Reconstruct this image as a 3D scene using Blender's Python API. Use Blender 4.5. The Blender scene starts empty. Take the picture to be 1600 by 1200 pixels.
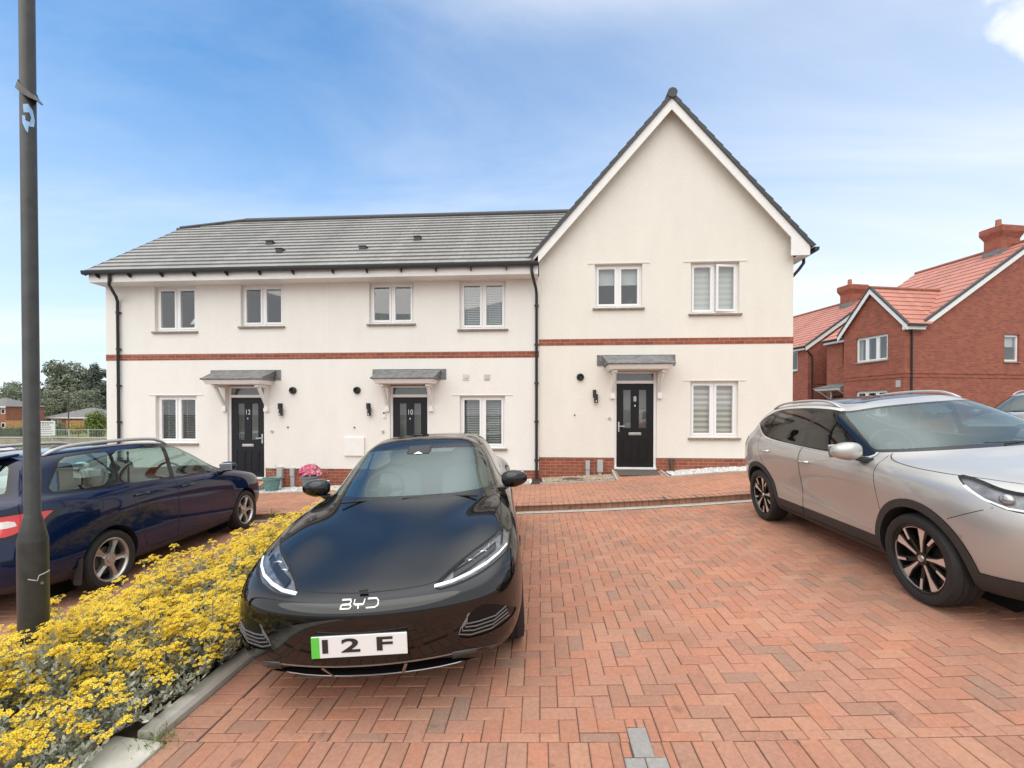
import bpy, math, random
import numpy as np
from mathutils import Vector, Matrix
R = math.radians
random.seed(7); RNG = np.random.default_rng(11)
scene = bpy.context.scene
COL = scene.collection

# ------------------------------------------------------------------ camera
PSI = R(3.6); FPX = 700.0; CAMZ = 1.65
cam_d = bpy.data.cameras.new('camera'); cam = bpy.data.objects.new('camera', cam_d); COL.objects.link(cam)
cam.location = (0, 0, CAMZ); PITCH = R(0.6)
cam.rotation_euler = (R(90) - PITCH, 0, PSI)
cam_d.sensor_fit = 'HORIZONTAL'; cam_d.sensor_width = 36.0; cam_d.lens = 36.0 * FPX / 1600
cam_d.shift_y = (645 - FPX * math.tan(PITCH) * -1 - 600) / 1600.0
cam_d.clip_start = 0.05; cam_d.clip_end = 3000
scene.camera = cam
scene.view_settings.view_transform = 'Standard'; scene.view_settings.look = 'None'
scene.view_settings.gamma = 1.0; scene.view_settings.exposure = 0.52

# ------------------------------------------------------------------ materials
def newmat(name):
    m = bpy.data.materials.new(name); m.use_nodes = True
    return m, m.node_tree.nodes, m.node_tree.links, m.node_tree.nodes['Principled BSDF']

def plain(name, col, rough=0.5, metal=0.0, coat=0.0, spec=0.5, noise=0.0, nscale=30, bump=0.0, bscale=200, coat_rough=0.03):
    m, N, L, b = newmat(name)
    b.inputs['Base Color'].default_value = (*col, 1); b.inputs['Roughness'].default_value = rough
    b.inputs['Metallic'].default_value = metal; b.inputs['Coat Weight'].default_value = coat
    b.inputs['Coat Roughness'].default_value = coat_rough
    b.inputs['Specular IOR Level'].default_value = spec
    tc = N.new('ShaderNodeTexCoord')
    if noise:
        n = N.new('ShaderNodeTexNoise'); n.inputs['Scale'].default_value = nscale; n.inputs['Detail'].default_value = 6
        L.new(tc.outputs['Object'], n.inputs['Vector'])
        mr = N.new('ShaderNodeMapRange'); mr.inputs['From Min'].default_value = .25; mr.inputs['From Max'].default_value = .75
        mr.inputs['To Min'].default_value = 1 - noise; mr.inputs['To Max'].default_value = 1 + noise
        L.new(n.outputs['Fac'], mr.inputs['Value'])
        mx = N.new('ShaderNodeMix'); mx.data_type = 'RGBA'; mx.blend_type = 'MULTIPLY'; mx.inputs['Factor'].default_value = 1
        mx.inputs[6].default_value = (*col, 1); L.new(mr.outputs[0], mx.inputs[7]); L.new(mx.outputs[2], b.inputs['Base Color'])
    if bump:
        n2 = N.new('ShaderNodeTexNoise'); n2.inputs['Scale'].default_value = bscale; n2.inputs['Detail'].default_value = 4
        L.new(tc.outputs['Object'], n2.inputs['Vector'])
        bp = N.new('ShaderNodeBump'); bp.inputs['Strength'].default_value = bump; bp.inputs['Distance'].default_value = 0.004
        L.new(n2.outputs['Fac'], bp.inputs['Height']); L.new(bp.outputs['Normal'], b.inputs['Normal'])
    return m

def wall_uv(N, L):
    """object coordinates laid on whichever wall the surface faces"""
    tc = N.new('ShaderNodeTexCoord'); ge = N.new('ShaderNodeTexCoord')
    sp = N.new('ShaderNodeSeparateXYZ'); L.new(tc.outputs['Object'], sp.inputs[0])
    sn = N.new('ShaderNodeSeparateXYZ'); L.new(ge.outputs['Normal'], sn.inputs[0])
    ab = N.new('ShaderNodeMath'); ab.operation = 'ABSOLUTE'; L.new(sn.outputs['X'], ab.inputs[0])
    gt = N.new('ShaderNodeMath'); gt.operation = 'GREATER_THAN'; gt.inputs[1].default_value = .7; L.new(ab.outputs[0], gt.inputs[0])
    mx = N.new('ShaderNodeMix'); mx.data_type = 'FLOAT'; L.new(gt.outputs[0], mx.inputs[0]); L.new(sp.outputs['X'], mx.inputs[2]); L.new(sp.outputs['Y'], mx.inputs[3])
    cb = N.new('ShaderNodeCombineXYZ'); L.new(mx.outputs[0], cb.inputs[0]); L.new(sp.outputs['Z'], cb.inputs[1])
    return cb.outputs[0], tc

def brick_mat(name, c1, c2, mortar, bw=.225, rh=.075, ms=.010, rough=.85):
    m, N, L, b = newmat(name)
    uv, tc = wall_uv(N, L)
    br = N.new('ShaderNodeTexBrick'); br.inputs['Scale'].default_value = 1; br.inputs['Brick Width'].default_value = bw
    br.inputs['Row Height'].default_value = rh; br.inputs['Mortar Size'].default_value = ms / 2; br.inputs['Mortar Smooth'].default_value = .2
    br.inputs['Color1'].default_value = (*c1, 1); br.inputs['Color2'].default_value = (*c2, 1); br.inputs['Mortar'].default_value = (*mortar, 1)
    L.new(uv, br.inputs['Vector'])
    n = N.new('ShaderNodeTexNoise'); n.inputs['Scale'].default_value = 3.0; n.inputs['Detail'].default_value = 8; n.inputs['Roughness'].default_value = .7
    L.new(tc.outputs['Object'], n.inputs['Vector'])
    mr = N.new('ShaderNodeMapRange'); mr.inputs['To Min'].default_value = .6; mr.inputs['To Max'].default_value = 1.4; L.new(n.outputs['Fac'], mr.inputs['Value'])
    mx = N.new('ShaderNodeMix'); mx.data_type = 'RGBA'; mx.blend_type = 'MULTIPLY'; mx.inputs['Factor'].default_value = 1
    L.new(br.outputs['Color'], mx.inputs[6]); L.new(mr.outputs[0], mx.inputs[7]); L.new(mx.outputs[2], b.inputs['Base Color'])
    b.inputs['Roughness'].default_value = rough
    bp = N.new('ShaderNodeBump'); bp.invert = True; bp.inputs['Strength'].default_value = .6; bp.inputs['Distance'].default_value = .006
    L.new(br.outputs['Fac'], bp.inputs['Height']); L.new(bp.outputs['Normal'], b.inputs['Normal'])
    return m

def render_mat(name, col):
    """roughcast-smooth cement render with faint large scale weathering"""
    m, N, L, b = newmat(name)
    tc = N.new('ShaderNodeTexCoord')
    n = N.new('ShaderNodeTexNoise'); n.inputs['Scale'].default_value = .9; n.inputs['Detail'].default_value = 8; n.inputs['Roughness'].default_value = .65
    L.new(tc.outputs['Object'], n.inputs['Vector'])
    mp = N.new('ShaderNodeMapping'); mp.inputs['Scale'].default_value = (2.5, 2.5, .8); L.new(tc.outputs['Object'], mp.inputs['Vector'])
    n3 = N.new('ShaderNodeTexNoise'); n3.inputs['Scale'].default_value = 1; n3.inputs['Detail'].default_value = 5; L.new(mp.outputs[0], n3.inputs['Vector'])
    ad = N.new('ShaderNodeMath'); ad.operation = 'ADD'; L.new(n.outputs['Fac'], ad.inputs[0]); L.new(n3.outputs['Fac'], ad.inputs[1])
    cr = N.new('ShaderNodeMapRange'); cr.inputs['From Min'].default_value = .7; cr.inputs['From Max'].default_value = 1.3
    cr.inputs['To Min'].default_value = .955; cr.inputs['To Max'].default_value = 1.02; L.new(ad.outputs[0], cr.inputs['Value'])
    mx = N.new('ShaderNodeMix'); mx.data_type = 'RGBA'; mx.blend_type = 'MULTIPLY'; mx.inputs['Factor'].default_value = 1
    mx.inputs[6].default_value = (*col, 1); L.new(cr.outputs[0], mx.inputs[7]); L.new(mx.outputs[2], b.inputs['Base Color'])
    b.inputs['Roughness'].default_value = .92; b.inputs['Specular IOR Level'].default_value = .2
    n5 = N.new('ShaderNodeTexNoise'); n5.inputs['Scale'].default_value = 26; n5.inputs['Detail'].default_value = 5; n5.inputs['Roughness'].default_value = .7; L.new(tc.outputs['Object'], n5.inputs['Vector'])
    r5 = N.new('ShaderNodeMapRange'); r5.inputs['From Min'].default_value = .3; r5.inputs['From Max'].default_value = .7; r5.inputs['To Min'].default_value = .955; r5.inputs['To Max'].default_value = 1.02; L.new(n5.outputs['Fac'], r5.inputs['Value'])
    m5 = N.new('ShaderNodeMix'); m5.data_type = 'RGBA'; m5.blend_type = 'MULTIPLY'; m5.inputs['Factor'].default_value = 1; L.new(mx.outputs[2], m5.inputs[6]); L.new(r5.outputs[0], m5.inputs[7]); L.new(m5.outputs[2], b.inputs['Base Color'])
    n2 = N.new('ShaderNodeTexNoise'); n2.inputs['Scale'].default_value = 260; n2.inputs['Detail'].default_value = 3; L.new(tc.outputs['Object'], n2.inputs['Vector'])
    n4 = N.new('ShaderNodeTexNoise'); n4.inputs['Scale'].default_value = 14; n4.inputs['Detail'].default_value = 3; L.new(tc.outputs['Object'], n4.inputs['Vector'])
    a2 = N.new('ShaderNodeMath'); a2.operation = 'MULTIPLY_ADD'; a2.inputs[1].default_value = 1.6; L.new(n4.outputs['Fac'], a2.inputs[0]); L.new(n2.outputs['Fac'], a2.inputs[2])
    bp = N.new('ShaderNodeBump'); bp.inputs['Strength'].default_value = .55; bp.inputs['Distance'].default_value = .004
    L.new(a2.outputs[0], bp.inputs['Height']); L.new(bp.outputs['Normal'], b.inputs['Normal'])
    return m

def island_mat(name, stops, rough=.8, noise=.25, nscale=40, spec=.3, bump=.3):
    """every loose piece (paver, leaf, pebble) takes its own colour from a ramp"""
    m, N, L, b = newmat(name)
    g = N.new('ShaderNodeNewGeometry'); cr = N.new('ShaderNodeValToRGB')
    el = cr.color_ramp.elements
    while len(el) > 1: el.remove(el[-1])
    el[0].position = stops[0][0]; el[0].color = (*stops[0][1], 1)
    for p, c in stops[1:]:
        e = el.new(p); e.color = (*c, 1)
    L.new(g.outputs['Random Per Island'], cr.inputs['Fac'])
    tc = N.new('ShaderNodeTexCoord'); n = N.new('ShaderNodeTexNoise'); n.inputs['Scale'].default_value = nscale; n.inputs['Detail'].default_value = 6
    L.new(tc.outputs['Object'], n.inputs['Vector'])
    mr = N.new('ShaderNodeMapRange'); mr.inputs['From Min'].default_value = .25; mr.inputs['From Max'].default_value = .75
    mr.inputs['To Min'].default_value = 1 - noise; mr.inputs['To Max'].default_value = 1 + noise; L.new(n.outputs['Fac'], mr.inputs['Value'])
    mx = N.new('ShaderNodeMix'); mx.data_type = 'RGBA'; mx.blend_type = 'MULTIPLY'; mx.inputs['Factor'].default_value = 1
    L.new(cr.outputs[0], mx.inputs[6]); L.new(mr.outputs[0], mx.inputs[7]); L.new(mx.outputs[2], b.inputs['Base Color'])
    b.inputs['Roughness'].default_value = rough; b.inputs['Specular IOR Level'].default_value = spec
    if bump:
        n2 = N.new('ShaderNodeTexNoise'); n2.inputs['Scale'].default_value = 350; L.new(tc.outputs['Object'], n2.inputs['Vector'])
        bp = N.new('ShaderNodeBump'); bp.inputs['Strength'].default_value = bump; bp.inputs['Distance'].default_value = .003
        L.new(n2.outputs['Fac'], bp.inputs['Height']); L.new(bp.outputs['Normal'], b.inputs['Normal'])
    return m

def glass_mat(name, tint=(.75, .8, .8), refl=1.0, base=.04):
    m = bpy.data.materials.new(name); m.use_nodes = True; N = m.node_tree.nodes; L = m.node_tree.links; N.clear()
    o = N.new('ShaderNodeOutputMaterial'); t = N.new('ShaderNodeBsdfTransparent'); t.inputs[0].default_value = (*tint, 1)
    g = N.new('ShaderNodeBsdfGlossy'); g.inputs['Roughness'].default_value = .0; g.inputs['Color'].default_value = ((*refl, 1) if isinstance(refl, tuple) else (refl, refl, refl, 1))
    # same reflectance from both faces of the pane (Schlick)
    ge = N.new('ShaderNodeNewGeometry'); dp = N.new('ShaderNodeVectorMath'); dp.operation = 'DOT_PRODUCT'; L.new(ge.outputs['Incoming'], dp.inputs[0]); L.new(ge.outputs['Normal'], dp.inputs[1])
    prev = dp.outputs['Value']
    for op, v in (('ABSOLUTE', None), ('SUBTRACT', 1.0), ('POWER', 5.0), ('MULTIPLY', 1 - base), ('ADD', base)):
        f = N.new('ShaderNodeMath'); f.operation = op; f.use_clamp = op == 'ADD'
        if op == 'SUBTRACT': f.inputs[0].default_value = 1.0; L.new(prev, f.inputs[1])
        else:
            L.new(prev, f.inputs[0])
            if v is not None: f.inputs[1].default_value = v
        prev = f.outputs[0]
    mx = N.new('ShaderNodeMixShader'); L.new(f.outputs[0], mx.inputs[0]); L.new(t.outputs[0], mx.inputs[1]); L.new(g.outputs[0], mx.inputs[2]); L.new(mx.outputs[0], o.inputs[0])
    return m

def leaf_mat(name, stops, trans=.25, rough=.6):
    m = island_mat(name, stops, rough=rough, noise=.15, nscale=8, bump=0)
    N = m.node_tree.nodes; L = m.node_tree.links; b = N['Principled BSDF']; out = [n for n in N if n.type == 'OUTPUT_MATERIAL'][0]
    tr = N.new('ShaderNodeBsdfTranslucent'); src = b.inputs['Base Color'].links[0].from_socket; L.new(src, tr.inputs[0])
    mx = N.new('ShaderNodeMixShader'); mx.inputs[0].default_value = trans; L.new(b.outputs[0], mx.inputs[1]); L.new(tr.outputs[0], mx.inputs[2]); L.new(mx.outputs[0], out.inputs[0])
    return m

M = {}
M['render_warm'] = render_mat('cream_render', (.785, .752, .672))
M['render'] = render_mat('white_render', (.81, .787, .735))
M['brick'] = brick_mat('red_brick', (.33, .095, .050), (.23, .062, .035), (.38, .26, .20))
M['brick_house'] = brick_mat('red_facing_brick', (.36, .102, .060), (.25, .068, .044), (.30, .17, .12))
M['brick_far'] = brick_mat('far_brick', (.33, .12, .07), (.27, .09, .055), (.33, .22, .17))
M['upvc'] = plain('white_upvc', (.82, .82, .81), .35, noise=.02, nscale=5)
M['white_paint'] = plain('white_painted_board', (.80, .79, .76), .5, noise=.05, nscale=6)
M['black_pvc'] = plain('black_gutter_plastic', (.022, .022, .024), .38, noise=.2, nscale=12)
M['lead'] = plain('lead_sheet', (.17, .172, .172), .6, noise=.45, nscale=9, bump=.5, bscale=18)
M['sill'] = plain('stone_sill', (.27, .215, .17), .85, noise=.3, nscale=14, bump=.3)
M['door_dark'] = plain('charcoal_door', (.011, .013, .017), .45, spec=.3, noise=.1, nscale=30, bump=.12, bscale=60)
M['door_black'] = plain('black_door', (.009, .009, .009), .42, spec=.3, noise=.1, nscale=30, bump=.12, bscale=60)
M['chrome'] = plain('chrome', (.75, .75, .74), .18, 1.0)
M['steel'] = plain('satin_steel', (.55, .55, .54), .35, 1.0)
M['dark_plastic'] = plain('dark_plastic', (.02, .02, .02), .45)
M['grey_plastic'] = plain('grey_plastic', (.42, .42, .41), .5, noise=.08)
M['cream_plastic'] = plain('cream_plastic', (.62, .58, .50), .5)
M['glass'] = glass_mat('window_glass', (.86, .9, .89), 1.0, .13)
M['door_glass'] = glass_mat('door_glass', (.72, .75, .72), 1.0, .10)
M['room'] = plain('room_walls', (.52, .53, .53), .9, noise=.1, nscale=1.5)
M['blind_white'] = plain('white_blind_slat', (.78, .80, .80), .5)
M['blind_dark'] = plain('pale_blind_slat', (.60, .60, .58), .5)
M['blind_taupe'] = plain('taupe_blind', (.42, .37, .32), .8, noise=.05)
M['blind_sheer'] = plain('sheer_blind', (.68, .66, .61), .8, noise=.05)
M['blind_grey'] = plain('grey_roller_blind', (.55, .57, .56), .8)
M['concrete'] = plain('concrete', (.42, .40, .35), .9, noise=.22, nscale=7, bump=.4, bscale=120)
M['rubber_mat'] = plain('door_mat', (.10, .085, .075), .95, noise=.3, nscale=60, bump=.6)
M['asphalt'] = plain('asphalt', (.11, .11, .11), .9, noise=.2, nscale=30, bump=.4)
M['soil'] = plain('bed_soil', (.050, .034, .024), .95, noise=.5, nscale=25, bump=1.0, bscale=45)
M['sand'] = plain('jointing_sand', (.085, .058, .046), .95, noise=.3, nscale=12)
M['grass'] = plain('lawn', (.13, .16, .045), .9, noise=.4, nscale=3, bump=.5)
M['bed_grass'] = plain('rough_ground', (.17, .16, .14), .9, noise=.3, nscale=2)

def roof_mat(name, col, tile=.33, var=.12):
    m, N, L, b = newmat(name)
    tc = N.new('ShaderNodeTexCoord'); uvn = N.new('ShaderNodeUVMap'); uvn.uv_map = 'UVMap'
    br = N.new('ShaderNodeTexBrick'); br.offset = .5; br.inputs['Scale'].default_value = 1; br.inputs['Brick Width'].default_value = tile; br.inputs['Row Height'].default_value = 1.0
    br.inputs['Mortar Size'].default_value = .004; br.inputs['Mortar Smooth'].default_value = .1; br.inputs['Bias'].default_value = 0
    br.inputs['Color1'].default_value = (*[c * (1 + var) for c in col], 1); br.inputs['Color2'].default_value = (*[c * (1 - var) for c in col], 1)
    br.inputs['Mortar'].default_value = (*[c * .45 for c in col], 1); L.new(uvn.outputs[0], br.inputs['Vector'])
    n = N.new('ShaderNodeTexNoise'); n.inputs['Scale'].default_value = 6; n.inputs['Detail'].default_value = 8; n.inputs['Roughness'].default_value = .7; L.new(tc.outputs['Object'], n.inputs['Vector'])
    mr = N.new('ShaderNodeMapRange'); mr.inputs['To Min'].default_value = .72; mr.inputs['To Max'].default_value = 1.28; L.new(n.outputs['Fac'], mr.inputs['Value'])
    mx = N.new('ShaderNodeMix'); mx.data_type = 'RGBA'; mx.blend_type = 'MULTIPLY'; mx.inputs['Factor'].default_value = 1
    L.new(br.outputs['Color'], mx.inputs[6]); L.new(mr.outputs[0], mx.inputs[7]); L.new(mx.outputs[2], b.inputs['Base Color'])
    b.inputs['Roughness'].default_value = .62
    return m
M['tile_grey'] = roof_mat('grey_concrete_tile', (.262, .258, .245))
M['tile_dark'] = plain('dark_verge_tile', (.052, .053, .056), .6, noise=.2, nscale=12)
M['tile_red'] = roof_mat('red_plain_tile', (.44, .178, .130), .33, .14)
M['tile_far'] = plain('far_grey_tile', (.16, .155, .145), .8, noise=.25, nscale=2)

# ------------------------------------------------------------------ mesh helpers
class MB:
    def __init__(s, T=None):
        s.v = []; s.f = []; s.mi = []; s.T = T; s.uv = None
    def add(s, verts, faces, mi=0):
        o = len(s.v)
        s.v += [s.T(*p) if s.T else tuple(p) for p in verts]
        s.f += [tuple(i + o for i in f) for f in faces]; s.mi += [mi] * len(faces)
        return s
    def box(s, x0, x1, y0, y1, z0, z1, mi=0):
        x0, x1 = sorted((x0, x1)); y0, y1 = sorted((y0, y1)); z0, z1 = sorted((z0, z1))
        return s.add([(x0, y0, z0), (x1, y0, z0), (x1, y1, z0), (x0, y1, z0), (x0, y0, z1), (x1, y0, z1), (x1, y1, z1), (x0, y1, z1)],
                     [(0, 3, 2, 1), (4, 5, 6, 7), (0, 1, 5, 4), (1, 2, 6, 5), (2, 3, 7, 6), (3, 0, 4, 7)], mi)
    def hexa(s, p, mi=0):   # 8 points: bottom loop 0-3, top loop 4-7
        return s.add(p, [(0, 3, 2, 1), (4, 5, 6, 7), (0, 1, 5, 4), (1, 2, 6, 5), (2, 3, 7, 6), (3, 0, 4, 7)], mi)
    def prism(s, poly, a, b, axis='y', mi=0):
        n = len(poly)
        def P(q, t): return {'y': (q[0], t, q[1]), 'x': (t, q[0], q[1]), 'z': (q[0], q[1], t)}[axis]
        return s.add([P(q, a) for q in poly] + [P(q, b) for q in poly],
                     [tuple(range(n)), tuple(range(2 * n - 1, n - 1, -1))] + [(i, i + n, (i + 1) % n + n, (i + 1) % n) for i in range(n)], mi)
    def cyl(s, p0, p1, r0, r1=None, n=12, caps=True, mi=0):
        r1 = r0 if r1 is None else r1
        p0 = Vector(p0); p1 = Vector(p1); d = (p1 - p0).normalized()
        a = d.orthogonal().normalized(); b = d.cross(a)
        vs = [tuple(p + a * (r * math.cos(2 * math.pi * i / n)) + b * (r * math.sin(2 * math.pi * i / n))) for p, r in ((p0, r0), (p1, r1)) for i in range(n)]
        fs = [(i, (i + 1) % n, (i + 1) % n + n, i + n) for i in range(n)]
        if caps: fs += [tuple(range(n - 1, -1, -1)), tuple(range(n, 2 * n))]
        return s.add(vs, fs, mi)
    def tube(s, pts, r, n=10, mi=0, rs=None):
        pts = [Vector(p) for p in pts]; k = len(pts); vs = []; prev = None
        for i, p in enumerate(pts):
            d = ((pts[min(i + 1, k - 1)] - p).normalized() + (p - pts[max(i - 1, 0)]).normalized()).normalized()
            a = d.orthogonal().normalized() if prev is None else (prev - d * prev.dot(d)).normalized(); prev = a; b = d.cross(a)
            rr = rs[i] if rs else r
            vs += [tuple(p + a * (rr * math.cos(2 * math.pi * j / n)) + b * (rr * math.sin(2 * math.pi * j / n))) for j in range(n)]
        fs = [(i * n + j, i * n + (j + 1) % n, (i + 1) * n + (j + 1) % n, (i + 1) * n + j) for i in range(k - 1) for j in range(n)]
        fs += [tuple(range(n - 1, -1, -1)), tuple(range((k - 1) * n, k * n))]
        return s.add(vs, fs, mi)
    def lathe(s, prof, c=(0, 0, 0), axis='z', n=24, mi=0, closed=False):
        vs = []
        for r, h in prof:
            for j in range(n):
                a = 2 * math.pi * j / n; u, w = r * math.cos(a), r * math.sin(a)
                vs.append({'z': (c[0] + u, c[1] + w, c[2] + h), 'y': (c[0] + u, c[1] + h, c[2] + w), 'x': (c[0] + h, c[1] + u, c[2] + w)}[axis])
        k = len(prof)
        fs = [(i * n + j, i * n + (j + 1) % n, (i + 1) * n + (j + 1) % n, (i + 1) * n + j) for i in range(k - 1) for j in range(n)]
        if closed: fs += [((k - 1) * n + j, (k - 1) * n + (j + 1) % n, (j + 1) % n, j) for j in range(n)]
        return s.add(vs, fs, mi)
    def build(s, name, mat, parent=None, o=None, smooth=False, bevel=0, kind=None):
        me = bpy.data.meshes.new(name); v = s.v
        if o is not None: v = [(p[0] - o[0], p[1] - o[1], p[2] - o[2]) for p in v]
        me.from_pydata(v, [], s.f)
        for mm in (mat if isinstance(mat, (list, tuple)) else [mat]): me.materials.append(M[mm] if isinstance(mm, str) else mm)
        me.polygons.foreach_set('material_index', s.mi)
        if smooth is True: me.polygons.foreach_set('use_smooth', [True] * len(s.f))
        if s.uv:
            ul = me.uv_layers.new(name='UVMap'); ul.data.foreach_set('uv', [c for p in s.uv for c in p])
        me.update()
        ob = bpy.data.objects.new(name, me); COL.objects.link(ob)
        if parent is not None: ob.parent = parent
        if smooth == 'auto':
            me.polygons.foreach_set('use_smooth', [True] * len(s.f))
            import bmesh
            bm = bmesh.new(); bm.from_mesh(me); bmesh.ops.recalc_face_normals(bm, faces=bm.faces)
            for e in bm.edges:
                if len(e.link_faces) == 2 and e.calc_face_angle(0) > R(38): e.smooth = False
            bm.to_mesh(me); bm.free()
        elif not s.uv:
            import bmesh
            bm = bmesh.new(); bm.from_mesh(me); bmesh.ops.recalc_face_normals(bm, faces=bm.faces); bm.to_mesh(me); bm.free()
        if bevel:
            md = ob.modifiers.new('edge', 'BEVEL'); md.width = bevel; md.segments = 2; md.limit_method = 'ANGLE'; md.angle_limit = R(40)
        return ob

def np_mesh(name, V, F, mats, parent=None, mi=None, smooth=False):
    """V (n,3), F (m,4) or (m,3) index array"""
    me = bpy.data.meshes.new(name); V = np.asarray(V, np.float32); F = np.asarray(F, np.int32); k = F.shape[1]
    me.vertices.add(len(V)); me.vertices.foreach_set('co', V.ravel())
    me.loops.add(F.size); me.loops.foreach_set('vertex_index', F.ravel())
    me.polygons.add(len(F)); me.polygons.foreach_set('loop_start', np.arange(0, F.size, k, dtype=np.int32))
    me.polygons.foreach_set('loop_total', np.full(len(F), k, np.int32))
    for mm in (mats if isinstance(mats, (list, tuple)) else [mats]): me.materials.append(M[mm] if isinstance(mm, str) else mm)
    if mi is not None: me.polygons.foreach_set('material_index', np.asarray(mi, np.int32))
    me.polygons.foreach_set('use_smooth', np.full(len(F), bool(smooth)))
    me.update(calc_edges=True); me.validate()
    ob = bpy.data.objects.new(name, me); COL.objects.link(ob)
    if parent is not None: ob.parent = parent
    return ob

def tag(o, label=None, cat=None, group=None, kind=None):
    if label: o['label'] = label
    if cat: o['category'] = cat
    if group: o['group'] = group
    if kind: o['kind'] = kind
    return o

def empty(name, loc=(0, 0, 0), rz=0, label=None, cat=None, group=None):
    o = bpy.data.objects.new(name, None); COL.objects.link(o); o.location = loc; o.rotation_euler = (0, 0, rz); o.empty_display_size = .2
    return tag(o, label, cat, group)

def text_mesh(body, size, bold=0.0):
    cu = bpy.data.curves.new('lettering', 'FONT'); cu.body = body; cu.size = size; cu.align_x = 'CENTER'; cu.align_y = 'CENTER'; cu.extrude = .0015; cu.offset = bold
    ob = bpy.data.objects.new('lettering', cu); COL.objects.link(ob)
    dg = bpy.context.evaluated_depsgraph_get(); me = bpy.data.meshes.new_from_object(ob.evaluated_get(dg))
    vs = [tuple(v.co) for v in me.vertices]; fs = [tuple(p.vertices) for p in me.polygons]
    bpy.data.objects.remove(ob); bpy.data.curves.remove(cu); bpy.data.meshes.remove(me)
    return vs, fs

def gz(x):
    """the site falls gently from right to left"""
    if x > 4: return .288 + .04 * (x - 4)
    if x > 0: return .048 * x + .006 * x * x
    if x > -12: return .045 * x
    return -.54 + .02 * max(x + 12, -100)
gzv = np.vectorize(gz)

# ------------------------------------------------------------------ world and sun
SUN_EL, SUN_AZ = R(52), R(200)      # azimuth measured clockwise from +Y
w = bpy.data.worlds.new("World"); scene.world = w; w.use_nodes = True
N = w.node_tree.nodes; L = w.node_tree.links; N.clear()
out = N.new('ShaderNodeOutputWorld'); bg = N.new('ShaderNodeBackground')
sky = N.new('ShaderNodeTexSky'); sky.sky_type = 'NISHITA'; sky.sun_disc = False; sky.sun_elevation = SUN_EL; sky.sun_rotation = SUN_AZ
sky.air_density = 1.3; sky.dust_density = .6; sky.ozone_density = 2.5
tc = N.new('ShaderNodeTexCoord'); sp = N.new('ShaderNodeSeparateXYZ'); L.new(tc.outputs['Generated'], sp.inputs[0])
def math_node(op, a, b=None, clamp=False):
    n = N.new('ShaderNodeMath'); n.operation = op; n.use_clamp = clamp
    for i, q in enumerate((a, b)):
        if q is None: continue
        if isinstance(q, (int, float)): n.inputs[i].default_value = q
        else: L.new(q, n.inputs[i])
    return n.outputs[0]
def ramp(val, a, b, lo, hi):
    n = N.new('ShaderNodeMapRange'); n.interpolation_type = 'SMOOTHSTEP'
    for i, q in zip(('From Min', 'From Max', 'To Min', 'To Max'), (a, b, lo, hi)): n.inputs[i].default_value = q
    L.new(val, n.inputs['Value']); return n.outputs[0]
# high thin cloud: direction projected on a flat layer so streaks shrink towards the horizon
zc = math_node('MAXIMUM', sp.outputs['Z'], .02)
zc2 = math_node('ADD', zc, .12)
cx = math_node('DIVIDE', sp.outputs['X'], zc2); cy = math_node('DIVIDE', sp.outputs['Y'], zc2)
cb = N.new('ShaderNodeCombineXYZ'); L.new(cx, cb.inputs[0]); L.new(cy, cb.inputs[1])
mp = N.new('ShaderNodeMapping'); mp.inputs['Rotation'].default_value = (0, 0, R(25)); mp.inputs['Location'].default_value = (2.3, 4.1, 0); mp.inputs['Scale'].default_value = (.55, 1.5, 1); L.new(cb.outputs[0], mp.inputs['Vector'])
n1 = N.new('ShaderNodeTexNoise'); n1.inputs['Scale'].default_value = .9; n1.inputs['Detail'].default_value = 9; n1.inputs['Roughness'].default_value = .6; n1.inputs['Distortion'].default_value = .6
L.new(mp.outputs[0], n1.inputs['Vector'])
streak = ramp(n1.outputs['Fac'], .30, .80, 0, .34)
haze = ramp(sp.outputs['Z'], -.08, .62, .96, .12)
side = ramp(sp.outputs['X'], -.6, .7, -.12, .24)      # whiter towards the east side
up = ramp(sp.outputs['Z'], -.05, .05, 0, 1)
f1 = math_node('ADD', math_node('ADD', haze, streak), side, True)
# a solid bright cumulus high in the east
dt = N.new('ShaderNodeVectorMath'); dt.operation = 'DOT_PRODUCT'; L.new(tc.outputs['Generated'], dt.inputs[0])
dv = Vector((1.075, 1.05, .90)).normalized(); dt.inputs[1].default_value = dv
n2 = N.new('ShaderNodeTexNoise'); n2.inputs['Scale'].default_value = 9; n2.inputs['Detail'].default_value = 6; L.new(tc.outputs['Generated'], n2.inputs['Vector'])
cl = math_node('ADD', dt.outputs['Value'], math_node('MULTIPLY', math_node('SUBTRACT', n2.outputs['Fac'], .5), .010))
puff = ramp(cl, .9962, .9988, 0, 1)
# opposite sky (behind the viewer) is the bright overcast that lights the street
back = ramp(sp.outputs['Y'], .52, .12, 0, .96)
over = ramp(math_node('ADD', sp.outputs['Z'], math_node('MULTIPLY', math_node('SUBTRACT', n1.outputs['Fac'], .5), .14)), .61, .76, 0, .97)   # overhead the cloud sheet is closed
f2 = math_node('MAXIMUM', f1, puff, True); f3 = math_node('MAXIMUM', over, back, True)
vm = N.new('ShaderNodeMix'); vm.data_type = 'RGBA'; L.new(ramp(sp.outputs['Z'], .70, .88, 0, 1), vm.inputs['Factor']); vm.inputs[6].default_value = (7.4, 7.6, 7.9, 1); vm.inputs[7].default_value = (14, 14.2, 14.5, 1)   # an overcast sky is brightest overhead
mulc = N.new('ShaderNodeMix'); mulc.data_type = 'RGBA'; mulc.blend_type = 'MULTIPLY'; mulc.inputs['Factor'].default_value = 1
L.new(sky.outputs[0], mulc.inputs[6]); mulc.inputs[7].default_value = (.64, 1.26, 1.62, 1)
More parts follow.
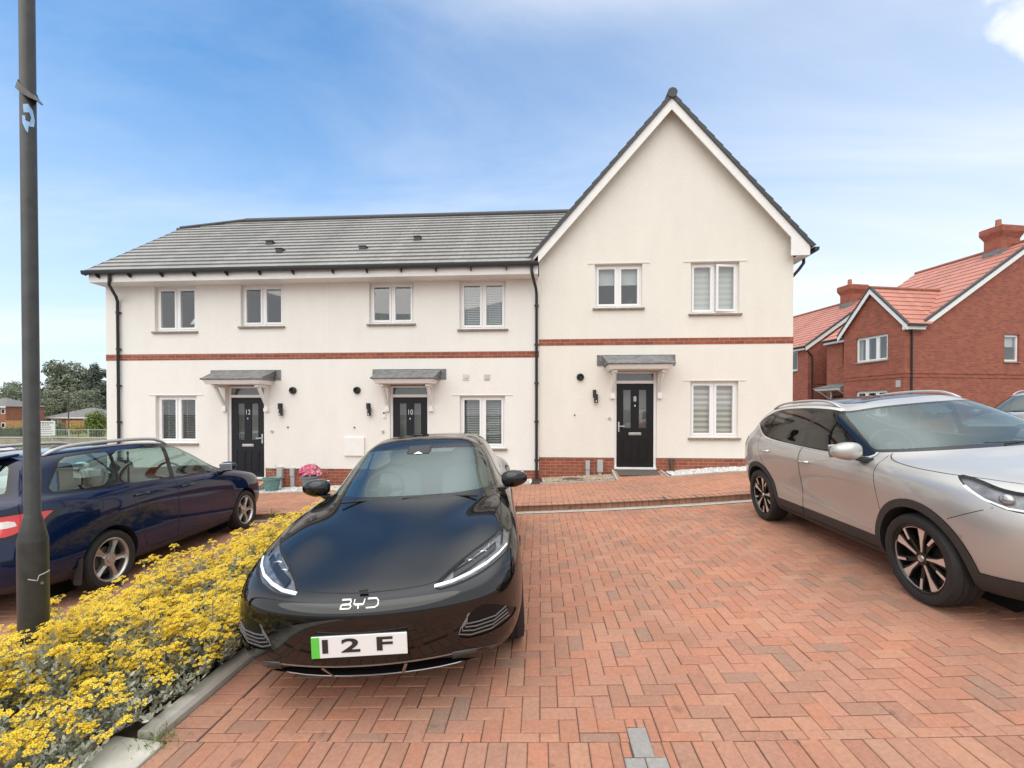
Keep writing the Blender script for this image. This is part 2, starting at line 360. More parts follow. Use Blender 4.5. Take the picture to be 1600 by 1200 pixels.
mx = N.new('ShaderNodeMix'); mx.data_type = 'RGBA'; L.new(f2, mx.inputs['Factor']); L.new(mulc.outputs[2], mx.inputs[6]); mx.inputs[7].default_value = (6.9, 7.25, 7.8, 1)
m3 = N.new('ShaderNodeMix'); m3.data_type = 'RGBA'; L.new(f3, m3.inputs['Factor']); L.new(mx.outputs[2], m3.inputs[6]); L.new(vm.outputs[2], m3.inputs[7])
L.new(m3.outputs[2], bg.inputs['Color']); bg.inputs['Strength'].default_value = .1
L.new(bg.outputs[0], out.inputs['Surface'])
sd = bpy.data.lights.new('sun', 'SUN'); sun = bpy.data.objects.new('sun', sd); COL.objects.link(sun)
sd.energy = 1.5; sd.angle = R(80); sd.color = (1.0, .955, .89)
sdir = Vector((math.sin(SUN_AZ) * math.cos(SUN_EL), math.cos(SUN_AZ) * math.cos(SUN_EL), math.sin(SUN_EL)))
sun.rotation_euler = sdir.to_track_quat('Z', 'Y').to_euler()
# ------------------------------------------------------------------ ground, paving, kerbs
def sheet(name, x0, x1, y0, y1, dz, mat, label, cat, nx=24, ny=2, kind='structure'):
    xs = np.linspace(x0, x1, nx + 1); ys = np.linspace(y0, y1, ny + 1)
    X, Y = np.meshgrid(xs, ys); V = np.stack([X, Y, gzv(X) + dz], -1).reshape(-1, 3)
    F = [(j * (nx + 1) + i, j * (nx + 1) + i + 1, (j + 1) * (nx + 1) + i + 1, (j + 1) * (nx + 1) + i) for j in range(ny) for i in range(nx)]
    return tag(np_mesh(name, V, F, mat), label, cat, kind=kind)

sheet('ground', -900, 900, -900, 1500, -.12, 'bed_grass', 'grey-brown ground reaching to the horizon', 'ground', 450, 2)
sheet('lawn', -300, -20, 34, 300, -.10, 'grass', 'far lawn to the left behind the stone wall', 'lawn', 40, 2)
sheet('paving_bed', -9.5, 9.0, -2.6, 7.36, -.007, 'sand', 'dark sand bed showing in the joints of the block paving', 'paving', 60, 2)
sheet('pavement_bed', -12.5, 9.0, 7.5, 9.75, .093, 'sand', 'dark sand bed in the joints of the raised footway', 'pavement', 60, 2)
sheet('road', -70, -12.6, 14, 30, -.08, 'asphalt', 'grey side road behind the parked cars', 'road', 20, 2)

def clip(a, b, lo, hi): return max(a, lo), min(b, hi)
def herringbone(x0, x1, y0, y1, flip=False):
    L_ = []; w = .1
    i0, i1 = int(math.floor(x0 / w)) - 2, int(math.ceil(x1 / w)) + 2
    j0, j1 = int(math.floor(y0 / w)) - 2, int(math.ceil(y1 / w)) + 2
    for i in range(i0, i1):
        for j in range(j0, j1):
            k = (i - j) % 4 if not flip else (i + j) % 4
            if k == 0: r = (i * w, (i + 2) * w, j * w, (j + 1) * w)
            elif k == (3 if not flip else 2): r = (i * w, (i + 1) * w, j * w, (j + 2) * w)
            else: continue
            a, b = clip(r[0], r[1], x0, x1); c, d = clip(r[2], r[3], y0, y1)
            if b - a > .035 and d - c > .035: L_.append((a, b, c, d))
    return L_
def course(x0, x1, y0, y1, along='x', pitch=.1):
    L_ = []
    n = int(round(((x1 - x0) if along == 'x' else (y1 - y0)) / pitch))
    for i in range(n):
        L_.append((x0 + i * pitch, x0 + (i + 1) * pitch, y0, y1) if along == 'x' else (x0, x1, y0 + i * pitch, y0 + (i + 1) * pitch))
    return L_
def pavers(name, rects, dz, mat, label, cat, zf=None, parent=None, kind='structure', gap=.0022, ch=.005):
    rc = np.array(rects); n = len(rc); g = gap
    x0, x1, y0, y1 = rc[:, 0] + g, rc[:, 1] - g, rc[:, 2] + g, rc[:, 3] - g
    x0, x1 = x0 + RNG.normal(0, .0007, n), x1 + RNG.normal(0, .0007, n); y0, y1 = y0 + RNG.normal(0, .0007, n), y1 + RNG.normal(0, .0007, n)
    cxs = np.stack([x0, x1, x1, x0], 1); cys = np.stack([y0, y0, y1, y1], 1)
    ix = np.stack([x0 + ch, x1 - ch, x1 - ch, x0 + ch], 1); iy = np.stack([y0 + ch, y0 + ch, y1 - ch, y1 - ch], 1)
    hz = RNG.normal(0, .0011, (n, 1)); tx = RNG.normal(0, .006, (n, 1)); ty = RNG.normal(0, .006, (n, 1))
    zz = (zf if zf else (lambda X, Y: gzv(X) + dz))
    mxx = (x0 + x1)[:, None] / 2; my = (y0 + y1)[:, None] / 2
    zt = zz(ix, iy) + hz + tx * (ix - mxx) + ty * (iy - my); zb = zz(cxs, cys) + hz - .009
    zr = zz(cxs, cys) + hz + tx * (cxs - mxx) + ty * (cys - my) - .0035
    V = np.concatenate([np.stack([ix, iy, zt], -1), np.stack([cxs, cys, zr], -1), np.stack([cxs, cys, zb], -1)], 1).reshape(-1, 3)
    b = np.arange(n)[:, None] * 12
    fs = [np.stack([b[:, 0] + k for k in (0, 1, 2, 3)], 1)]
    for k in range(4):
        q = (k + 1) % 4
        fs.append(np.stack([b[:, 0] + 4 + k, b[:, 0] + 4 + q, b[:, 0] + q, b[:, 0] + k], 1))
        fs.append(np.stack([b[:, 0] + 8 + k, b[:, 0] + 8 + q, b[:, 0] + 4 + q, b[:, 0] + 4 + k], 1))
    o = np_mesh(name, V, np.concatenate(fs), mat, parent)
    if label: tag(o, label, cat, kind=kind)
    return o

def paver_mat(name, stops):
    m = island_mat(name, stops, rough=.88, noise=.13, nscale=45, spec=.25, bump=.5)
    # broad worn and stained patches over many blocks
    N = m.node_tree.nodes; L = m.node_tree.links; b = N['Principled BSDF']; src = b.inputs['Base Color'].links[0].from_socket
    tc = N.new('ShaderNodeTexCoord'); n = N.new('ShaderNodeTexNoise'); n.inputs['Scale'].default_value = .9; n.inputs['Detail'].default_value = 7; n.inputs['Roughness'].default_value = .62
    L.new(tc.outputs['Object'], n.inputs['Vector'])
    cr = N.new('ShaderNodeValToRGB'); e = cr.color_ramp.elements; e[0].position = .34; e[0].color = (.84, .87, .88, 1); e[1].position = .62; e[1].color = (1.06, 1.0, .97, 1)
    L.new(n.outputs['Fac'], cr.inputs['Fac'])
    mx = N.new('ShaderNodeMix'); mx.data_type = 'RGBA'; mx.blend_type = 'MULTIPLY'; mx.inputs['Factor'].default_value = 1
    L.new(src, mx.inputs[6]); L.new(cr.outputs[0], mx.inputs[7])
    # pale aggregate specks and small dark spots
    mx.inputs['Factor'].default_value = 1; tn = N.new('ShaderNodeMix'); tn.data_type = 'RGBA'; tn.blend_type = 'MULTIPLY'; tn.inputs['Factor'].default_value = 1; L.new(mx.outputs[2], tn.inputs[6]); tn.inputs[7].default_value = (.77, .705, .645, 1); mx = tn
    v = N.new('ShaderNodeTexNoise'); v.inputs['Scale'].default_value = 160; v.inputs['Detail'].default_value = 2; L.new(tc.outputs['Object'], v.inputs['Vector'])
    sr = N.new('ShaderNodeMapRange'); sr.inputs['From Min'].default_value = .66; sr.inputs['From Max'].default_value = .72; sr.inputs['To Max'].default_value = .6; L.new(v.outputs['Fac'], sr.inputs['Value'])
    m2 = N.new('ShaderNodeMix'); m2.data_type = 'RGBA'; L.new(sr.outputs[0], m2.inputs['Factor']); L.new(mx.outputs[2], m2.inputs[6]); m2.inputs[7].default_value = (.50, .40, .34, 1)
    sp_ = N.new('ShaderNodeTexNoise'); sp_.inputs['Scale'].default_value = 7.5; sp_.inputs['Detail'].default_value = 4; L.new(tc.outputs['Object'], sp_.inputs['Vector'])
    s2 = N.new('ShaderNodeMapRange'); s2.inputs['From Min'].default_value = .655; s2.inputs['From Max'].default_value = .74; s2.inputs['To Max'].default_value = .55; L.new(sp_.outputs['Fac'], s2.inputs['Value'])
    m4 = N.new('ShaderNodeMix'); m4.data_type = 'RGBA'; L.new(s2.outputs[0], m4.inputs['Factor']); L.new(m2.outputs[2], m4.inputs[6]); m4.inputs[7].default_value = (.13, .09, .075, 1)
    L.new(m4.outputs[2], b.inputs['Base Color'])
    return m
M['paver'] = paver_mat('red_block_paving', [(0, (.40, .27, .215)), (.05, (.42, .275, .22)), (.10, (.45, .265, .20)), (.25, (.50, .262, .188)), (.45, (.555, .285, .20)), (.6, (.53, .30, .222)), (.75, (.50, .285, .22)), (.88, (.565, .315, .225)), (.95, (.53, .325, .24)), (1, (.43, .25, .195))])
M['paver_path'] = paver_mat('red_footway_paving', [(0, (.46, .265, .195)), (.3, (.54, .30, .215)), (.7, (.58, .325, .235)), (1, (.51, .285, .21))])
M['paver_grey'] = paver_mat('grey_marker_block', [(0, (.36, .37, .375)), (1, (.44, .45, .46))])

YB = 2.235      # border line of the bays
bay = herringbone(-1.81, 9.0, YB, 7.34)
grey_rects = [(.445, .545, YB - .1, YB + .1), (.395, .595, YB - .2, YB - .1)]
def hits(r, g): return min(r[1], g[1]) - max(r[0], g[0]) > .012 and min(r[3], g[3]) - max(r[2], g[2]) > .012
bay += course(-2.02, -1.81, YB, 7.335, 'y')
bay += herringbone(-9.5, -3.4, -.6, 7.34, True)
bay += course(-1.96, 9.04, YB - .2, YB, 'x')
bay += herringbone(-1.96, 9.0, -2.6, YB - .2)
def cut_round(rs, g):
    out_ = []
    for r in rs:
        if not hits(r, g): out_.append(r); continue
        x0, x1, y0, y1 = r; gx0, gx1, gy0, gy1 = g
        for q in ((x0, min(x1, gx0), y0, y1), (max(x0, gx1), x1, y0, y1), (max(x0, gx0), min(x1, gx1), y0, min(y1, gy0)), (max(x0, gx0), min(x1, gx1), max(y0, gy1), y1)):
            if q[1] - q[0] > .02 and q[3] - q[2] > .02: out_.append(q)
    return out_
for g in grey_rects: bay = cut_round(bay, g)
pavers('block_paving', bay, 0, 'paver', 'red herringbone block paving of the parking bays', 'paving')
pavers('bay_marker', [(.445, .545, YB - .1, YB + .1), (.395, .495, YB - .2, YB - .1), (.495, .595, YB - .2, YB - .1)], 0, 'paver_grey', 'T of grey blocks marking the bay in the red paving', 'paving')

# raised footway: edge blocks with upstand, strip of concrete at its foot
rects = herringbone(-12.5, 9.0, 7.765, 9.75, True)
pavers('footway', rects, .1, 'paver_path', 'raised red block footway in front of the white houses', 'pavement')
kb = MB()
for i in range(int((9.0 + 12.5) / .1)):
    x = -12.5 + i * .1; z = gz(x + .05) + RNG.normal(0, .0012)
    kb.box(x + .002, x + .098, 7.55 + RNG.normal(0, .0015), 7.752, z - .05, z + .097)
o = kb.build('kerb', M['paver_path'], bevel=.006); tag(o, 'kerb of upright red blocks along the footway', 'kerb', kind='structure')
sheet('drain_strip', -12.5, 9.0, 7.36, 7.548, .001, 'concrete', 'pale concrete strip at the foot of the block kerb', 'kerb', 60, 1)
sheet('footway_edging', -12.5, 9.0, 7.754, 7.763, .101, 'concrete', 'thin pale joint behind the kerb blocks', 'pavement', 60, 1)

M['pale_concrete'] = plain('pale_concrete', (.56, .54, .47), .9, noise=.2, nscale=9, bump=.4, bscale=120)
# planting bed, with its concrete edging
bed = MB(); bx = [(-2.13, -.6), (-2.13, 7.3), (-3.38, 7.3), (-3.38, -.6)]
bed.add([(x, y, gz(x) + .02) for x, y in bx], [tuple(range(4))]); o = bed.build('soil', 'soil'); tag(o, 'dark bare soil of the flower bed', 'soil', kind='structure')
ke = MB()
def edging(p, q, wd=.105, h=.06, chx=.02):
    p, q = Vector((*p, 0)), Vector((*q, 0)); d = (q - p).normalized(); n = Vector((-d.y, d.x, 0)); k = max(1, int((q - p).length / .9))
    for i in range(k):
        a = p.lerp(q, i / k) + d * .002; b = p.lerp(q, (i + 1) / k) - d * .002
        prof = [(0, -.1), (0, h), (wd - chx, h), (wd, h - chx * 1.2), (wd, -.1)]
        vs = [(c.x - n.x * u, c.y - n.y * u, gz(c.x) + v) for c in (a, b) for u, v in prof]
        ke.add(vs, [(0, 1, 2, 3, 4), (9, 8, 7, 6, 5)] + [(j, j + 5, (j + 1) % 5 + 5, (j + 1) % 5) for j in range(5)])
edging((-2.13, 2.225), (-2.13, 7.35)); edging((-3.38, 7.3), (-3.38, -.6))
o = ke.build('bed_edging', 'concrete', bevel=.004); tag(o, 'grey concrete edging round the flower bed', 'kerb', kind='structure')
k2 = MB()
for i in range(4):
    y1 = 2.215 - i * .75; y0 = y1 - .745; k2.hexa([(x, y, gz(x) - .1) for x, y in ((-2.245, y0), (-1.966, y0), (-1.966, y1), (-2.245, y1))] + [(x, y, gz(x) + h) for x, y, h in ((-2.245, y0, .05), (-1.966, y0, .012), (-1.966, y1, .012), (-2.245, y1, .05))])
o = k2.build('bed_edging', M['pale_concrete'], bevel=.010); tag(o, 'broad pale kerb stones continuing the flower bed edging towards the viewer', 'kerb', kind='structure')

def pebbles(name, poly, n, r0, r1, mat, label, dz):
    """loose stones lying inside a polygon"""
    pts = []
    xs = [p[0] for p in poly]; ys = [p[1] for p in poly]
    while len(pts) < n:
        x = random.uniform(min(xs), max(xs)); y = random.uniform(min(ys), max(ys)); ins = False
        for a, b in zip(poly, poly[1:] + poly[:1]):
            if (a[1] > y) != (b[1] > y) and x < (b[0] - a[0]) * (y - a[1]) / (b[1] - a[1]) + a[0]: ins = not ins
        if ins: pts.append((x, y))
    base = np.array([(1, 0, 0), (.5, .8, .1), (-.5, .8, 0), (-1, 0, .1), (-.5, -.8, 0), (.5, -.8, .1), (.35, .3, .7), (-.45, .25, .65), (0, -.45, .72)])
    tris = np.array([(0, 1, 6), (1, 2, 6), (2, 7, 6), (2, 3, 7), (3, 4, 7), (4, 8, 7), (4, 5, 8), (5, 0, 8), (0, 6, 8), (6, 7, 8)])
    V = []; F = []
    for i, (x, y) in enumerate(pts):
        r = random.uniform(r0, r1); a = random.uniform(0, 6.28); c, s_ = math.cos(a), math.sin(a)
        q = base * RNG.uniform(.8, 1.2, base.shape) * r; q = q * np.array([1, random.uniform(.65, 1), .75])
        V.append(np.stack([q[:, 0] * c - q[:, 1] * s_ + x, q[:, 0] * s_ + q[:, 1] * c + y, q[:, 2] + gz(x) + dz + random.uniform(0, .02)], 1)); F.append(tris + 9 * i)
    return tag(np_mesh(name, np.concatenate(V), np.concatenate(F), mat, smooth=True), label, 'gravel', kind='stuff')
M['white_stone'] = island_mat('white_stone', [(0, (.38, .36, .33)), (.3, (.56, .54, .52)), (.7, (.66, .65, .63)), (1, (.76, .75, .74))], noise=.1)
M['pea_stone'] = island_mat('pea_stone', [(0, (.30, .22, .15)), (.4, (.42, .33, .24)), (.8, (.55, .46, .35)), (1, (.24, .20, .17))], noise=.15)
sheet('garden_soil', -12.5, 9.0, 9.75, 10.55, .09, 'soil', 'dark soil strip under the garden stones along the house fronts', 'soil', 60, 1)
edg = MB()
for x0, x1 in ((-10.7, -7.75), (-6.55, -3.7), (-2.55, -.2), (0.0, 1.62), (2.78, 5.68)):
    k = 6
    for i in range(k):
        a = x0 + (x1 - x0) * i / k; b = x0 + (x1 - x0) * (i + 1) / k - .004
        edg.hexa([(a, 9.75, gz(a)), (b, 9.75, gz(b)), (b, 9.79, gz(b)), (a, 9.79, gz(a)), (a, 9.75, gz(a) + .125), (b, 9.75, gz(b) + .125), (b, 9.79, gz(b) + .125), (a, 9.79, gz(a) + .125)])
o = edg.build('garden_edging', 'concrete', bevel=.004); tag(o, 'thin concrete edging between footway and front gardens', 'kerb', kind='structure')
pebbles('white_stones', [(-10.7, 9.8), (-7.75, 9.8), (-7.75, 10.48), (-10.7, 10.48)], 1500, .018, .034, 'white_stone', 'white stones in the garden strip under the left ground-floor window', .1)
pebbles('white_stones', [(-6.55, 9.8), (-3.7, 9.8), (-3.7, 10.48), (-6.55, 10.48)], 2600, .018, .034, 'white_stone', 'white stones round the two planted tubs', .1)
pebbles('white_stones', [(-2.55, 9.8), (-.2, 9.8), (-.2, 10.48), (-2.55, 10.48)], 1800, .018, .034, 'white_stone', 'white stones in the strip behind the black car', .1)
pebbles('pea_gravel', [(.05, 9.8), (1.62, 9.8), (1.62, 10.48), (.05, 10.48)], 3000, .010, .02, 'pea_stone', 'brown pea gravel left of the door numbered 8', .12)
pebbles('white_stones', [(2.85, 9.8), (5.68, 9.8), (5.68, 10.48), (2.85, 10.48)], 2600, .018, .034, 'white_stone', 'white stones under the window right of the door numbered 8', .1)
# door paths that ramp up to each threshold
def path(x0, x1, top, nm):
    y0, y1 = 9.755, 10.38
    zf = lambda X, Y: (gzv(X) + .1) * (1 - np.clip((Y - y0) / (y1 - y0), 0, 1)) + (top) * np.clip((Y - y0) / (y1 - y0), 0, 1)
    pavers('door_path', herringbone(x0, x1, y0, y1), 0, 'paver_path', 'red block path sloping up to the door numbered ' + nm, 'path', zf=zf)
    s_ = MB(); za0, za1 = gz(x0) + .1, gz(x1) + .1
    s_.add([(x0, y0, za0 - .009), (x1, y0, za1 - .009), (x1, y1, top - .009), (x0, y1, top - .009), (x0, y0, za0 - .2), (x1, y0, za1 - .2), (x1, y1, za1 - .2), (x0, y1, za0 - .2)],
           [(0, 1, 2, 3), (0, 3, 7, 4), (1, 5, 6, 2), (3, 2, 6, 7), (0, 4, 5, 1)])
    for x in (x0 - .045, x1 + .002):
        za = gz(x) + .1
        s_.hexa([(x, y0, za - .15), (x + .043, y0, za - .15), (x + .043, y1, za - .15), (x, y1, za - .15), (x, y0, za + .025), (x + .043, y0, za + .025), (x + .043, y1, top + .022), (x, y1, top + .022)])
    o = s_.build('path_edging', 'concrete', bevel=.004); tag(o, 'pale concrete edging beside the path to the door numbered ' + nm, 'kerb', kind='structure')
path(1.68, 2.72, .33, '8'); path(-3.62, -2.62, .01, '10'); path(-7.68, -6.62, .01, '12')
m_ = MB(); m_.hexa([(1.74, 9.96, .268), (2.64, 9.96, .275), (2.64, 10.36, .338), (1.74, 10.36, .334), (1.74, 9.96, .281), (2.64, 9.96, .288), (2.64, 10.36, .352), (1.74, 10.36, .348)])
o = m_.build('door_mat', 'rubber_mat', bevel=.004); tag(o, 'dark brown door mat in front of the door numbered 8', 'mat')
def drain(x, y, w_, d_, rz, label, mat='grey_plastic'):
    m = MB(); m.lathe([(0, .0), (w_, 0), (w_, .02), (w_ * .9, .026), (w_ * .85, .02), (0, .02)], n=20)
    for k in range(5): m.box(-w_ * .7, w_ * .7, (-2 + k) * w_ * .28 - .008, (-2 + k) * w_ * .28 + .008, .018, .027)
    o = m.build('drain_cover', mat, smooth='auto'); o.location = (x, y, gz(x) + .125); o.scale = (1, d_, 1); tag(o, label, 'drain cover', 'drain covers in the front gardens')
drain(.78, 10.02, .29, .55, 0, 'brown oval drain cover lying in the pea gravel', plain('rusty_cover', (.14, .10, .075), .8, noise=.3))
drain(-.42, 9.93, .17, .7, 0, 'grey drain cover in white stones at the foot of the downpipe')
# ------------------------------------------------------------------ houses
def holes_wall(mb, u0, u1, z0, z1, holes, d=0.0, mi=0, reveal=.09):
    """wall face in (u, d, z) with rectangular openings and their reveals"""
    us = sorted({u0, u1, *[h[0] for h in holes], *[h[1] for h in holes]}); zs = sorted({z0, z1, *[h[2] for h in holes], *[h[3] for h in holes]})
    us = [u for u in us if u0 <= u <= u1]; zs = [z for z in zs if z0 <= z <= z1]
    for a, b in zip(us, us[1:]):
        for c, e in zip(zs, zs[1:]):
            m_u, m_z = (a + b) / 2, (c + e) / 2
            if any(h[0] < m_u < h[1] and h[2] < m_z < h[3] for h in holes): continue
            mb.add([(a, d, c), (b, d, c), (b, d, e), (a, d, e)], [(0, 1, 2, 3)], mi)
    for h in holes:
        a, b, c, e = h; c = max(c, z0); e = min(e, z1); r = d - reveal
        if e <= c: continue
        mb.add([(a, d, c), (a, r, c), (a, r, e), (a, d, e)], [(0, 1, 2, 3)], mi); mb.add([(b, d, c), (b, r, c), (b, r, e), (b, d, e)], [(0, 1, 2, 3)], mi)
        if h[3] <= z1: mb.add([(a, d, e), (b, d, e), (b, r, e), (a, r, e)], [(0, 1, 2, 3)], mi)
        if h[2] >= z0: mb.add([(a, d, c), (b, d, c), (b, r, c), (a, r, c)], [(0, 1, 2, 3)], mi)

def make_window(par, T, u0, u1, z0, z1, blind='plain', o=None, lights=2, sill=True, bead=False, open_right=False, reveal=.085, simple=False, room_mat='room'):
    """a white casement window set back in its opening; the pieces are children of one window part"""
    f = MB(T); fw = .045; r = -reveal
    f.box(u0, u1, r - .06, r, z0, z0 + fw); f.box(u0, u1, r - .06, r, z1 - fw, z1)
    f.box(u0, u0 + fw, r - .06, r, z0 + fw, z1 - fw); f.box(u1 - fw, u1, r - .06, r, z0 + fw, z1 - fw)
    lw = (u1 - u0) / lights
    for i in range(1, lights): f.box(u0 + lw * i - .024, u0 + lw * i + .024, r - .06, r, z0 + fw, z1 - fw)
    win = f.build('window', 'upvc', par, o, bevel=0 if simple else .004)
    for i in range(lights):
        a = u0 + lw * i + (fw if i == 0 else .024) + .002; b = u0 + lw * (i + 1) - (fw if i == lights - 1 else .024) - .002; c, e = z0 + fw + .002, z1 - fw - .002
        TT = T
        if open_right and i == lights - 1:
            hu = b; an = R(9)
            TT = (lambda u, d, z, hu=hu, an=an: T(hu - (hu - u) * math.cos(an) + (d - r) * math.sin(an) * 0, d + (hu - u) * math.sin(an), z))
        s = MB(TT); cw = .05
        for q in ((a, b, c, c + cw), (a, b, e - cw, e), (a, a + cw, c + cw, e - cw), (b - cw, b, c + cw, e - cw)): s.box(q[0], q[1], r - .05, r + .014, q[2], q[3])
        s.build('casement', 'upvc', win, o, bevel=0 if simple else .005)
        g = MB(TT); g.add([(a + cw, r - .012, c + cw), (b - cw, r - .012, c + cw), (b - cw, r - .012, e - cw), (a + cw, r - .012, e - cw)], [(0, 1, 2, 3)])
        g.build('pane', 'glass', win, o)
        if not simple and i == 0:
            v = MB(T); v.box(a + .1, b - .1, r + .0145, r + .026, e - .035, e - .018); v.build('trickle_vent', 'upvc', win, o)
    # what is seen behind the glass
    m = MB(T); bd = r - .11
    if blind in ('venetian', 'venetian_white', 'venetian_dark'):
        k = int((z1 - z0 - .1) / .042); tilt = {'venetian': .014, 'venetian_dark': .005, 'venetian_white': .017}[blind]
        for i in range(k):
            zz = z1 - .05 - i * .042
            m.add([(u0 + .05, bd, zz - tilt * .5), (u1 - .05, bd, zz - tilt * .5), (u1 - .05, bd - .036, zz + tilt), (u0 + .05, bd - .036, zz + tilt)], [(0, 1, 2, 3)])
        for uu in (u0 + .18, (u0 + u1) / 2 + .14, u1 - .18): m.box(uu - .003, uu + .003, bd + .001, bd + .003, z0 + .05, z1 - .05)
        m.build('blind', 'blind_white' if blind == 'venetian_white' else 'blind_dark', win, o)
    elif blind in ('zebra', 'zebra_taupe'):
        k = int((z1 - z0) / .062); hgt = (z1 - z0) / k
        for i in range(k):
            zz = z0 + i * hgt; m.box(u0 + .02, u1 - .02, bd - .004, bd, zz, zz + hgt - .001, i % 2)
        m.build('blind', ['blind_sheer', 'blind_grey'] if blind == 'zebra' else ['blind_sheer', 'blind_taupe'], win, o)
    elif blind == 'roller':
        m.box(u0 + .02, u1 - .02, bd - .004, bd, z1 - (z1 - z0) * .44, z1); m.build('blind', 'blind_grey', win, o)
    elif blind == 'curtain':
        for a, b in ((u0 - .05, u0 + .2), (u1 - .16, u1 + .05)):
            for k in range(6): m.box(a + (b - a) * k / 6, a + (b - a) * (k + .9) / 6, bd - .05 - .02 * (k % 2), bd - .03 - .02 * (k % 2), z0 - .05, z1)
        m.build('curtain', 'blind_sheer', win, o)
    rm = MB(T); y0, y1 = r - .065, r - (1.2 if simple else 2.4); a, b, c, e = u0 - .35, u1 + .35, z0 - .5, z1 + .12
    rm.add([(a, y1, c), (b, y1, c), (b, y1, e), (a, y1, e), (a, y0, c), (b, y0, c), (b, y0, e), (a, y0, e)], [(0, 1, 2, 3), (0, 4, 5, 1), (3, 2, 6, 7), (0, 3, 7, 4), (1, 5, 6, 2)])
    rm.box(u0 - .1, u1 + .1, y0 - .22, y0, z0 - .03, z0 + .012)
    rm.build('room', room_mat, win, o)
    if sill:
        s = MB(T); s.hexa([(u0 - .05, -.06, z0 - .05), (u1 + .05, -.06, z0 - .05), (u1 + .05, .055, z0 - .055), (u0 - .05, .055, z0 - .055), (u0 - .05, r, z0 - .001), (u1 + .05, r, z0 - .001), (u1 + .05, .055, z0 - .014), (u0 - .05, .055, z0 - .014)])
        s.build('sill', 'sill', win, o, bevel=.004)
    if bead:
        s = MB(T); s.box(u0 - .17, u1 + .17, -.005, .014, z1 + .012, z1 + .026); s.build('drip_bead', 'render_warm', win, o)
    return win

def make_door(par, T, u0, u1, zb, zt, zf, number, mat, o, handle_left):
    """front door in a white frame with a narrow light above it"""
    f = MB(T); r = -.05
    for a, b, c, e in ((u0 - .055, u0, zb, zf + .05), (u1, u1 + .055, zb, zf + .05), (u0, u1, zf, zf + .05), (u0, u1, zt + .003, zt + .07)): f.box(a, b, r - .06, r, c, e)
    f.box(u0 - .055, u1 + .055, r - .06, .012, zb - .045, zb)
    door = f.build('door', 'upvc', par, o, bevel=.004)
    l = MB(T); W = u1 - u0; ly = r - .02; Hh = zt - zb
    gx = [(u0 + W * .19, u0 + W * .39), (u0 + W * .61, u0 + W * .81)]; gz0, gz1 = zb + Hh * .47, zt - Hh * .075
    holes_wall(l, u0 + .003, u1 - .003, zb + .004, zt - .002, [(a, b, gz0, gz1) for a, b in gx], d=ly, reveal=.02)
    for a, b in gx:      # raised mouldings on the lower panels
        for c, e in ((zb + Hh * .07, zb + Hh * .33),):
            for q in ((a - .03, b + .03, c, c + .018), (a - .03, b + .03, e, e + .018), (a - .03, a - .012, c + .018, e), (b + .012, b + .03, c + .018, e)): l.box(q[0], q[1], ly - .004, ly + .009, q[2], q[3])
            l.box(a + .012, b - .012, ly - .004, ly + .006, c + .045, e - .03)
    leaf = l.build('leaf', mat, door, o)
    g = MB(T)
    for a, b in gx: g.add([(a, ly - .016, gz0), (b, ly - .016, gz0), (b, ly - .016, gz1), (a, ly - .016, gz1)], [(0, 1, 2, 3)])
    g.build('door_glazing', 'door_glass', door, o)
    g = MB(T); g.add([(u0, r - .03, zt + .07), (u1, r - .03, zt + .07), (u1, r - .03, zf), (u0, r - .03, zf)], [(0, 1, 2, 3)]); g.build('fanlight', 'door_glass', door, o)
    b = MB(T); b.box(u0 - .05, u1 + .05, r - .30, r - .32, zb, zf + .05); b.build('hall', 'room', door, o)
    h = MB(T); hx = u0 + .055 if handle_left else u1 - .055; sgn = 1 if handle_left else -1; hz = zb + Hh * .49
    h.box(hx - .017, hx + .017, ly, ly + .01, hz - .13, hz + .10); h.box(hx - .010, hx + .010, ly + .01, ly + .05, hz - .01, hz + .01)
    h.box(hx - .010 if sgn > 0 else hx - .13, hx + .13 if sgn > 0 else hx + .010, ly + .04, ly + .058, hz - .010, hz + .012)
    h.build('handle', 'chrome', door, o, bevel=.003)
    p = MB(T); mu = (u0 + u1) / 2; pz = zb + Hh * .40
    p.box(mu - .145, mu + .145, ly, ly + .012, pz - .032, pz + .032); p.box(mu - .115, mu + .115, ly + .012, ly + .02, pz - .02, pz + .02); p.build('letter_plate', 'steel', door, o, bevel=.004)
    p = MB(T); p.lathe([(0, .012), (.014, .012), (.017, 0)], axis='y', n=12); p.v = [T(mu + q[0], ly + q[1], zt - Hh * .265 + q[2]) for q in [(0, 0, 0)]] and p.v
    k = MB(T); k.box(mu - .014, mu + .014, ly, ly + .012, zt - Hh * .275, zt - Hh * .255); k.build('spy_hole', 'chrome', door, o, bevel=.005)
    vs, fs = text_mesh(number, .17); t = MB(T); t.add([(mu + v[0] * .85, ly + .004 + v[2], zt - Hh * .185 + v[1]) for v in vs], fs)
    t.build('door_number', 'chrome', door, o)
    return door

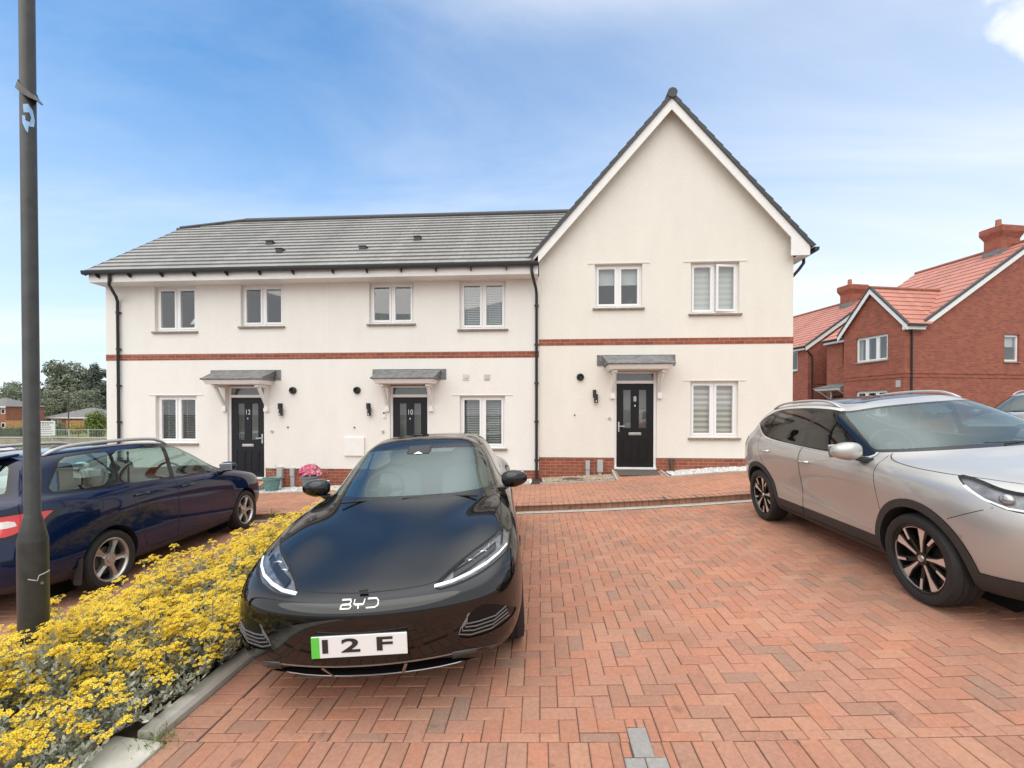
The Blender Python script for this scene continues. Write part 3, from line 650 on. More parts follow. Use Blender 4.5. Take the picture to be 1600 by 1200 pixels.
def make_canopy(par, T, uc, z, o, w_=1.30, wt=1.78, dep=.52):
    """lead covered canopy on two white gallows brackets"""
    a, b = uc - w_ / 2, uc + w_ / 2; c = MB(T); zt = z + .27; e = .26
    c.add([(uc - wt / 2, .012, z + .02), (uc + wt / 2, .012, z + .02), (uc + wt / 2, .012, zt), (uc - wt / 2, .012, zt), (uc - wt / 2, .002, zt), (uc + wt / 2, .002, zt)], [(0, 1, 2, 3), (3, 2, 5, 4)])
    c.add([(uc - wt / 2 + .12, .03, zt - .02), (uc + wt / 2 - .12, .03, zt - .02), (b + .07, dep + .03, z + .035), (a - .07, dep + .03, z + .035), (a - .07, .014, z + .035), (b + .07, .014, z + .035)], [(0, 3, 2, 1), (0, 4, 3), (1, 2, 5)])
    c.tube([(a - .075, dep + .03, z + .022), (b + .075, dep + .03, z + .022)], .024, 8); c.tube([(a - .075, .02, z + .022), (a - .075, dep + .03, z + .022)], .024, 8); c.tube([(b + .075, .02, z + .022), (b + .075, dep + .03, z + .022)], .024, 8)
    can = c.build('canopy', 'lead', par, o)
    s = MB(T); s.hexa([(a, .0, z - .10), (b, .0, z - .10), (b, dep - .03, z - .10), (a, dep - .03, z - .10), (a - .05, .0, z), (b + .05, .0, z), (b + .05, dep + .02, z), (a - .05, dep + .02, z)])
    s.build('fascia', 'white_paint', can, o, bevel=.006)
    for u in (a + .12, b - .12):
        k = MB(T); k.box(u - .04, u + .04, 0, .055, z - .66, z - .102); k.box(u - .04, u + .04, .055, dep - .1, z - .165, z - .103)
        k.box(u - .052, u + .052, 0, .07, z - .74, z - .655)
        k.hexa([(u - .03, .055, z - .60), (u + .03, .055, z - .60), (u + .03, .055, z - .52), (u - .03, .055, z - .52), (u - .03, dep - .16, z - .168), (u + .03, dep - .16, z - .168), (u + .03, dep - .24, z - .168), (u - .03, dep - .24, z - .168)])
        k.build('bracket', 'white_paint', can, o, bevel=.004)
    return can

def roof_courses(mb, eL, eR, rL, rR, n, lift=.03, left=None, right=None, ulen=None):
    """stepped tile courses between an eaves line and a ridge line"""
    eL, eR, rL, rR = map(Vector, (eL, eR, rL, rR)); nrm = (eR - eL).cross(rL - eL).normalized()
    if nrm.z < 0: nrm = -nrm
    mb.uv = mb.uv or []
    for i in range(n):
        t0, t1 = i / n, min(1, (i + 1) / n + .012)
        a = (left(t0) if left else eL.lerp(rL, t0)) + nrm * lift; b = (right(t0) if right else eR.lerp(rR, t0)) + nrm * lift
        c = (right(t1) if right else eR.lerp(rR, t1)) + nrm * .006; d = (left(t1) if left else eL.lerp(rL, t1)) + nrm * .006
        f0 = (left(t0) if left else eL.lerp(rL, t0)) - nrm * .01; f1 = (right(t0) if right else eR.lerp(rR, t0)) - nrm * .01
        ax = (eR - eL).normalized(); off = .165 * (i % 2)
        U = lambda p: (p - eL).dot(ax) + off
        mb.add([a, b, c, d], [(0, 1, 2, 3)]); mb.uv += [(U(a), .2), (U(b), .2), (U(c), .8), (U(d), .8)]
        mb.add([f0, f1, b, a], [(0, 1, 2, 3)]); mb.uv += [(U(f0), .2), (U(f1), .2), (U(b), .3), (U(a), .3)]
        mb.add([f0, a, d], [(0, 1, 2)]); mb.uv += [(0, .5)] * 3
        mb.add([f1, c, b], [(0, 1, 2)]); mb.uv += [(0, .5)] * 3

def downpipe(par, pts, o, T=None, r=.034, name='downpipe', mat='black_pvc'):
    m = MB(T); m.tube(pts, r, 12)
    for i in range(1, len(pts)):
        p, q = Vector(pts[i - 1]), Vector(pts[i])
        if abs(p.z - q.z) > 1.2:
            for t in np.arange(.06, 1, .9 / abs(p.z - q.z)):
                c = p.lerp(q, float(t)); m.cyl((c.x, c.y, c.z - .025), (c.x, c.y, c.z + .025), r + .009, n=12); m.box(c.x - .055, c.x + .055, c.y + .01, c.y + .05, c.z - .012, c.z + .012)
    return m.build(name, mat, par, o, smooth='auto')

YF = 10.5
def TF(u, d, z): return (u, YF - d, z)
def wall_bits(par, o, vent=None, light=None, tap=None, dot=None, bell=None, squares=(), plate=None):
    if vent:
        m = MB(TF); u, z = vent; n = 20
        prof = [(.035, .012), (.05, .05), (.062, .062), (.082, .05), (.088, .0)]
        vs = [(u + r_ * math.cos(2 * math.pi * j / n), h, z + r_ * math.sin(2 * math.pi * j / n)) for r_, h in prof for j in range(n)]
        m.add(vs, [(i * n + j, i * n + (j + 1) % n, (i + 1) * n + (j + 1) % n, (i + 1) * n + j) for i in range(4) for j in range(n)] + [tuple(range(n))])
        m.build('flue_vent', 'dark_plastic', par, o, smooth='auto')
    if light:
        m = MB(TF); u, z = light; m.box(u - .045, u + .025, 0, .02, z - .02, z + .16); m.cyl((u - .02, .06, z + .02), (u - .02, .06, z + .16), .038, n=14); m.cyl((u + .015, .07, z - .14), (u + .015, .07, z + .06), .045, n=14); m.box(u - .02, u + .02, .01, .05, z, z + .06)
        lt = m.build('wall_light', 'dark_plastic', par, o, smooth='auto')
        m = MB(TF); m.box(u + .005, u + .025, .108, .122, z - .12, z - .09); m.build('sensor', 'white_paint', lt, o)
    if tap:
        m = MB(TF); u, z = tap; m.cyl((u, 0, z), (u, .03, z), .032, n=14); m.cyl((u, .03, z), (u, .035, z), .012, n=10); m.build('cover_cap', 'grey_plastic', par, o, smooth='auto')
    if dot:
        m = MB(TF); u, z = dot; m.cyl((u, 0, z), (u, .03, z), .016, n=10); m.build('pipe_outlet', 'dark_plastic', par, o, smooth='auto')
    if bell:
        m = MB(TF); u, z = bell; m.box(u - .032, u + .032, 0, .03, z - .07, z + .07); m.box(u - .028, u + .028, .03, .032, z + .03, z + .065); b = m.build('doorbell', 'upvc', par, o, bevel=.008)
        m = MB(TF); m.box(u - .024, u + .024, .033, .036, z + .028, z + .062); m.build('lens', 'dark_plastic', b, o)
    for i, (u, z) in enumerate(squares):
        m = MB(TF); m.box(u - .075, u + .075, 0, .012, z - .075, z + .075)
        if i == 0: m.cyl((u + .005, .012, z), (u + .005, .03, z), .035, n=16)
        else:
            for k in range(4): m.box(u - .055, u + .055, .012, .024, z - .055 + k * .03, z - .04 + k * .03)
        m.build('air_vent', 'cream_plastic', par, o, bevel=.003)
    if plate:
        m = MB(TF); a, b, c, d = plate; m.box(a, b, 0, .05, c, d); m.build('meter_box', 'white_paint', par, o, bevel=.006)

def meter_pipes(par, o, us, z0, zt, y=.0):
    for i, u in enumerate(us):
        m = MB(TF)
        if i == 0: m.box(u - .065, u + .065, -.012, .09, zt - .28, zt); m.box(u - .04, u + .04, -.012, .06, z0, zt - .28)
        else: m.box(u - .05, u + .05, -.012, .07, zt - .22, zt - .02); m.box(u - .045, u + .045, -.012, .05, z0, zt - .22)
        m.build('cable_cover', 'grey_plastic', par, o, bevel=.006)

ZR, ZE = 7.60, 5.02; YE, YR = 10.08, 13.5
def rl(x, t): return Vector((x, YE + (YR - YE) * t, ZE + (ZR - ZE) * t))
def terrace(name, x0, x1, roofx0, roofx1, plinth, windows, door, label, left_end=False):
    """one of the two lower houses; door = (u0, u1, number)"""
    o = (((x0 + x1) / 2), YF, gz((x0 + x1) / 2) + .05); H_ = empty('terraced_house', o, 0, label, 'house', 'white rendered houses in a row')
    ZF = .075; holes = [(w_[0], w_[1], w_[2], w_[3]) for w_ in windows] + [(door[0] - .055, door[1] + .055, ZF - .04, 2.325)]
    zb = -.75
    m = MB(TF); holes_wall(m, x0, x1, plinth, ZE - .2, holes); h2 = 2.0
    if left_end:    # gable end wall with its clipped top
        m.add([(x0, 0, plinth), (x0, -6.2, plinth), (x0, -6.2, ZE - .2), (x0, 0, ZE - .2)], [(0, 1, 2, 3)])
        m.add([(x0, .0, ZE - .2), (x0, -6.2, ZE - .2), (x0, -3.7, 7.0), (x0, -2.4, 7.0)], [(0, 1, 2, 3)])
    wl = m.build('wall', 'render', H_, o); m = MB(TF); m.add([(x0, -6.2, zb), (x1, -6.2, zb), (x1, -6.2, ZE), (x0, -6.2, ZE)], [(0, 1, 2, 3)]); m.build('rear_wall', 'render', H_, o)
    m = MB(TF); holes_wall(m, x0, x1, zb, plinth - .001, [(door[0] - .055, door[1] + .055, ZF - .04, 9)], d=-.014, reveal=.05)
    if left_end: m.add([(x0 + .014, -.014, zb), (x0 + .014, -6.2, zb), (x0 + .014, -6.2, plinth), (x0 + .014, -.014, plinth)], [(0, 1, 2, 3)])
    m.build('plinth', 'brick', H_, o)
    m = MB(TF); m.box(x0 - (.006 if left_end else 0), x1, -.03, .006, 2.945, 3.095); 
    if left_end: m.box(x0 - .006, x0 + .03, -6.2, -.031, 2.945, 3.095)
    m.build('string_course', 'brick', H_, o)
    for w_ in windows: make_window(H_, TF, *w_[:4], blind=w_[4], o=o, bead=w_[2] < 2)
    make_door(H_, TF, door[0], door[1], ZF, 2.02, 2.25, door[2], 'door_dark', o, False)
    make_canopy(H_, TF, (door[0] + door[1]) / 2, 2.42, o)
    r_ = MB()
    lf = (lambda t: rl(roofx0, t) if t < .83 else rl(roofx0 + (t - .83) / .17 * 1.7, t)) if left_end else None
    rt = (lambda t: rl(2.93 - (8.76 - rl(0, t).z) / 1.125 + .12, t)) if roofx1 > 0 else None
    roof_courses(r_, rl(roofx0, 0), rl(roofx1, 0), rl(roofx0, 1), rl(roofx1, 1), 16, .046, left=lf, right=rt)
    rf = r_.build('roof', 'tile_grey', H_, o)
    b_ = MB(); lx = roofx0 + 1.7 if left_end else roofx0
    b_.add([rl(lx, 1), rl(roofx1, 1), (roofx1, 2 * YR - YE, ZE), (roofx0, 2 * YR - YE, ZE)] + ([(roofx0, 2 * YR - YE - .83 * (YR - YE), ZE + .83 * (ZR - ZE))] if left_end else []), [tuple(range(5 if left_end else 4))])
    if left_end: b_.add([rl(roofx0, .83), rl(lx, 1), (roofx0, 2 * YR - YE - .83 * (YR - YE), ZE + .83 * (ZR - ZE))], [(0, 1, 2)])
    b_.build('rear_slope', 'tile_dark', rf, o)
    b_ = MB(); b_.tube([(lx - .02, YR, ZR + .03), (roofx1, YR, ZR + .03)], .085, 10)
    if left_end:
        p, q = rl(roofx0, .83), rl(lx, 1); b_.tube([(p.x, p.y, p.z + .05), (q.x, q.y, q.z + .05)], .06, 8); b_.tube([(roofx0 - .03, p.y - .06, p.z - .0), (roofx0 - .03, p.y + 1.2, p.z - .0)], .05, 8)
        e = rl(roofx0, 0); p = rl(roofx0, .83)
        b_.hexa([(roofx0 - .03, e.y, e.z - .1), (roofx0 + .0, e.y, e.z - .1), (roofx0, p.y, p.z - .1), (roofx0 - .03, p.y, p.z - .1), (roofx0 - .03, e.y, e.z + .035), (roofx0, e.y, e.z + .035), (roofx0, p.y, p.z + .035), (roofx0 - .03, p.y, p.z + .035)])
    b_.build('ridge', 'tile_dark', rf, o, smooth='auto')
    g = MB(); gx0 = roofx0 - .02 if left_end else roofx0
    prof = [(-.055, .035), (-.055, 0), (-.04, -.045), (0, -.06), (.04, -.045), (.055, 0), (.055, .035)]
    n = len(prof); g.add([(x, YE - .055 + a, ZE - .035 + b) for x in (gx0, roofx1 if not roofx1 > 0 else -.045) for a, b in prof], [(i, i + 1, n + i + 1, n + i) for i in range(n - 1)] + [tuple(range(n)), tuple(range(2 * n - 1, n - 1, -1))])
    x = gx0 + .35; xe = min(roofx1, -.05)
    while x < xe: g.box(x - .012, x + .012, YE - .118, YE + .02, ZE - .102, ZE - .085); g.hexa([(x - .012, YE - .03, ZE - .16), (x + .012, YE - .03, ZE - .16), (x + .012, YE + .02, ZE - .16), (x - .012, YE + .02, ZE - .16), (x - .012, YE - .11, ZE - .1), (x + .012, YE - .11, ZE - .1), (x + .012, YE + .02, ZE - .1), (x - .012, YE + .02, ZE - .1)]); x += .8
    g.build('gutter', 'black_pvc', H_, o, smooth='auto')
    f = MB(); fx0 = roofx0 + .05 if left_end else x0; f.box(fx0, min(x1, -.05), YE + .02, YE + .045, ZE - .25, ZE + .0); f.box(fx0, min(x1, -.05), YE + .045, YF + .02, ZE - .25, ZE - .235)
    if left_end:
        f.box(fx0 - .0, fx0 + .02, YE + .046, YF + .1, ZE - .234, ZE + .05)
    f.build('fascia', 'white_paint', H_, o, bevel=.003)
    return H_, o

hA, oA = terrace('terraced_house', -10.77, -5.113, -10.84, -5.113, .30,
    [(-9.49, -8.42, .91, 2.07, 'venetian_dark'), (-9.49, -8.42, 3.66, 4.76, 'plain'), (-7.28, -6.21, 3.76, 4.76, 'plain')], (-7.58, -6.74, '12'),
    'white rendered left end house with the dark door numbered 12', True)
hB, oB = terrace('terraced_house', -5.113, -.03, -5.113, 1.85, .30,
    [(-1.90, -.82, .82, 2.05, 'venetian'), (-4.08, -3.0, 3.78, 4.76, 'plain'), (-1.90, -.80, 3.63, 4.76, 'venetian_white')], (-3.53, -2.69, '10'),
    'white rendered middle house with the dark door numbered 10', False)
wall_bits(hA, oA, vent=(-5.97, 2.19), light=(-6.26, 1.72), tap=(-6.5, 1.2), dot=(-6.1, 1.3))
wall_bits(hB, oB, vent=(-4.38, 2.19), light=(-4.08, 1.72), tap=(-3.75, 1.2), dot=(-4.45, 1.3), bell=(-3.72, 1.60), squares=((-1.75, 2.49), (-1.25, 2.49)), plate=(-4.69, -4.2, .62, 1.06))
jt = MB(TF); jt.box(-5.118, -5.108, -.01, .003, .3, 2.94); jt.box(-5.118, -5.108, -.01, .003, 3.1, 4.75); jt.build('movement_joint', 'upvc', hA, oA)
downpipe(hA, [(-10.22, YE - .03, ZE - .08), (-10.22, YE - .02, ZE - .2), (-10.25, YE + .0, ZE - .32), (-10.38, YF - .12, ZE - .52), (-10.40, YF - .06, ZE - .62), (-10.40, YF - .055, -.25)], oA)
downpipe(hB, [(-.19, YE - .03, ZE - .08), (-.19, YE - .02, ZE - .2), (-.17, YE + .0, ZE - .3), (-.10, YF - .12, ZE - .5), (-.085, YF - .06, ZE - .62), (-.085, YF - .055, .12)], oB)
meter_pipes(hA, oA, (-6.28, -5.98), -.2, .34)
for par, o, lst in ((hA, oA, [(-7.15, .42), (-6.55, .26)]), (hB, oB, [(-4.42, .27), (-3.2, .44)])):
    for x, t in lst:
        p = rl(x, t); v = MB(); v.box(x - .085, x + .085, p.y - .08, p.y + .12, p.z - .02, p.z + .08); v.box(x - .10, x + .10, p.y - .10, p.y + .14, p.z + .08, p.z + .095)
        v.build('tile_vent', 'tile_dark', par, o, bevel=.008)

# ---- the taller house whose gable faces the street
XA, XL, XRt = 2.93, -.03, 5.69; ZP = 8.71; SL = 1.125
o8 = ((XL + XRt) / 2, YF, gz(2.9) + .1); h8 = empty('gable_house', o8, 0, 'taller cream rendered house with a steep street gable and the door numbered 8', 'house', 'white rendered houses in a row')
ZF8 = .385; W8 = [(1.26, 2.34, 4.08, 5.08, 'roller'), (3.43, 4.51, 3.92, 5.08, 'zebra'), (3.43, 4.50, 1.09, 2.37, 'zebra_taupe')]; D8 = (1.77, 2.62)
zw = 5.25; m = MB(TF)
holes_wall(m, XL, XRt, .61, zw, [w_[:4] for w_ in W8] + [(D8[0] - .055, D8[1] + .055, ZF8 - .04, 2.625)])
def vz(x): return ZP - abs(x - XA) * SL - .06
m.add([(XL, 0, zw), (XRt, 0, zw), (XRt, 0, vz(XRt)), (XA, 0, vz(XA)), (XL, 0, vz(XL))], [(0, 1, 2, 3, 4)])
m.add([(XRt, 0, .61), (XRt, -6.3, .61), (XRt, -6.3, vz(XRt)), (XRt, 0, vz(XRt))], [(0, 1, 2, 3)])
m.add([(XL, -6.3, .6), (XRt, -6.3, .6), (XRt, -6.3, vz(XRt)), (XA, -6.3, vz(XA)), (XL, -6.3, vz(XL))], [(0, 1, 2, 3, 4)])
m.add([(XL, 0, .61), (XL, -6.3, .61), (XL, -6.3, vz(XL)), (XL, 0, vz(XL))], [(0, 1, 2, 3)])
m.build('wall', 'render_warm', h8, o8)
m = MB(TF); holes_wall(m, XL, XRt, -.5, .609, [(D8[0] - .055, D8[1] + .055, ZF8 - .04, 9)], d=-.014, reveal=.05); m.add([(XRt - .014, -.014, -.5), (XRt - .014, -6.3, -.5), (XRt - .014, -6.3, .609), (XRt - .014, -.014, .609)], [(0, 1, 2, 3)]); m.add([(XL + .001, -.014, -.5), (XL + .001, -1, -.5), (XL + .001, -1, .609), (XL + .001, -.014, .609)], [(0, 1, 2, 3)])
m.build('plinth', 'brick', h8, o8)
m = MB(TF); m.box(XL, XRt + .006, -.03, .006, 3.215, 3.365); m.box(XRt - .03, XRt + .006, -6.3, -.031, 3.215, 3.365); m.build('string_course', 'brick', h8, o8)
for i, w_ in enumerate(W8): make_window(h8, TF, *w_[:4], blind=w_[4], o=o8, bead=True, open_right=(i == 1))
make_door(h8, TF, D8[0], D8[1], ZF8, 2.325, 2.56, '8', 'door_black', o8, True)
make_canopy(h8, TF, 2.2, 2.715, o8)
wall_bits(h8, o8, vent=(.93, 2.48), light=(1.27, 2.02), tap=(1.6, 1.52), dot=(.80, 1.60))
meter_pipes(h8, o8, (1.38, 1.10), .05, .56)
sv = MB(TF); sv.box(2.98, 3.04, -.012, .06, .16, .60); sv.box(2.95, 3.07, -.012, .05, .46, .605); sv.build('cable_cover', plain('stained_brown', (.10, .06, .045), .8, noise=.3), h8, o8, bevel=.005)
# roof: two slopes of stepped courses, barge boards, stepped verge, ridge
y0, y1 = 10.27, 17.0; XO = 3.28; XOR = 3.07; zr_ = ZP + .05
r_ = MB()
roof_courses(r_, (XA + XOR, y0, zr_ - XOR * SL), (XA + XOR, y1, zr_ - XOR * SL), (XA, y0, zr_), (XA, y1, zr_), 17, .034)
roof_courses(r_, (XA - XO, y1, zr_ - XO * SL), (XA - XO, y0, zr_ - XO * SL), (XA, y1, zr_), (XA, y0, zr_), 17, .034)
rf = r_.build('roof', 'tile_grey', h8, o8)
m = MB()
for sgn in (-1, 1):     # dry verge units, one per course
    XO_ = XO if sgn < 0 else XOR
    for i in range(17):
        t0, t1 = i / 17, (i + 1) / 17; xa, xb = XA + sgn * XO_ * (1 - t0), XA + sgn * XO_ * (1 - t1); za, zb_ = zr_ - XO_ * SL * (1 - t0), zr_ - XO_ * SL * (1 - t1); nx, nz = sgn * .77, .64
        q = [(xa, za), (xb, zb_), (xb + nx * .022, zb_ + nz * .022), (xa + nx * .042, za + nz * .042)]; q = [(a - nx * .05 * (k < 2), b - nz * .05 * (k < 2)) for k, (a, b) in enumerate(q)]
        m.prism(q, y0 - .03, y0 + .11, 'y')
m.build('verge', 'tile_dark', rf, o8)
m = MB(); m.tube([(XA, y0 - .05, zr_ + .01), (XA, y1, zr_ + .0)], .108, 14); m.build('ridge', 'tile_dark', rf, o8, smooth='auto')
m = MB()
for sgn in (-1, 1):
    def bp(dx, dn): return (XA + sgn * dx, zr_ - dx * SL - dn)
    q = [bp(0, .07), bp(XO - .12, .07), bp(XO - .3, .40), bp(XO - .42, .33), bp(0, .33)]
    if sgn > 0: q = [bp(0, .07), bp(2.99, .07), (XA + 2.99, zr_ - 3.64), (XRt - .17, zr_ - 3.64), bp(XRt - .17 - XA, .33), bp(0, .33)]
    if sgn < 0: q = [bp(0, .07), bp(XO - .02, .07), bp(XO - .02, .15), bp(XO - .3, .15), bp(XO - .3, .33), bp(0, .33)]
    m.prism(q, y0 + .005, y0 + .03, 'y')
    q = [bp(0, .075), bp((XO if sgn < 0 else XOR) - .05, .075), bp((XO if sgn < 0 else XOR) - .05, .09), bp(0, .09)]; m.prism(q, y0 + .031, YF + .02, 'y')
m.box(XRt + .005, XA + 2.99, y0 + .031, y1, zr_ - 3.638, zr_ - 3.62); m.box(XA + 2.97, XA + 2.99, y0 + .031, y1, zr_ - 3.619, zr_ - 3.44)
m.build('barge_board', 'white_paint', h8, o8, bevel=.003)
m = MB(); xg = XA + XOR + .05; zg = zr_ - XOR * SL - .05; n = len([0] * 7); prof = [(-.055, .035), (-.055, 0), (-.04, -.045), (0, -.06), (.04, -.045), (.055, 0), (.055, .035)]
m.add([(xg + a, y, zg + b) for y in (y0 - .02, y1) for a, b in prof], [(i, i + 1, n + i + 1, n + i) for i in range(n - 1)] + [tuple(range(n)), tuple(range(2 * n - 1, n - 1, -1))])
m.tube([(xg, 10.75, zg - .05), (xg, 10.75, zg - .16), (xg - .1, 10.75, zg - .3), (XRt + .07, 10.75, zg - .52), (XRt + .05, 10.75, zg - .62), (XRt + .05, 10.75, .2)], .034, 10)
m.build('gutter', 'black_pvc', h8, o8, smooth='auto')

# things seen on the window sills
def sill_lamp(x, y, z):
    t = empty('table_lamp', (x, y, z), 0, 'white table lamp with a cone shade on the upper left window sill', 'lamp')
    m = MB(); m.lathe([(0, 0), (.06, 0), (.062, .015), (.03, .03), (.045, .06), (.06, .10), (.05, .14), (.02, .17), (.012, .20), (0, .2)], n=18); m.build('lamp_base', 'cream_plastic', t, smooth='auto')
    m = MB(); m.lathe([(.135, .18), (.055, .32), (.05, .32), (.13, .182)], n=20); m.build('lamp_shade', 'white_paint', t, smooth='auto')
sill_lamp(-8.62, 10.76, 3.675)
def sill_plant(x, z, label, big):
    t = empty('houseplant', (x, 10.77, z), 0, label, 'plant', 'houseplants on window sills')
    m = MB(); m.lathe([(0, 0), (.05, 0), (.065, .09), (.06, .09), (.055, .08), (0, .08)], n=14); m.build('pot', 'white_paint', t, smooth='auto')
    m = MB()
    for k in range(26):
        a = random.uniform(0, 6.28); l = random.uniform(.12, .26) * big; e = random.uniform(.3, 1.3); d = Vector((math.cos(a) * math.cos(e), math.sin(a) * math.cos(e) * .5, math.sin(e))); s_ = d.cross(Vector((0, 0, 1))).normalized() * .022
        p = Vector((0, 0, .08)); q = p + d * l * .6; r2 = p + d * l - Vector((0, 0, .03)); m.add([p - s_ * .2, p + s_ * .2, q + s_, r2, q - s_], [(0, 1, 2, 3, 4)])
    m.build('leaves', 'leaf_house', t)
M['leaf_house'] = leaf_mat('houseplant_leaf', [(0, (.06, .10, .04)), (1, (.16, .22, .09))])
sill_plant(-3.86, 3.79, 'spiky houseplant in the left pane of the upper middle window', 1.1); sill_plant(-3.2, 3.79, 'leafy houseplant in the right pane of the upper middle window', 1.2); sill_plant(2.12, 4.09, 'houseplant under the half drawn roller blind', 1.0)
# ------------------------------------------------------------------ cars: one smooth skin per car, cut along its panel outlines
def sd_poly(P, poly, r=0.0):
    poly = np.asarray(poly, float); d = np.full(len(P), 1e9); s = np.ones(len(P)); n = len(poly)
    for i in range(n):
        a, b = poly[i], poly[i - 1]; e = b - a; w_ = P - a
        t = np.clip((w_ @ e) / max(e @ e, 1e-12), 0, 1); q = w_ - t[:, None] * e; d = np.minimum(d, (q * q).sum(1))
        c1 = P[:, 1] >= a[1]; c2 = P[:, 1] < b[1]; c3 = e[0] * w_[:, 1] > e[1] * w_[:, 0]
        f = (c1 & c2 & c3) | (~c1 & ~c2 & ~c3); s[f] *= -1
    return s * np.sqrt(d) - r

class Skin:
    def __init__(s, net, nu=9, nv=8, q=.10):
        net = np.asarray(net, float); m = np.array([1, -1, 1])
        def ext(a):
            a = np.concatenate([a[:, 1:2] * m, a, a[:, -2:-1] * m], 1)
            return np.concatenate([2 * a[:1] - a[1:2], a, a[-2:-1] * m], 0)
        e = ext(net); c = net - q * (e[1:-1, :-2] - 2 * net + e[1:-1, 2:]); e = ext(c); c = c - q * .6 * (e[:-2, 1:-1] - 2 * c + e[2:, 1:-1]); e = ext(c)
        def basis(n, k):
            t = np.linspace(0, n - 1, (n - 1) * k + 1); B = np.zeros((len(t), n + 2))
            for i, u in enumerate(t):
                j = min(int(u), n - 2); f = u - j
                B[i, j:j + 4] = [(1 - f) ** 3 / 6, (3 * f ** 3 - 6 * f * f + 4) / 6, (-3 * f ** 3 + 3 * f * f + 3 * f + 1) / 6, f ** 3 / 6]
            return t, B
        sv, Bs = basis(net.shape[0], nv); tv, Bt = basis(net.shape[1], nu)
        G = np.einsum('ai,bj,ijk->abk', Bs, Bt, e); nr, nc = G.shape[:2]
        dt = np.gradient(G, axis=1); ds = np.gradient(G, axis=0)
        dt[:, 0] = (G[:, 1] - G[:, 1] * m) / 2; dt[:, -1] = (G[:, -2] * m - G[:, -2]) / 2; ds[-1] = (G[-2] * m - G[-2]) / 2
        nn = np.cross(dt, ds); ln = np.linalg.norm(nn, axis=2, keepdims=True); nn = nn / np.maximum(ln, 1e-9)
        S_, T_ = np.meshgrid(sv, tv, indexing='ij')
        s.co = [tuple(p) for p in G.reshape(-1, 3)]; s.no = [tuple(p) for p in nn.reshape(-1, 3)]; s.st = [tuple(p) for p in np.stack([T_, S_], -1).reshape(-1, 2)]
        s.g = {'body': [(i * nc + j, i * nc + j + 1, (i + 1) * nc + j + 1, (i + 1) * nc + j) for i in range(nr - 1) for j in range(nc - 1)]}
        s.G = G
    def split(s, src, dst, fn, where=None):
        """faces of src with fn < 0 move to dst; edges are cut exactly on fn = 0"""
        co = np.array(s.co); st = np.array(s.st); val = fn(co, st); ok = where(co, st) if where is not None else np.ones(len(co), bool)
        inn, outf, segs, cache = [], [], [], {}
        def cut(a, b):
            k = (a, b) if a < b else (b, a)
            if k not in cache:
                a, b = k; t = val[a] / (val[a] - val[b]); t = min(max(t, .02), .98)
                lerp = lambda L_: tuple(L_[a][i] + (L_[b][i] - L_[a][i]) * t for i in range(len(L_[a])))
                cache[k] = len(s.co); s.co.append(lerp(s.co)); n = np.array(lerp(s.no)); s.no.append(tuple(n / max(np.linalg.norm(n), 1e-9))); s.st.append(lerp(s.st))
            return cache[k]
        for f in s.g[src]:
            v = [val[i] for i in f]
            if not all(ok[i] for i in f) or min(v) >= 0: outf.append(f); continue
            if max(v) < 0: inn.append(f); continue
            A, B, C = [], [], []
            for i in range(len(f)):
                a, b = f[i], f[(i + 1) % len(f)]; va, vb = v[i], v[(i + 1) % len(f)]
                (A if va < 0 else B).append(a)
                if (va < 0) != (vb < 0):
                    c = cut(a, b); A.append(c); B.append(c); C.append(c)
            if len(A) > 2: inn.append(tuple(A))
            if len(B) > 2: outf.append(tuple(B))
            if len(C) == 2: segs.append((C[0], C[1]))
        s.g[src] = outf; s.g.setdefault(dst, []); s.g[dst] += inn
        return segs
    def gap(s, fn, where=None, w=.0035, src='body'):
        s.split(src, '_in', lambda c, t: fn(c, t) - w, where); s.split('_in', '_in2', lambda c, t: fn(c, t) + w, where)
        s.g.setdefault('gap', []); s.g['gap'] += s.g.pop('_in'); s.g[src] += s.g.pop('_in2')
    def build(s, names, name, mat, parent, sides='both', off=0.0, extra=()):
        faces = [f for n in names for f in s.g.get(n, [])]; n0 = len(faces); faces += [f for n in extra for f in s.g.get(n, [])]
        if not faces: return []
        used = sorted({i for f in faces for i in f}); mp = {v: i for i, v in enumerate(used)}
        co = np.array([s.co[i] for i in used]); no = np.array([s.no[i] for i in used]); co = co + no * off
        F = [tuple(mp[i] for i in f) for f in faces]; m = np.array([1, -1, 1]); res = []
        packs = {'both': [(np.concatenate([co, co * m]), np.concatenate([no, no * m]), F + [tuple(len(co) + i for i in reversed(f)) for f in F])],
                 'each': [(co, no, F), (co * m, no * m, [tuple(reversed(f)) for f in F])], 'right': [(co * m, no * m, [tuple(reversed(f)) for f in F])]}[sides]
        for c, n, f in packs:
            if sides == 'both':     # weld the centre line
                cen = np.abs(c[:, 1]) < 1e-5; h = len(co); idx = np.arange(len(c)); idx[h:][cen[h:]] = np.arange(h)[cen[h:]]
                k_ = [(i % len(F)) >= n0 for i in range(len(f))]; f = [tuple(dict.fromkeys(int(idx[i]) for i in q)) for q in f]; k_ = [k for k, q in zip(k_, f) if len(q) > 2]; f = [q for q in f if len(q) > 2]
            else: f = [q for q in f if len(set(q)) > 2]
            me = bpy.data.meshes.new(name); me.from_pydata([tuple(p) for p in c], [], f); me.materials.append(M[mat] if isinstance(mat, str) else mat)
            if extra: me.materials.append(M['gapm']); me.polygons.foreach_set('material_index', [int(k) for k in k_])
            me.polygons.foreach_set('use_smooth', [True] * len(me.polygons)); me.update()
            me.normals_split_custom_set_from_vertices([tuple(p) for p in n])
            ob = bpy.data.objects.new(name, me); COL.objects.link(ob); ob.parent = parent; res.append(ob)
        return res
    def bvh(s):
        from mathutils.bvhtree import BVHTree
        f = [q for n, l in s.g.items() if not n.startswith('_') for q in l]
        return BVHTree.FromPolygons(s.co, f)

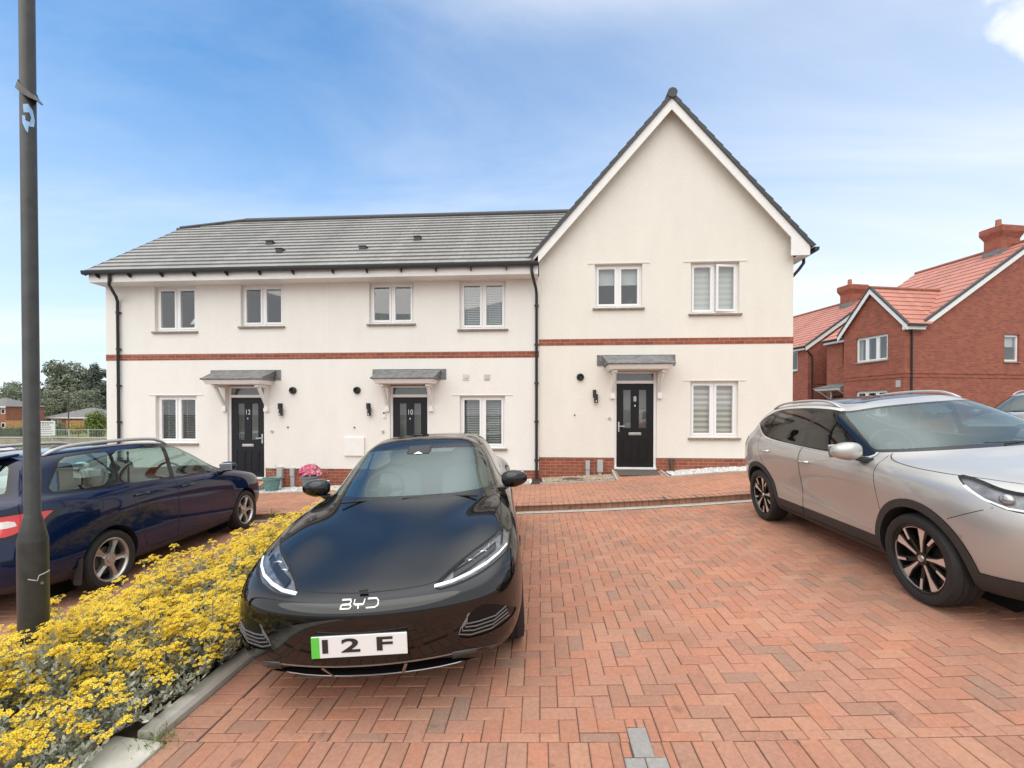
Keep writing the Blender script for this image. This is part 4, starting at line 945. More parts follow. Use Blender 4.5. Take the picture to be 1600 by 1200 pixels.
def recess(sk, segs, dirv, name, mat, parent, closed=None, sides='both'):
    """side walls running inwards from a cut outline"""
    mb = MB(); d = Vector(dirv)
    for sg in ((1,), (-1,)) if sides == 'each' else ((1, -1),):
        if sides == 'each': mb = MB()
        for k in sg:
            for a, b in segs:
                p, q = Vector(sk.co[a]), Vector(sk.co[b]); P2, Q2 = (p + d, q + d) if len(dirv) == 3 else (p, q)
                if closed is not None: P2.y = closed; Q2.y = closed
                mb.add([(v.x, v.y * k, v.z) for v in (p, q, Q2, P2)], [(0, 1, 2, 3)])
        if sides == 'each': mb.build(name, mat, parent)
    return mb.build(name, mat, parent) if sides != 'each' else None

def paint(name, col, metal=0.0, rough=.35, flake=.0, coat=1.0):
    m = plain(name, col, rough, metal, coat, 0.0 if metal < .3 else .4); m.node_tree.nodes['Principled BSDF'].inputs['Coat IOR'].default_value = 1.6 if 'black' in name else 1.5; N = m.node_tree.nodes; L = m.node_tree.links; b = N['Principled BSDF']
    ge = N.new('ShaderNodeNewGeometry'); out = [n for n in N if n.type == 'OUTPUT_MATERIAL'][0]
    d = N.new('ShaderNodeBsdfDiffuse'); d.inputs[0].default_value = (.035, .035, .037, 1)      # the inside of the shell is lined in dark trim
    mx = N.new('ShaderNodeMixShader'); L.new(ge.outputs['Backfacing'], mx.inputs[0]); L.new(b.outputs[0], mx.inputs[1]); L.new(d.outputs[0], mx.inputs[2]); L.new(mx.outputs[0], out.inputs[0])
    # faint road film and orange peel
    tc = N.new('ShaderNodeTexCoord'); n = N.new('ShaderNodeTexNoise'); n.inputs['Scale'].default_value = 5; n.inputs['Detail'].default_value = 7; L.new(tc.outputs['Object'], n.inputs['Vector'])
    mr = N.new('ShaderNodeMapRange'); mr.inputs['To Min'].default_value = .0; mr.inputs['To Max'].default_value = .10; L.new(n.outputs['Fac'], mr.inputs['Value']); L.new(mr.outputs[0], b.inputs['Coat Roughness'])
    if flake:
        n2 = N.new('ShaderNodeTexNoise'); n2.inputs['Scale'].default_value = 900; L.new(tc.outputs['Object'], n2.inputs['Vector'])
        bp = N.new('ShaderNodeBump'); bp.inputs['Strength'].default_value = flake; bp.inputs['Distance'].default_value = .0006; L.new(n2.outputs['Fac'], bp.inputs['Height']); L.new(bp.outputs['Normal'], b.inputs['Normal'])
    return m
M['paint_black'] = paint('black_car_paint', (.004, .004, .004), 0, .3)
M['paint_blue'] = paint('dark_blue_car_paint', (.0032, .0105, .040), .0, .36, .1)
M['paint_silver'] = paint('silver_car_paint', (.44, .43, .41), .5, .36, .3)
M['paint_white'] = paint('white_car_paint', (.75, .75, .75), 0, .35)
M['paint_grey'] = paint('grey_car_paint', (.42, .43, .43), .5, .36)
M['trim_black'] = plain('gloss_black_trim', (.008, .008, .008), .12)
M['cladding'] = plain('black_cladding', (.030, .029, .028), .6, noise=.15, nscale=18)
M['vent_dark'] = plain('dark_vent', (.006, .006, .006), .35, spec=.25)
M['gapm'] = plain('panel_gap', (.004, .004, .004), .8)
M['liner'] = plain('arch_liner', (.008, .008, .008), .95)
M['tyre'] = plain('tyre_rubber', (.018, .017, .016), .75, noise=.25, nscale=40)
M['alloy'] = plain('silver_alloy', (.50, .48, .44), .32, .85, noise=.08)
M['alloy_dark'] = plain('black_alloy', (.012, .012, .012), .25, .2)
M['satin_trim'] = plain('satin_aluminium_trim', (.72, .72, .71), .38, .6)
M['alloy_cut'] = plain('machined_alloy', (.74, .66, .60), .33, .6)
M['screen'] = glass_mat('windscreen_glass', (.60, .74, .71), (.86, 1.0, .97), .17)
M['screen_dark'] = glass_mat('privacy_glass', (.30, .30, .29), 1.0, .07)
M['lamp_glass'] = glass_mat('lamp_cover', (.93, .94, .95), 1.0, .02)
M['lamp_in'] = plain('lamp_reflector', (.46, .47, .48), .22, .8)
M['red_lamp'] = plain('red_lamp_lens', (.52, .012, .012), .12, coat=1.0)
M['clear_lamp'] = plain('clear_lamp_lens', (.62, .56, .54), .15, coat=1.0)
M['interior'] = plain('car_seat_fabric', (.055, .056, .060), .9)
M['interior_pale'] = plain('pale_car_upholstery', (.36, .38, .39), .8)
M['plate_white'] = plain('number_plate', (.72, .72, .70), .4)
M['plate_green'] = plain('plate_green_band', (.10, .52, .06), .4)

def blob(c, r, p=2.6, n=20, m=12, shape=None):
    """superellipsoid vertices and faces"""
    vs, fs = [], []
    sg = lambda v: math.copysign(abs(v) ** (2 / p), v)
    for i in range(m + 1):
        a = -math.pi / 2 + math.pi * i / m
        for j in range(n):
            b = 2 * math.pi * j / n; q = [sg(math.cos(a)) * sg(math.cos(b)), sg(math.cos(a)) * sg(math.sin(b)), sg(math.sin(a))]
            if shape: q = shape(*q)
            vs.append((c[0] + r[0] * q[0], c[1] + r[1] * q[1], c[2] + r[2] * q[2]))
    for i in range(m):
        for j in range(n): fs.append((i * n + j, i * n + (j + 1) % n, (i + 1) * n + (j + 1) % n, (i + 1) * n + j))
    return vs, fs

def make_wheel(par, x, y, r, rim, width, style, side):
    """side +1 left, -1 right; the wheel part carries tyre, rim and cap"""
    m = MB(); s = side; yo = width / 2
    m.cyl((0, -s * yo * .9, 0), (0, s * .02, 0), rim * .62, n=24); m.lathe([(rim * .97, -s * yo * .85), (rim * .97, s * yo * .2), (rim * .93, s * yo * .2), (rim * .93, -s * yo * .85)], axis='y', n=40, closed=True)
    w_ = m.build('wheel', 'liner' if style != 'five' else plain('brake_disc', (.10, .095, .09), .5, .5), par, smooth='auto'); w_.location = (x, y, r)
    t = MB(); sh = r - rim
    prof = [(rim, yo * .72), (rim + sh * .10, yo * .93), (rim + sh * .45, yo * 1.02), (rim + sh * .80, yo * .97), (r - .012, yo * .84), (r - .001, yo * .66)]
    tread = []
    for k in (.52, .50, .50, .18, .16, .16): tread.append((r - (.006 if k in (.50, .16) and tread and tread[-1][0] > r - .003 else 0), yo * k))
    full = prof + [(r, yo * .5), (r - .006, yo * .48), (r - .006, yo * .44), (r, yo * .42), (r, yo * .12), (r - .006, yo * .1), (r - .006, yo * .06), (r, yo * .04)]
    full = full + [(a, -b) for a, b in reversed(full)]
    t.lathe([(a, s * b) for a, b in full], axis='y', n=56); ty = t.build('tyre', 'tyre', w_, smooth='auto')
    f = MB(); c = MB()
    def P(rr, a, d): return (rr * math.sin(a), s * d, rr * math.cos(a))
    lip = [(rim + .006, yo * .70), (rim + .004, yo * .86), (rim - .006, yo * .88), (rim - .016, yo * .80), (rim - .022, yo * .55), (rim - .02, yo * .1)]
    f.lathe([(a, s * b) for a, b in lip], axis='y', n=56)
    yh = yo * .62; ye = yo * .74
    def slab(pts, mb, d0, th=.03):
        """flat piece in wheel plane; pts (radius, angle, depth)"""
        n = len(pts); mb.add([P(a, b, d) for a, b, d in pts] + [P(a, b, d - th) for a, b, d in pts], [tuple(range(n)), tuple(range(2 * n - 1, n - 1, -1))] + [(i, (i + 1) % n, (i + 1) % n + n, i + n) for i in range(n)])
    if style == 'five':
        f.cyl((0, s * (yh - .03), 0), (0, s * (yh + .004), 0), .075, .068, n=24)
        for k in range(5):
            a = 2 * math.pi * k / 5 + .35
            for h in (-1, 1):     # two ridges with a shallow valley between them
                slab([(.05, a, yh - .012), (.05, a + h * .55, yh), (rim * .62, a + h * .155, yh + .012), (rim - .012, a + h * .21, ye - .004), (rim - .012, a, ye - .02), (rim * .62, a, yh - .006)], f, 0, .035)
        f.build('rim', 'alloy', w_, smooth='auto')
        for k in range(5):
            a = 2 * math.pi * k / 5 + .35; q = P(.052, a + .63, yh + .004); c.cyl((q[0], q[1] - s * .01, q[2]), (q[0], q[1] + s * .002, q[2]), .011, n=8)
        c.cyl((0, s * yh, 0), (0, s * (yh + .012), 0), .032, .028, n=20); c.build('hub_cap', 'lamp_in', w_, smooth='auto')
    elif style == 'diamond':
        f.cyl((0, s * (yh - .03), 0), (0, s * (yh + .004), 0), .062, .055, n=24)
        for k in range(5):
            a = 2 * math.pi * k / 5 + .12
            slab([(.04, a - .5, yh), (.04, a + .5, yh), (rim * .6, a + .20, yh + .006), (rim - .01, a + .26, ye - .008), (rim - .01, a - .16, ye - .008), (rim * .6, a - .12, yh + .006)], f, 0, .04)
        for k in range(5):
            a2 = 2 * math.pi * k / 5 + .12 - .675; slab([(rim - .006, a2 + .05, ye - .008), (rim - .006, a2 - .10, ye - .008), (rim * .58, a2 - .20, yh + .006), (.05, a2 - .35, yh - .008), (.05, a2 + .1, yh - .008), (rim * .58, a2 + .05, yh + .006)], f, 0, .03)
        f.build('rim', 'alloy_dark', w_, smooth='auto')
        for k in range(5):
            a = 2 * math.pi * k / 5 + .12; e = .0025
            slab([(.05, a - .10, yh + e + .002), (.05, a + .12, yh + e + .002), (rim * .55, a + .11, yh + .007 + e), (rim - .008, a + .16, ye - .004 + e), (rim - .008, a - .13, ye - .004 + e), (rim * .6, a - .06, yh + .008 + e)], c, 0, .004)
            b0 = a + .10 - 2 * math.pi / 5 + .16 if False else a - .115 - .0
            arc = [(rim - .006, a - .115 - .07 * i, ye + .004 + e) for i in range(9)]; inn = [(rim - .020, q[1], q[2] - .001) for q in reversed(arc)]; slab(arc + inn, c, 0, .004)
            a2 = a - .115 - .56; slab([(rim - .008, a2 + .02, ye + .003 + e), (rim - .008, a2 - .08, ye + .003 + e), (rim * .60, a2 - .15, yh + .014 + e), (rim * .60, a2 - .03, yh + .014 + e)], c, 0, .004)
            slab([(rim - .004, a2 + .02, ye - .009), (rim - .004, a2 - .13, ye - .009), (rim * .45, a2 - .30, yh - .002), (.05, a2 - .45, yh - .006), (.05, a2 - .1, yh - .006), (rim * .45, a2 + .10, yh - .002)], MB(), 0, .03)
        c.build('machined_face', 'alloy_cut', w_)
        d = MB(); d.cyl((0, s * yh, 0), (0, s * (yh + .010), 0), .030, .026, n=20); d.lathe([(.018, s * (yh + .0105)), (.021, s * (yh + .013)), (.024, s * (yh + .0105))], axis='y', n=20); d.build('hub_cap', 'steel', w_, smooth='auto')
    else:
        f.cyl((0, s * (yh - .03), 0), (0, s * (yh + .004), 0), .06, n=24)
        for k in range(10):
            a = 2 * math.pi * k / 10; slab([(.04, a - .3, yh), (.04, a + .3, yh), (rim - .01, a + .06, ye), (rim - .01, a - .06, ye)], f, 0, .03)
        f.build('rim', 'alloy_dark', w_, smooth='auto')
    return w_

def make_seats(par, xf, zf, hw, mat='interior', rear_x=-.75, sw_x=None, sw_z=.98):
    def seat(name, x, y, z, w_, tall=.58, head=True):
        m = MB(); m.add(*blob((x, y, z + .06), (.27, w_, .10), 4)); s_ = m.build(name, mat, par, smooth=True)
        m = MB(); m.add(*blob((0, 0, 0), (.085, w_, tall / 2), 4)); m.v = [(x - .24 - .33 * (q[2] + tall / 2) * .8, y + q[1] * (1 - .2 * max(0, q[2])), z + .10 + tall / 2 + q[2]) for q in m.v] if False else [(x - .22 + q[0] - .30 * (q[2] + tall / 2), y + q[1], z + .08 + tall / 2 + q[2]) for q in m.v]
        m.build('seat_back', mat, s_, smooth=True)
        if head:
            for yy in ((y,) if w_ < .35 else (y - .38, y + .38)):
                m = MB(); m.add(*blob((x - .22 - .30 * (tall + .09), yy, z + .08 + tall + .10), (.05, .13, .085), 3)); m.build('headrest', mat, s_, smooth=True)
    seat('front_seat', xf, hw, zf, .25); seat('front_seat', xf, -hw, zf, .25); seat('rear_seat', rear_x, 0, zf + .03, .60, .55)

def steering(par, x, y, z):
    m = MB(); n = 28; tl = R(28)
    pts = [(x + .185 * math.cos(2 * math.pi * i / n) * -math.sin(tl), y + .185 * math.sin(2 * math.pi * i / n), z + .185 * math.cos(2 * math.pi * i / n) * math.cos(tl)) for i in range(n + 1)]
    m.tube(pts, .015, 8); m.add(*blob((x + .02, y, z), (.03, .075, .06), 3)); m.tube([(x, y - .18, z), (x + .01, y, z - .01), (x, y + .18, z)], .016, 6); m.tube([(x + .02, y, z), (x + .3, y, z - .14)], .03, 8)
    m.build('steering_wheel', 'dark_plastic', par, smooth=True)

def dashboard(par, x0, x1, z, hw):
    m = MB(); prof = [(x0, z - .45), (x0 + .02, z - .12), (x0 + .10, z - .03), (x0 + .3, z), (x1, z + .01), (x1 + .02, z - .45)]
    n = len(prof); ys = [-hw, -hw * .6, 0, hw * .6, hw]
    m.add([(a, y, b) for y in ys for a, b in prof], [(k * n + i, k * n + i + 1, (k + 1) * n + i + 1, (k + 1) * n + i) for k in range(4) for i in range(n - 1)])
    m.build('dashboard', 'dark_plastic', par, smooth=True)

def wiper(par, pts, mat='trim_black'):
    m = MB(); m.tube(pts, .008, 6); m.tube([(p[0], p[1], p[2] + .012) for p in pts[1:]], .005, 6); m.build('wiper', mat, par, smooth=True)

def mirror(par, x, y, z, paintm, r=(.085, .125, .075), arm=.16, glass_back=True):
    for s in (1, -1):
        m = MB(); m.add(*blob((x, s * y, z), r, 2.7, 24, 14, lambda a, b, c, s=s: (a * (1 - .25 * max(0, b * s)) - (.3 * abs(b) if a > 0 else 0) * .4, b, c * (1 - .22 * max(0, b * s)) if c > 0 else c * (1 - .35 * max(0, b * s)))))
        mm = m.build('door_mirror', paintm, par, smooth=True)
        m = MB(); m.box(x - r[0] * .93 - .012, x - r[0] * .9, s * y - r[1] * .78, s * y + r[1] * .78, z - r[2] * .72, z + r[2] * .72); m.build('mirror_glass', 'lamp_in', mm, bevel=.01)
        m = MB(); m.hexa([(x - .05, s * (y - r[1] * .5), z - r[2] * 1.02), (x + .05, s * (y - r[1] * .5), z - r[2] * 1.02), (x + .07, s * (y - r[1] - arm), z - r[2] - .05), (x - .05, s * (y - r[1] - arm), z - r[2] - .05), (x - .05, s * (y - r[1] * .3), z - r[2] * .80), (x + .05, s * (y - r[1] * .3), z - r[2] * .80), (x + .07, s * (y - r[1] - arm), z - r[2] * .8), (x - .05, s * (y - r[1] - arm), z - r[2] * .8)])
        m.build('mirror_arm', 'trim_black', mm, bevel=.006)

def handles(par, sk, pts, mat, w_=.10):
    bv = sk.bvh()
    for x, z in pts:
        hit = bv.ray_cast(Vector((x, 2, z)), Vector((0, -1, 0)))[0]
        for s in (1, -1):
            m = MB(); y = hit.y
            p = [(x - w_, s * (y + .002), z - .006), (x - w_ * .7, s * (y + .028), z), (x, s * (y + .036), z + .003), (x + w_ * .7, s * (y + .030), z + .003), (x + w_, s * (y + .004), z + .003)]
            m.tube(p, .014, 8, rs=[.011, .014, .015, .014, .012]); m.build('door_handle', mat, par, smooth=True)
            m = MB(); m.add(*blob((x, s * (y - .004), z), (w_ * .62, .010, .028), 2.2)); m.build('handle_recess', 'gapm' if mat != 'chrome' else 'steel', par, smooth=True)
def proj(bv, org, d, off=.0):
    h = bv.ray_cast(Vector(org), Vector(d)); return (h[0] + h[1] * off) if h[0] is not None else None
def strip_on(bv, pts2, w_, axis, th=.004):
    """thin raised strip laid on the skin along a 2D polyline; axis gives the viewing side"""
    vs, fs = [], []; pts2 = [Vector(p) for p in pts2]
    for i, p in enumerate(pts2):
        t = (pts2[min(i + 1, len(pts2) - 1)] - pts2[max(i - 1, 0)]).normalized(); n = Vector((-t.y, t.x)) * w_ / 2
        for q in (p + n, p - n):
            o_, d = {'front': ((4, q.x, q.y), (-1, 0, 0)), 'rear': ((-4, q.x, q.y), (1, 0, 0)), 'left': ((q.x, 3, q.y), (0, -1, 0)), 'right': ((q.x, -3, q.y), (0, 1, 0)), 'top': ((q.x, q.y, 4), (0, 0, -1))}[axis]
            fl = o_[1] < 0 and axis in ('front', 'rear', 'top'); o_ = (o_[0], abs(o_[1]) + 1e-5, o_[2]) if axis in ('front', 'rear', 'top') else o_
            h = bv.ray_cast(Vector(o_), Vector(d)); P = h[0].copy() if h[0] is not None else Vector(o_); N_ = h[1].copy() if h[1] is not None else -Vector(d)
            if fl: P.y = -P.y; N_.y = -N_.y
            if N_.dot(Vector(d)) > 0: N_ = -N_
            vs += [tuple(P + N_ * th), tuple(P - N_ * .002)]
    for i in range(len(pts2) - 1):
        a = i * 4; fs += [(a, a + 4, a + 6, a + 2), (a, a + 1, a + 5, a + 4), (a + 2, a + 6, a + 7, a + 3)]
    fs += [(0, 2, 3, 1), (len(vs) - 4, len(vs) - 3, len(vs) - 1, len(vs) - 2)]
    return vs, fs
def arc_poly(*pts, n=6):
    """closed smooth-ish polygon by Chaikin corner cutting"""
    P = [Vector(p) for p in pts]
    for _ in range(2): P = [q for i in range(len(P)) for q in (P[i].lerp(P[(i + 1) % len(P)], .22), P[i].lerp(P[(i + 1) % len(P)], .78))]
    return [tuple(p) for p in P]
def side_fn(poly, r=0.0): return lambda c, st: sd_poly(c[:, [0, 2]], poly, r)
def front_fn(poly, r=0.0): return lambda c, st: sd_poly(c[:, [1, 2]], poly, r)
def top_fn(poly, r=0.0): return lambda c, st: sd_poly(c[:, [0, 1]], poly, r)
def par_fn(t0, t1, s0, s1, r=.15, kt=1.0, ks=1.0):
    return lambda c, st: sd_poly(np.stack([st[:, 0] * kt, st[:, 1] * ks], 1), [((t0) * kt + r, s0 * ks + r), (t1 * kt - r, s0 * ks + r), (t1 * kt - r, s1 * ks - r), (t0 * kt + r, s1 * ks - r)], r)
def arch(sk, par, x, z, r, mat_ring=None, ring=.0, y_in=.42):
    W_ = lambda c, st: (c[:, 1] > .42) & (st[:, 1] < 6.0)
    cf = lambda rr: (lambda c, st: np.hypot(c[:, 0] - x, c[:, 2] - z) - rr)
    if ring: sk.split('body', 'cladding', cf(r + ring), W_); segs = sk.split('cladding', '_hole', cf(r), W_)
    else: segs = sk.split('body', '_hole', cf(r), W_)
    sk.g.pop('_hole')
    for k in (1, -1):
        m = MB(); m.cyl((x, k * (y_in - .02), z), (x, k * y_in, z), r * 1.02, n=32)
        for a, b in segs:
            p, q = sk.co[a], sk.co[b]; m.add([(p[0], p[1] * k, p[2]), (q[0], q[1] * k, q[2]), (q[0], k * (y_in - .01), q[2]), (p[0], k * (y_in - .01), p[2])], [(0, 1, 2, 3)])
        m.build('wheel_arch', 'liner', par)

# ---------------- column order: nose centre ... tail centre along the left half; rows: underside ... roof centre
def rowz(z, pts): return [(x, y, z) for x, y in pts]
def under(net): return [[(x, 0.0, z) for x, y, z in net[0]]] + net
# ---------------- black electric saloon, nose towards the viewer
def black_saloon(loc, rz):
    c = empty('parked_car', loc, rz, 'black electric saloon parked nose towards the viewer beside the flower bed', 'car', 'parked cars')
    sx = [.3, -.3, -.9]
    def S(y, z): return [(x, y, z) for x in sx]
    net = [
     [(2.05, 0, .17), (2.0, .45, .17), (1.85, .66, .17), (1.46, .72, .17), (.8, .76, .16)] + S(.76, .16) + [(-1.46, .74, .17), (-2.1, .66, .2), (-2.25, .4, .22), (-2.28, 0, .22)],
     [(2.27, 0, .185), (2.20, .46, .185), (2.0, .80, .195), (1.5, .885, .20), (.85, .875, .19)] + S(.87, .19) + [(-1.46, .88, .2), (-2.2, .79, .24), (-2.36, .45, .26), (-2.4, 0, .26)],
     [(2.36, 0, .27), (2.29, .49, .275), (2.07, .865, .29), (1.5, .935, .31), (.85, .915, .30)] + S(.91, .30) + [(-1.46, .935, .32), (-2.24, .84, .36), (-2.42, .48, .38), (-2.46, 0, .38)],
     [(2.39, 0, .45), (2.325, .50, .455), (2.08, .885, .47), (1.5, .955, .50), (.85, .935, .50)] + S(.93, .50) + [(-1.46, .955, .52), (-2.26, .865, .55), (-2.45, .5, .55), (-2.49, 0, .55)],
     [(2.40, 0, .628), (2.335, .50, .638), (2.065, .868, .66), (1.49, .95, .69), (.85, .94, .71)] + S(.935, .72) + [(-1.46, .955, .76), (-2.25, .87, .76), (-2.45, .5, .74), (-2.49, 0, .74)],
     [(2.31, 0, .675), (2.235, .49, .69), (1.96, .81, .735), (1.46, .905, .835), (.9, .915, .87)] + S(.92, .885) + [(-1.46, .93, .93), (-2.2, .86, .93), (-2.42, .48, .92), (-2.45, 0, .92)],
     [(2.10, 0, .740), (2.03, .40, .737), (1.80, .68, .822), (1.38, .83, .885), (.9, .875, .925)] + S(.88, .94) + [(-1.46, .87, .985), (-2.17, .80, 1.0), (-2.40, .46, 1.01), (-2.43, 0, 1.01)],
     [(1.68, 0, .848), (1.63, .35, .845), (1.48, .58, .908), (1.18, .745, .938), (.85, .83, .955)] + S(.84, .965) + [(-1.46, .83, 1.015), (-2.1, .72, 1.03), (-2.35, .4, 1.045), (-2.38, 0, 1.045)],
     [(1.20, 0, .965), (1.17, .36, .965), (1.06, .57, .965), (.88, .715, .965), (.62, .785, .97), (.2, .80, .985), (-.3, .80, .995), (-.9, .79, 1.01), (-1.5, .74, 1.05), (-1.95, .6, 1.06), (-2.05, .35, 1.07), (-2.08, 0, 1.07)],
     [(.74, 0, 1.19), (.72, .345, 1.187), (.62, .55, 1.178), (.48, .655, 1.17), (.30, .70, 1.19), (.1, .705, 1.21), (-.35, .71, 1.22), (-.9, .69, 1.23), (-1.4, .62, 1.24), (-1.6, .5, 1.25), (-1.68, .3, 1.26), (-1.7, 0, 1.26)],
     [(.27, 0, 1.395), (.255, .32, 1.392), (.215, .51, 1.382), (.13, .575, 1.365), (.0, .59, 1.37), (-.15, .59, 1.395), (-.4, .595, 1.41), (-.85, .58, 1.40), (-1.15, .53, 1.375), (-1.25, .43, 1.37), (-1.3, .25, 1.375), (-1.3, 0, 1.375)],
     [(.10, 0, 1.438), (.085, .24, 1.436), (.05, .40, 1.43), (-.04, .42, 1.425), (-.14, .40, 1.43), (-.25, .40, 1.44), (-.45, .40, 1.452), (-.8, .38, 1.445), (-1.0, .34, 1.42), (-1.1, .27, 1.415), (-1.14, .15, 1.42), (-1.14, 0, 1.42)],
     [(.0, 0, 1.452), (-.02, 0, 1.453), (-.06, 0, 1.455), (-.12, 0, 1.458), (-.2, 0, 1.46), (-.3, 0, 1.462), (-.5, 0, 1.463), (-.78, 0, 1.455), (-.9, 0, 1.447), (-.98, 0, 1.441), (-1.0, 0, 1.44), (-1.0, 0, 1.44)]]
    sk = Skin(under(net)); F_ = lambda co, st: co[:, 0] > 1.2; UP = lambda co, st: st[:, 1] > 8.6
    arch(sk, c, 1.46, .345, .385); arch(sk, c, -1.46, .345, .385)
    # glass
    sk.split('body', 'frit', par_fn(-.6, 3.62, 9.06, 10.93, .05), UP); sk.split('frit', 'windscreen', par_fn(-.8, 3.48, 9.20, 10.80, .08), UP)
    sk.split('body', 'rear_frit', par_fn(9.2, 11.6, 9.2, 10.85, .2), UP); sk.split('rear_frit', 'rear_window', par_fn(9.35, 11.9, 9.3, 10.7, .2), UP)
    Wn = lambda co, st: (st[:, 1] > 8.7) & (st[:, 0] > 3.3) & (st[:, 0] < 9.3)
    dlo = arc_poly((.74, 1.0), (.30, 1.22), (-.05, 1.35), (-.45, 1.375), (-.95, 1.345), (-1.38, 1.18), (-1.48, 1.075), (-.9, 1.03), (0, 1.005))
    sk.split('body', 'side_trim', side_fn(dlo), Wn)
    sk.split('side_trim', 'side_window', side_fn([(.60, 1.03), (.28, 1.19), (-.02, 1.31), (-.30, 1.335), (-.33, 1.03)], .012), Wn)
    sk.split('side_trim', 'rear_side_window', side_fn([(-.42, 1.035), (-.39, 1.335), (-.90, 1.315), (-1.28, 1.16), (-1.36, 1.08)], .012), Wn)
    # lamps, intakes
    lamp = arc_poly((.365, .672), (.47, .722), (.60, .772), (.72, .812), (.845, .853), (.875, .83), (.865, .78), (.845, .752), (.70, .708), (.52, .678))
    LW = lambda co, st: (co[:, 0] > 1.55) & (st[:, 1] > 4.2) & (co[:, 1] > .2)
    sk.split('body', 'lamp_edge', front_fn(lamp, .004), LW); sk.split('lamp_edge', 'headlight', front_fn(lamp, -.004), LW)
    vent = arc_poly((.505, .395), (.60, .535), (.68, .565), (.78, .52), (.885, .43), (.87, .40), (.70, .375)); VW = lambda co, st: (co[:, 0] > 1.7) & (co[:, 2] < .62)
    sk.split('body', 'vent', front_fn(vent), VW)
    grl = [(-.6, .195), (.50, .195), (.62, .225), (.46, .292), (.40, .302), (-.6, .305)]; segs_g = sk.split('body', 'grille', front_fn(grl, .004), lambda co, st: (co[:, 0] > 1.9) & (co[:, 2] > .1))
    air = [(.795, .615), (.855, .625), (.860, .748), (.835, .742)]
    sk.split('body', 'duct', front_fn(air, .004), lambda co, st: (co[:, 0] > 1.6))
    # shut lines
    hood = arc_poly((2.285, -.5), (2.285, 0), (2.275, .12), (2.265, .22), (2.225, .40), (2.03, .60), (1.80, .745), (1.5, .80), (1.15, .80), (.86, .765), (.84, -.5)); hood = [(p[0], p[1]) for p in hood]
    sk.gap(top_fn(hood), lambda co, st: (co[:, 2] > .60) & (co[:, 0] > .8) & (st[:, 1] < 9.05), .004)
    sk.gap(lambda co, st: np.where(co[:, 1] > .30, (co[:, 0] - (2.10 + (co[:, 1] - .38) * -1.0)) , 1.0), lambda co, st: (co[:, 2] > .60) & (co[:, 2] < .70) & (co[:, 1] > .33) & (co[:, 1] < .55) & (co[:, 0] > 1.9), .003)
    dW = lambda co, st: (co[:, 1] > .5) & (st[:, 1] < 8.95) & (st[:, 1] > 1.8)
    sk.gap(side_fn([(.86, .30), (.96, .62), (.84, 1.1), (-.36, 1.3), (-.36, .30)], .01), dW); sk.gap(side_fn([(-.37, .30), (-.37, 1.3), (-1.3, 1.3), (-1.22, .85), (-1.0, .42), (-.9, .30)], .01), dW)
    sk.split('body', 'sill', lambda co, st: co[:, 2] - .255, lambda co, st: (co[:, 0] < 1.1) & (co[:, 0] > -1.1) & (st[:, 1] > 1.2))
    body = sk.build(['body'], 'body', 'paint_black', c, extra=('gap',))[0]
    sk.build(['sill'], 'sill_trim', 'cladding', c)
    sk.build(['frit'], 'glass_border', 'trim_black', c); sk.build(['rear_frit'], 'glass_border', 'trim_black', c); sk.build(['windscreen'], 'windscreen', 'screen', c); sk.build(['rear_window'], 'rear_window', 'screen_dark', c)
    sk.build(['side_trim'], 'window_trim', 'trim_black', c, 'each'); sk.build(['side_window', ], 'side_window', 'screen_dark', c, 'each'); sk.build(['rear_side_window'], 'rear_side_window', 'screen_dark', c, 'each')
    sk.build(['grille'], 'lower_grille', 'liner', c, off=-.05); recess(sk, segs_g, (-.05, 0, 0), 'grille_frame', 'gapm', c); sk.build(['vent'], 'bumper_vent', 'vent_dark', c, 'each', off=-.006); sk.build(['duct'], 'air_duct', 'trim_black', c, 'each', off=-.006)
    sk.build(['lamp_edge'], 'lamp_surround', 'gapm', c, 'each')
    lamps = sk.build(['headlight'], 'headlight', 'lamp_glass', c, 'each'); inner = sk.build(['headlight'], 'reflector', plain('smoked_lamp', (.22, .225, .23), .25, .5, noise=.6, nscale=14), None, 'each', off=-.018)
    for l_, i_ in zip(lamps, inner): i_.parent = l_
    bv = sk.bvh()
    for k, l_ in enumerate(lamps):
        s = 1 if k == 0 else -1
        pl = [(.40, .684), (.50, .692), (.60, .708), (.70, .729), (.78, .752), (.835, .772)]
        vs, fs = strip_on(bv, pl, .008, 'front'); m = MB(); m.add([(a, b * s, d) for a, b, d in vs], fs); m.build('light_strip', plain('daylight_strip', (.85, .86, .88), .25), l_)
        for pl2, w2, mt in (([(.50, .712), (.60, .738), (.70, .768), (.76, .786)], .020, 'trim_black'), ([(.56, .752), (.66, .788), (.80, .832)], .009, 'lamp_in'), ([(.70, .757), (.715, .80)], .008, 'lamp_in'), ([(.80, .785), (.81, .83)], .012, 'trim_black')):
            vs, fs = strip_on(bv, pl2, w2, 'front', -.010); m = MB(); m.add([(a, b * s, d) for a, b, d in vs], fs); m.build('lamp_module', mt, l_)
        for (yy, zz, rr) in ((.60, .752, .020), (.68, .775, .022)):
            h = proj(bv, (4, yy, zz), (-1, 0, 0), -.022); m = MB(); m.add(*blob((h.x - .005, h.y * s, h.z), (.010, rr * 1.5, rr * .8), 2)); m.build('projector', 'lamp_in', l_, smooth=True)
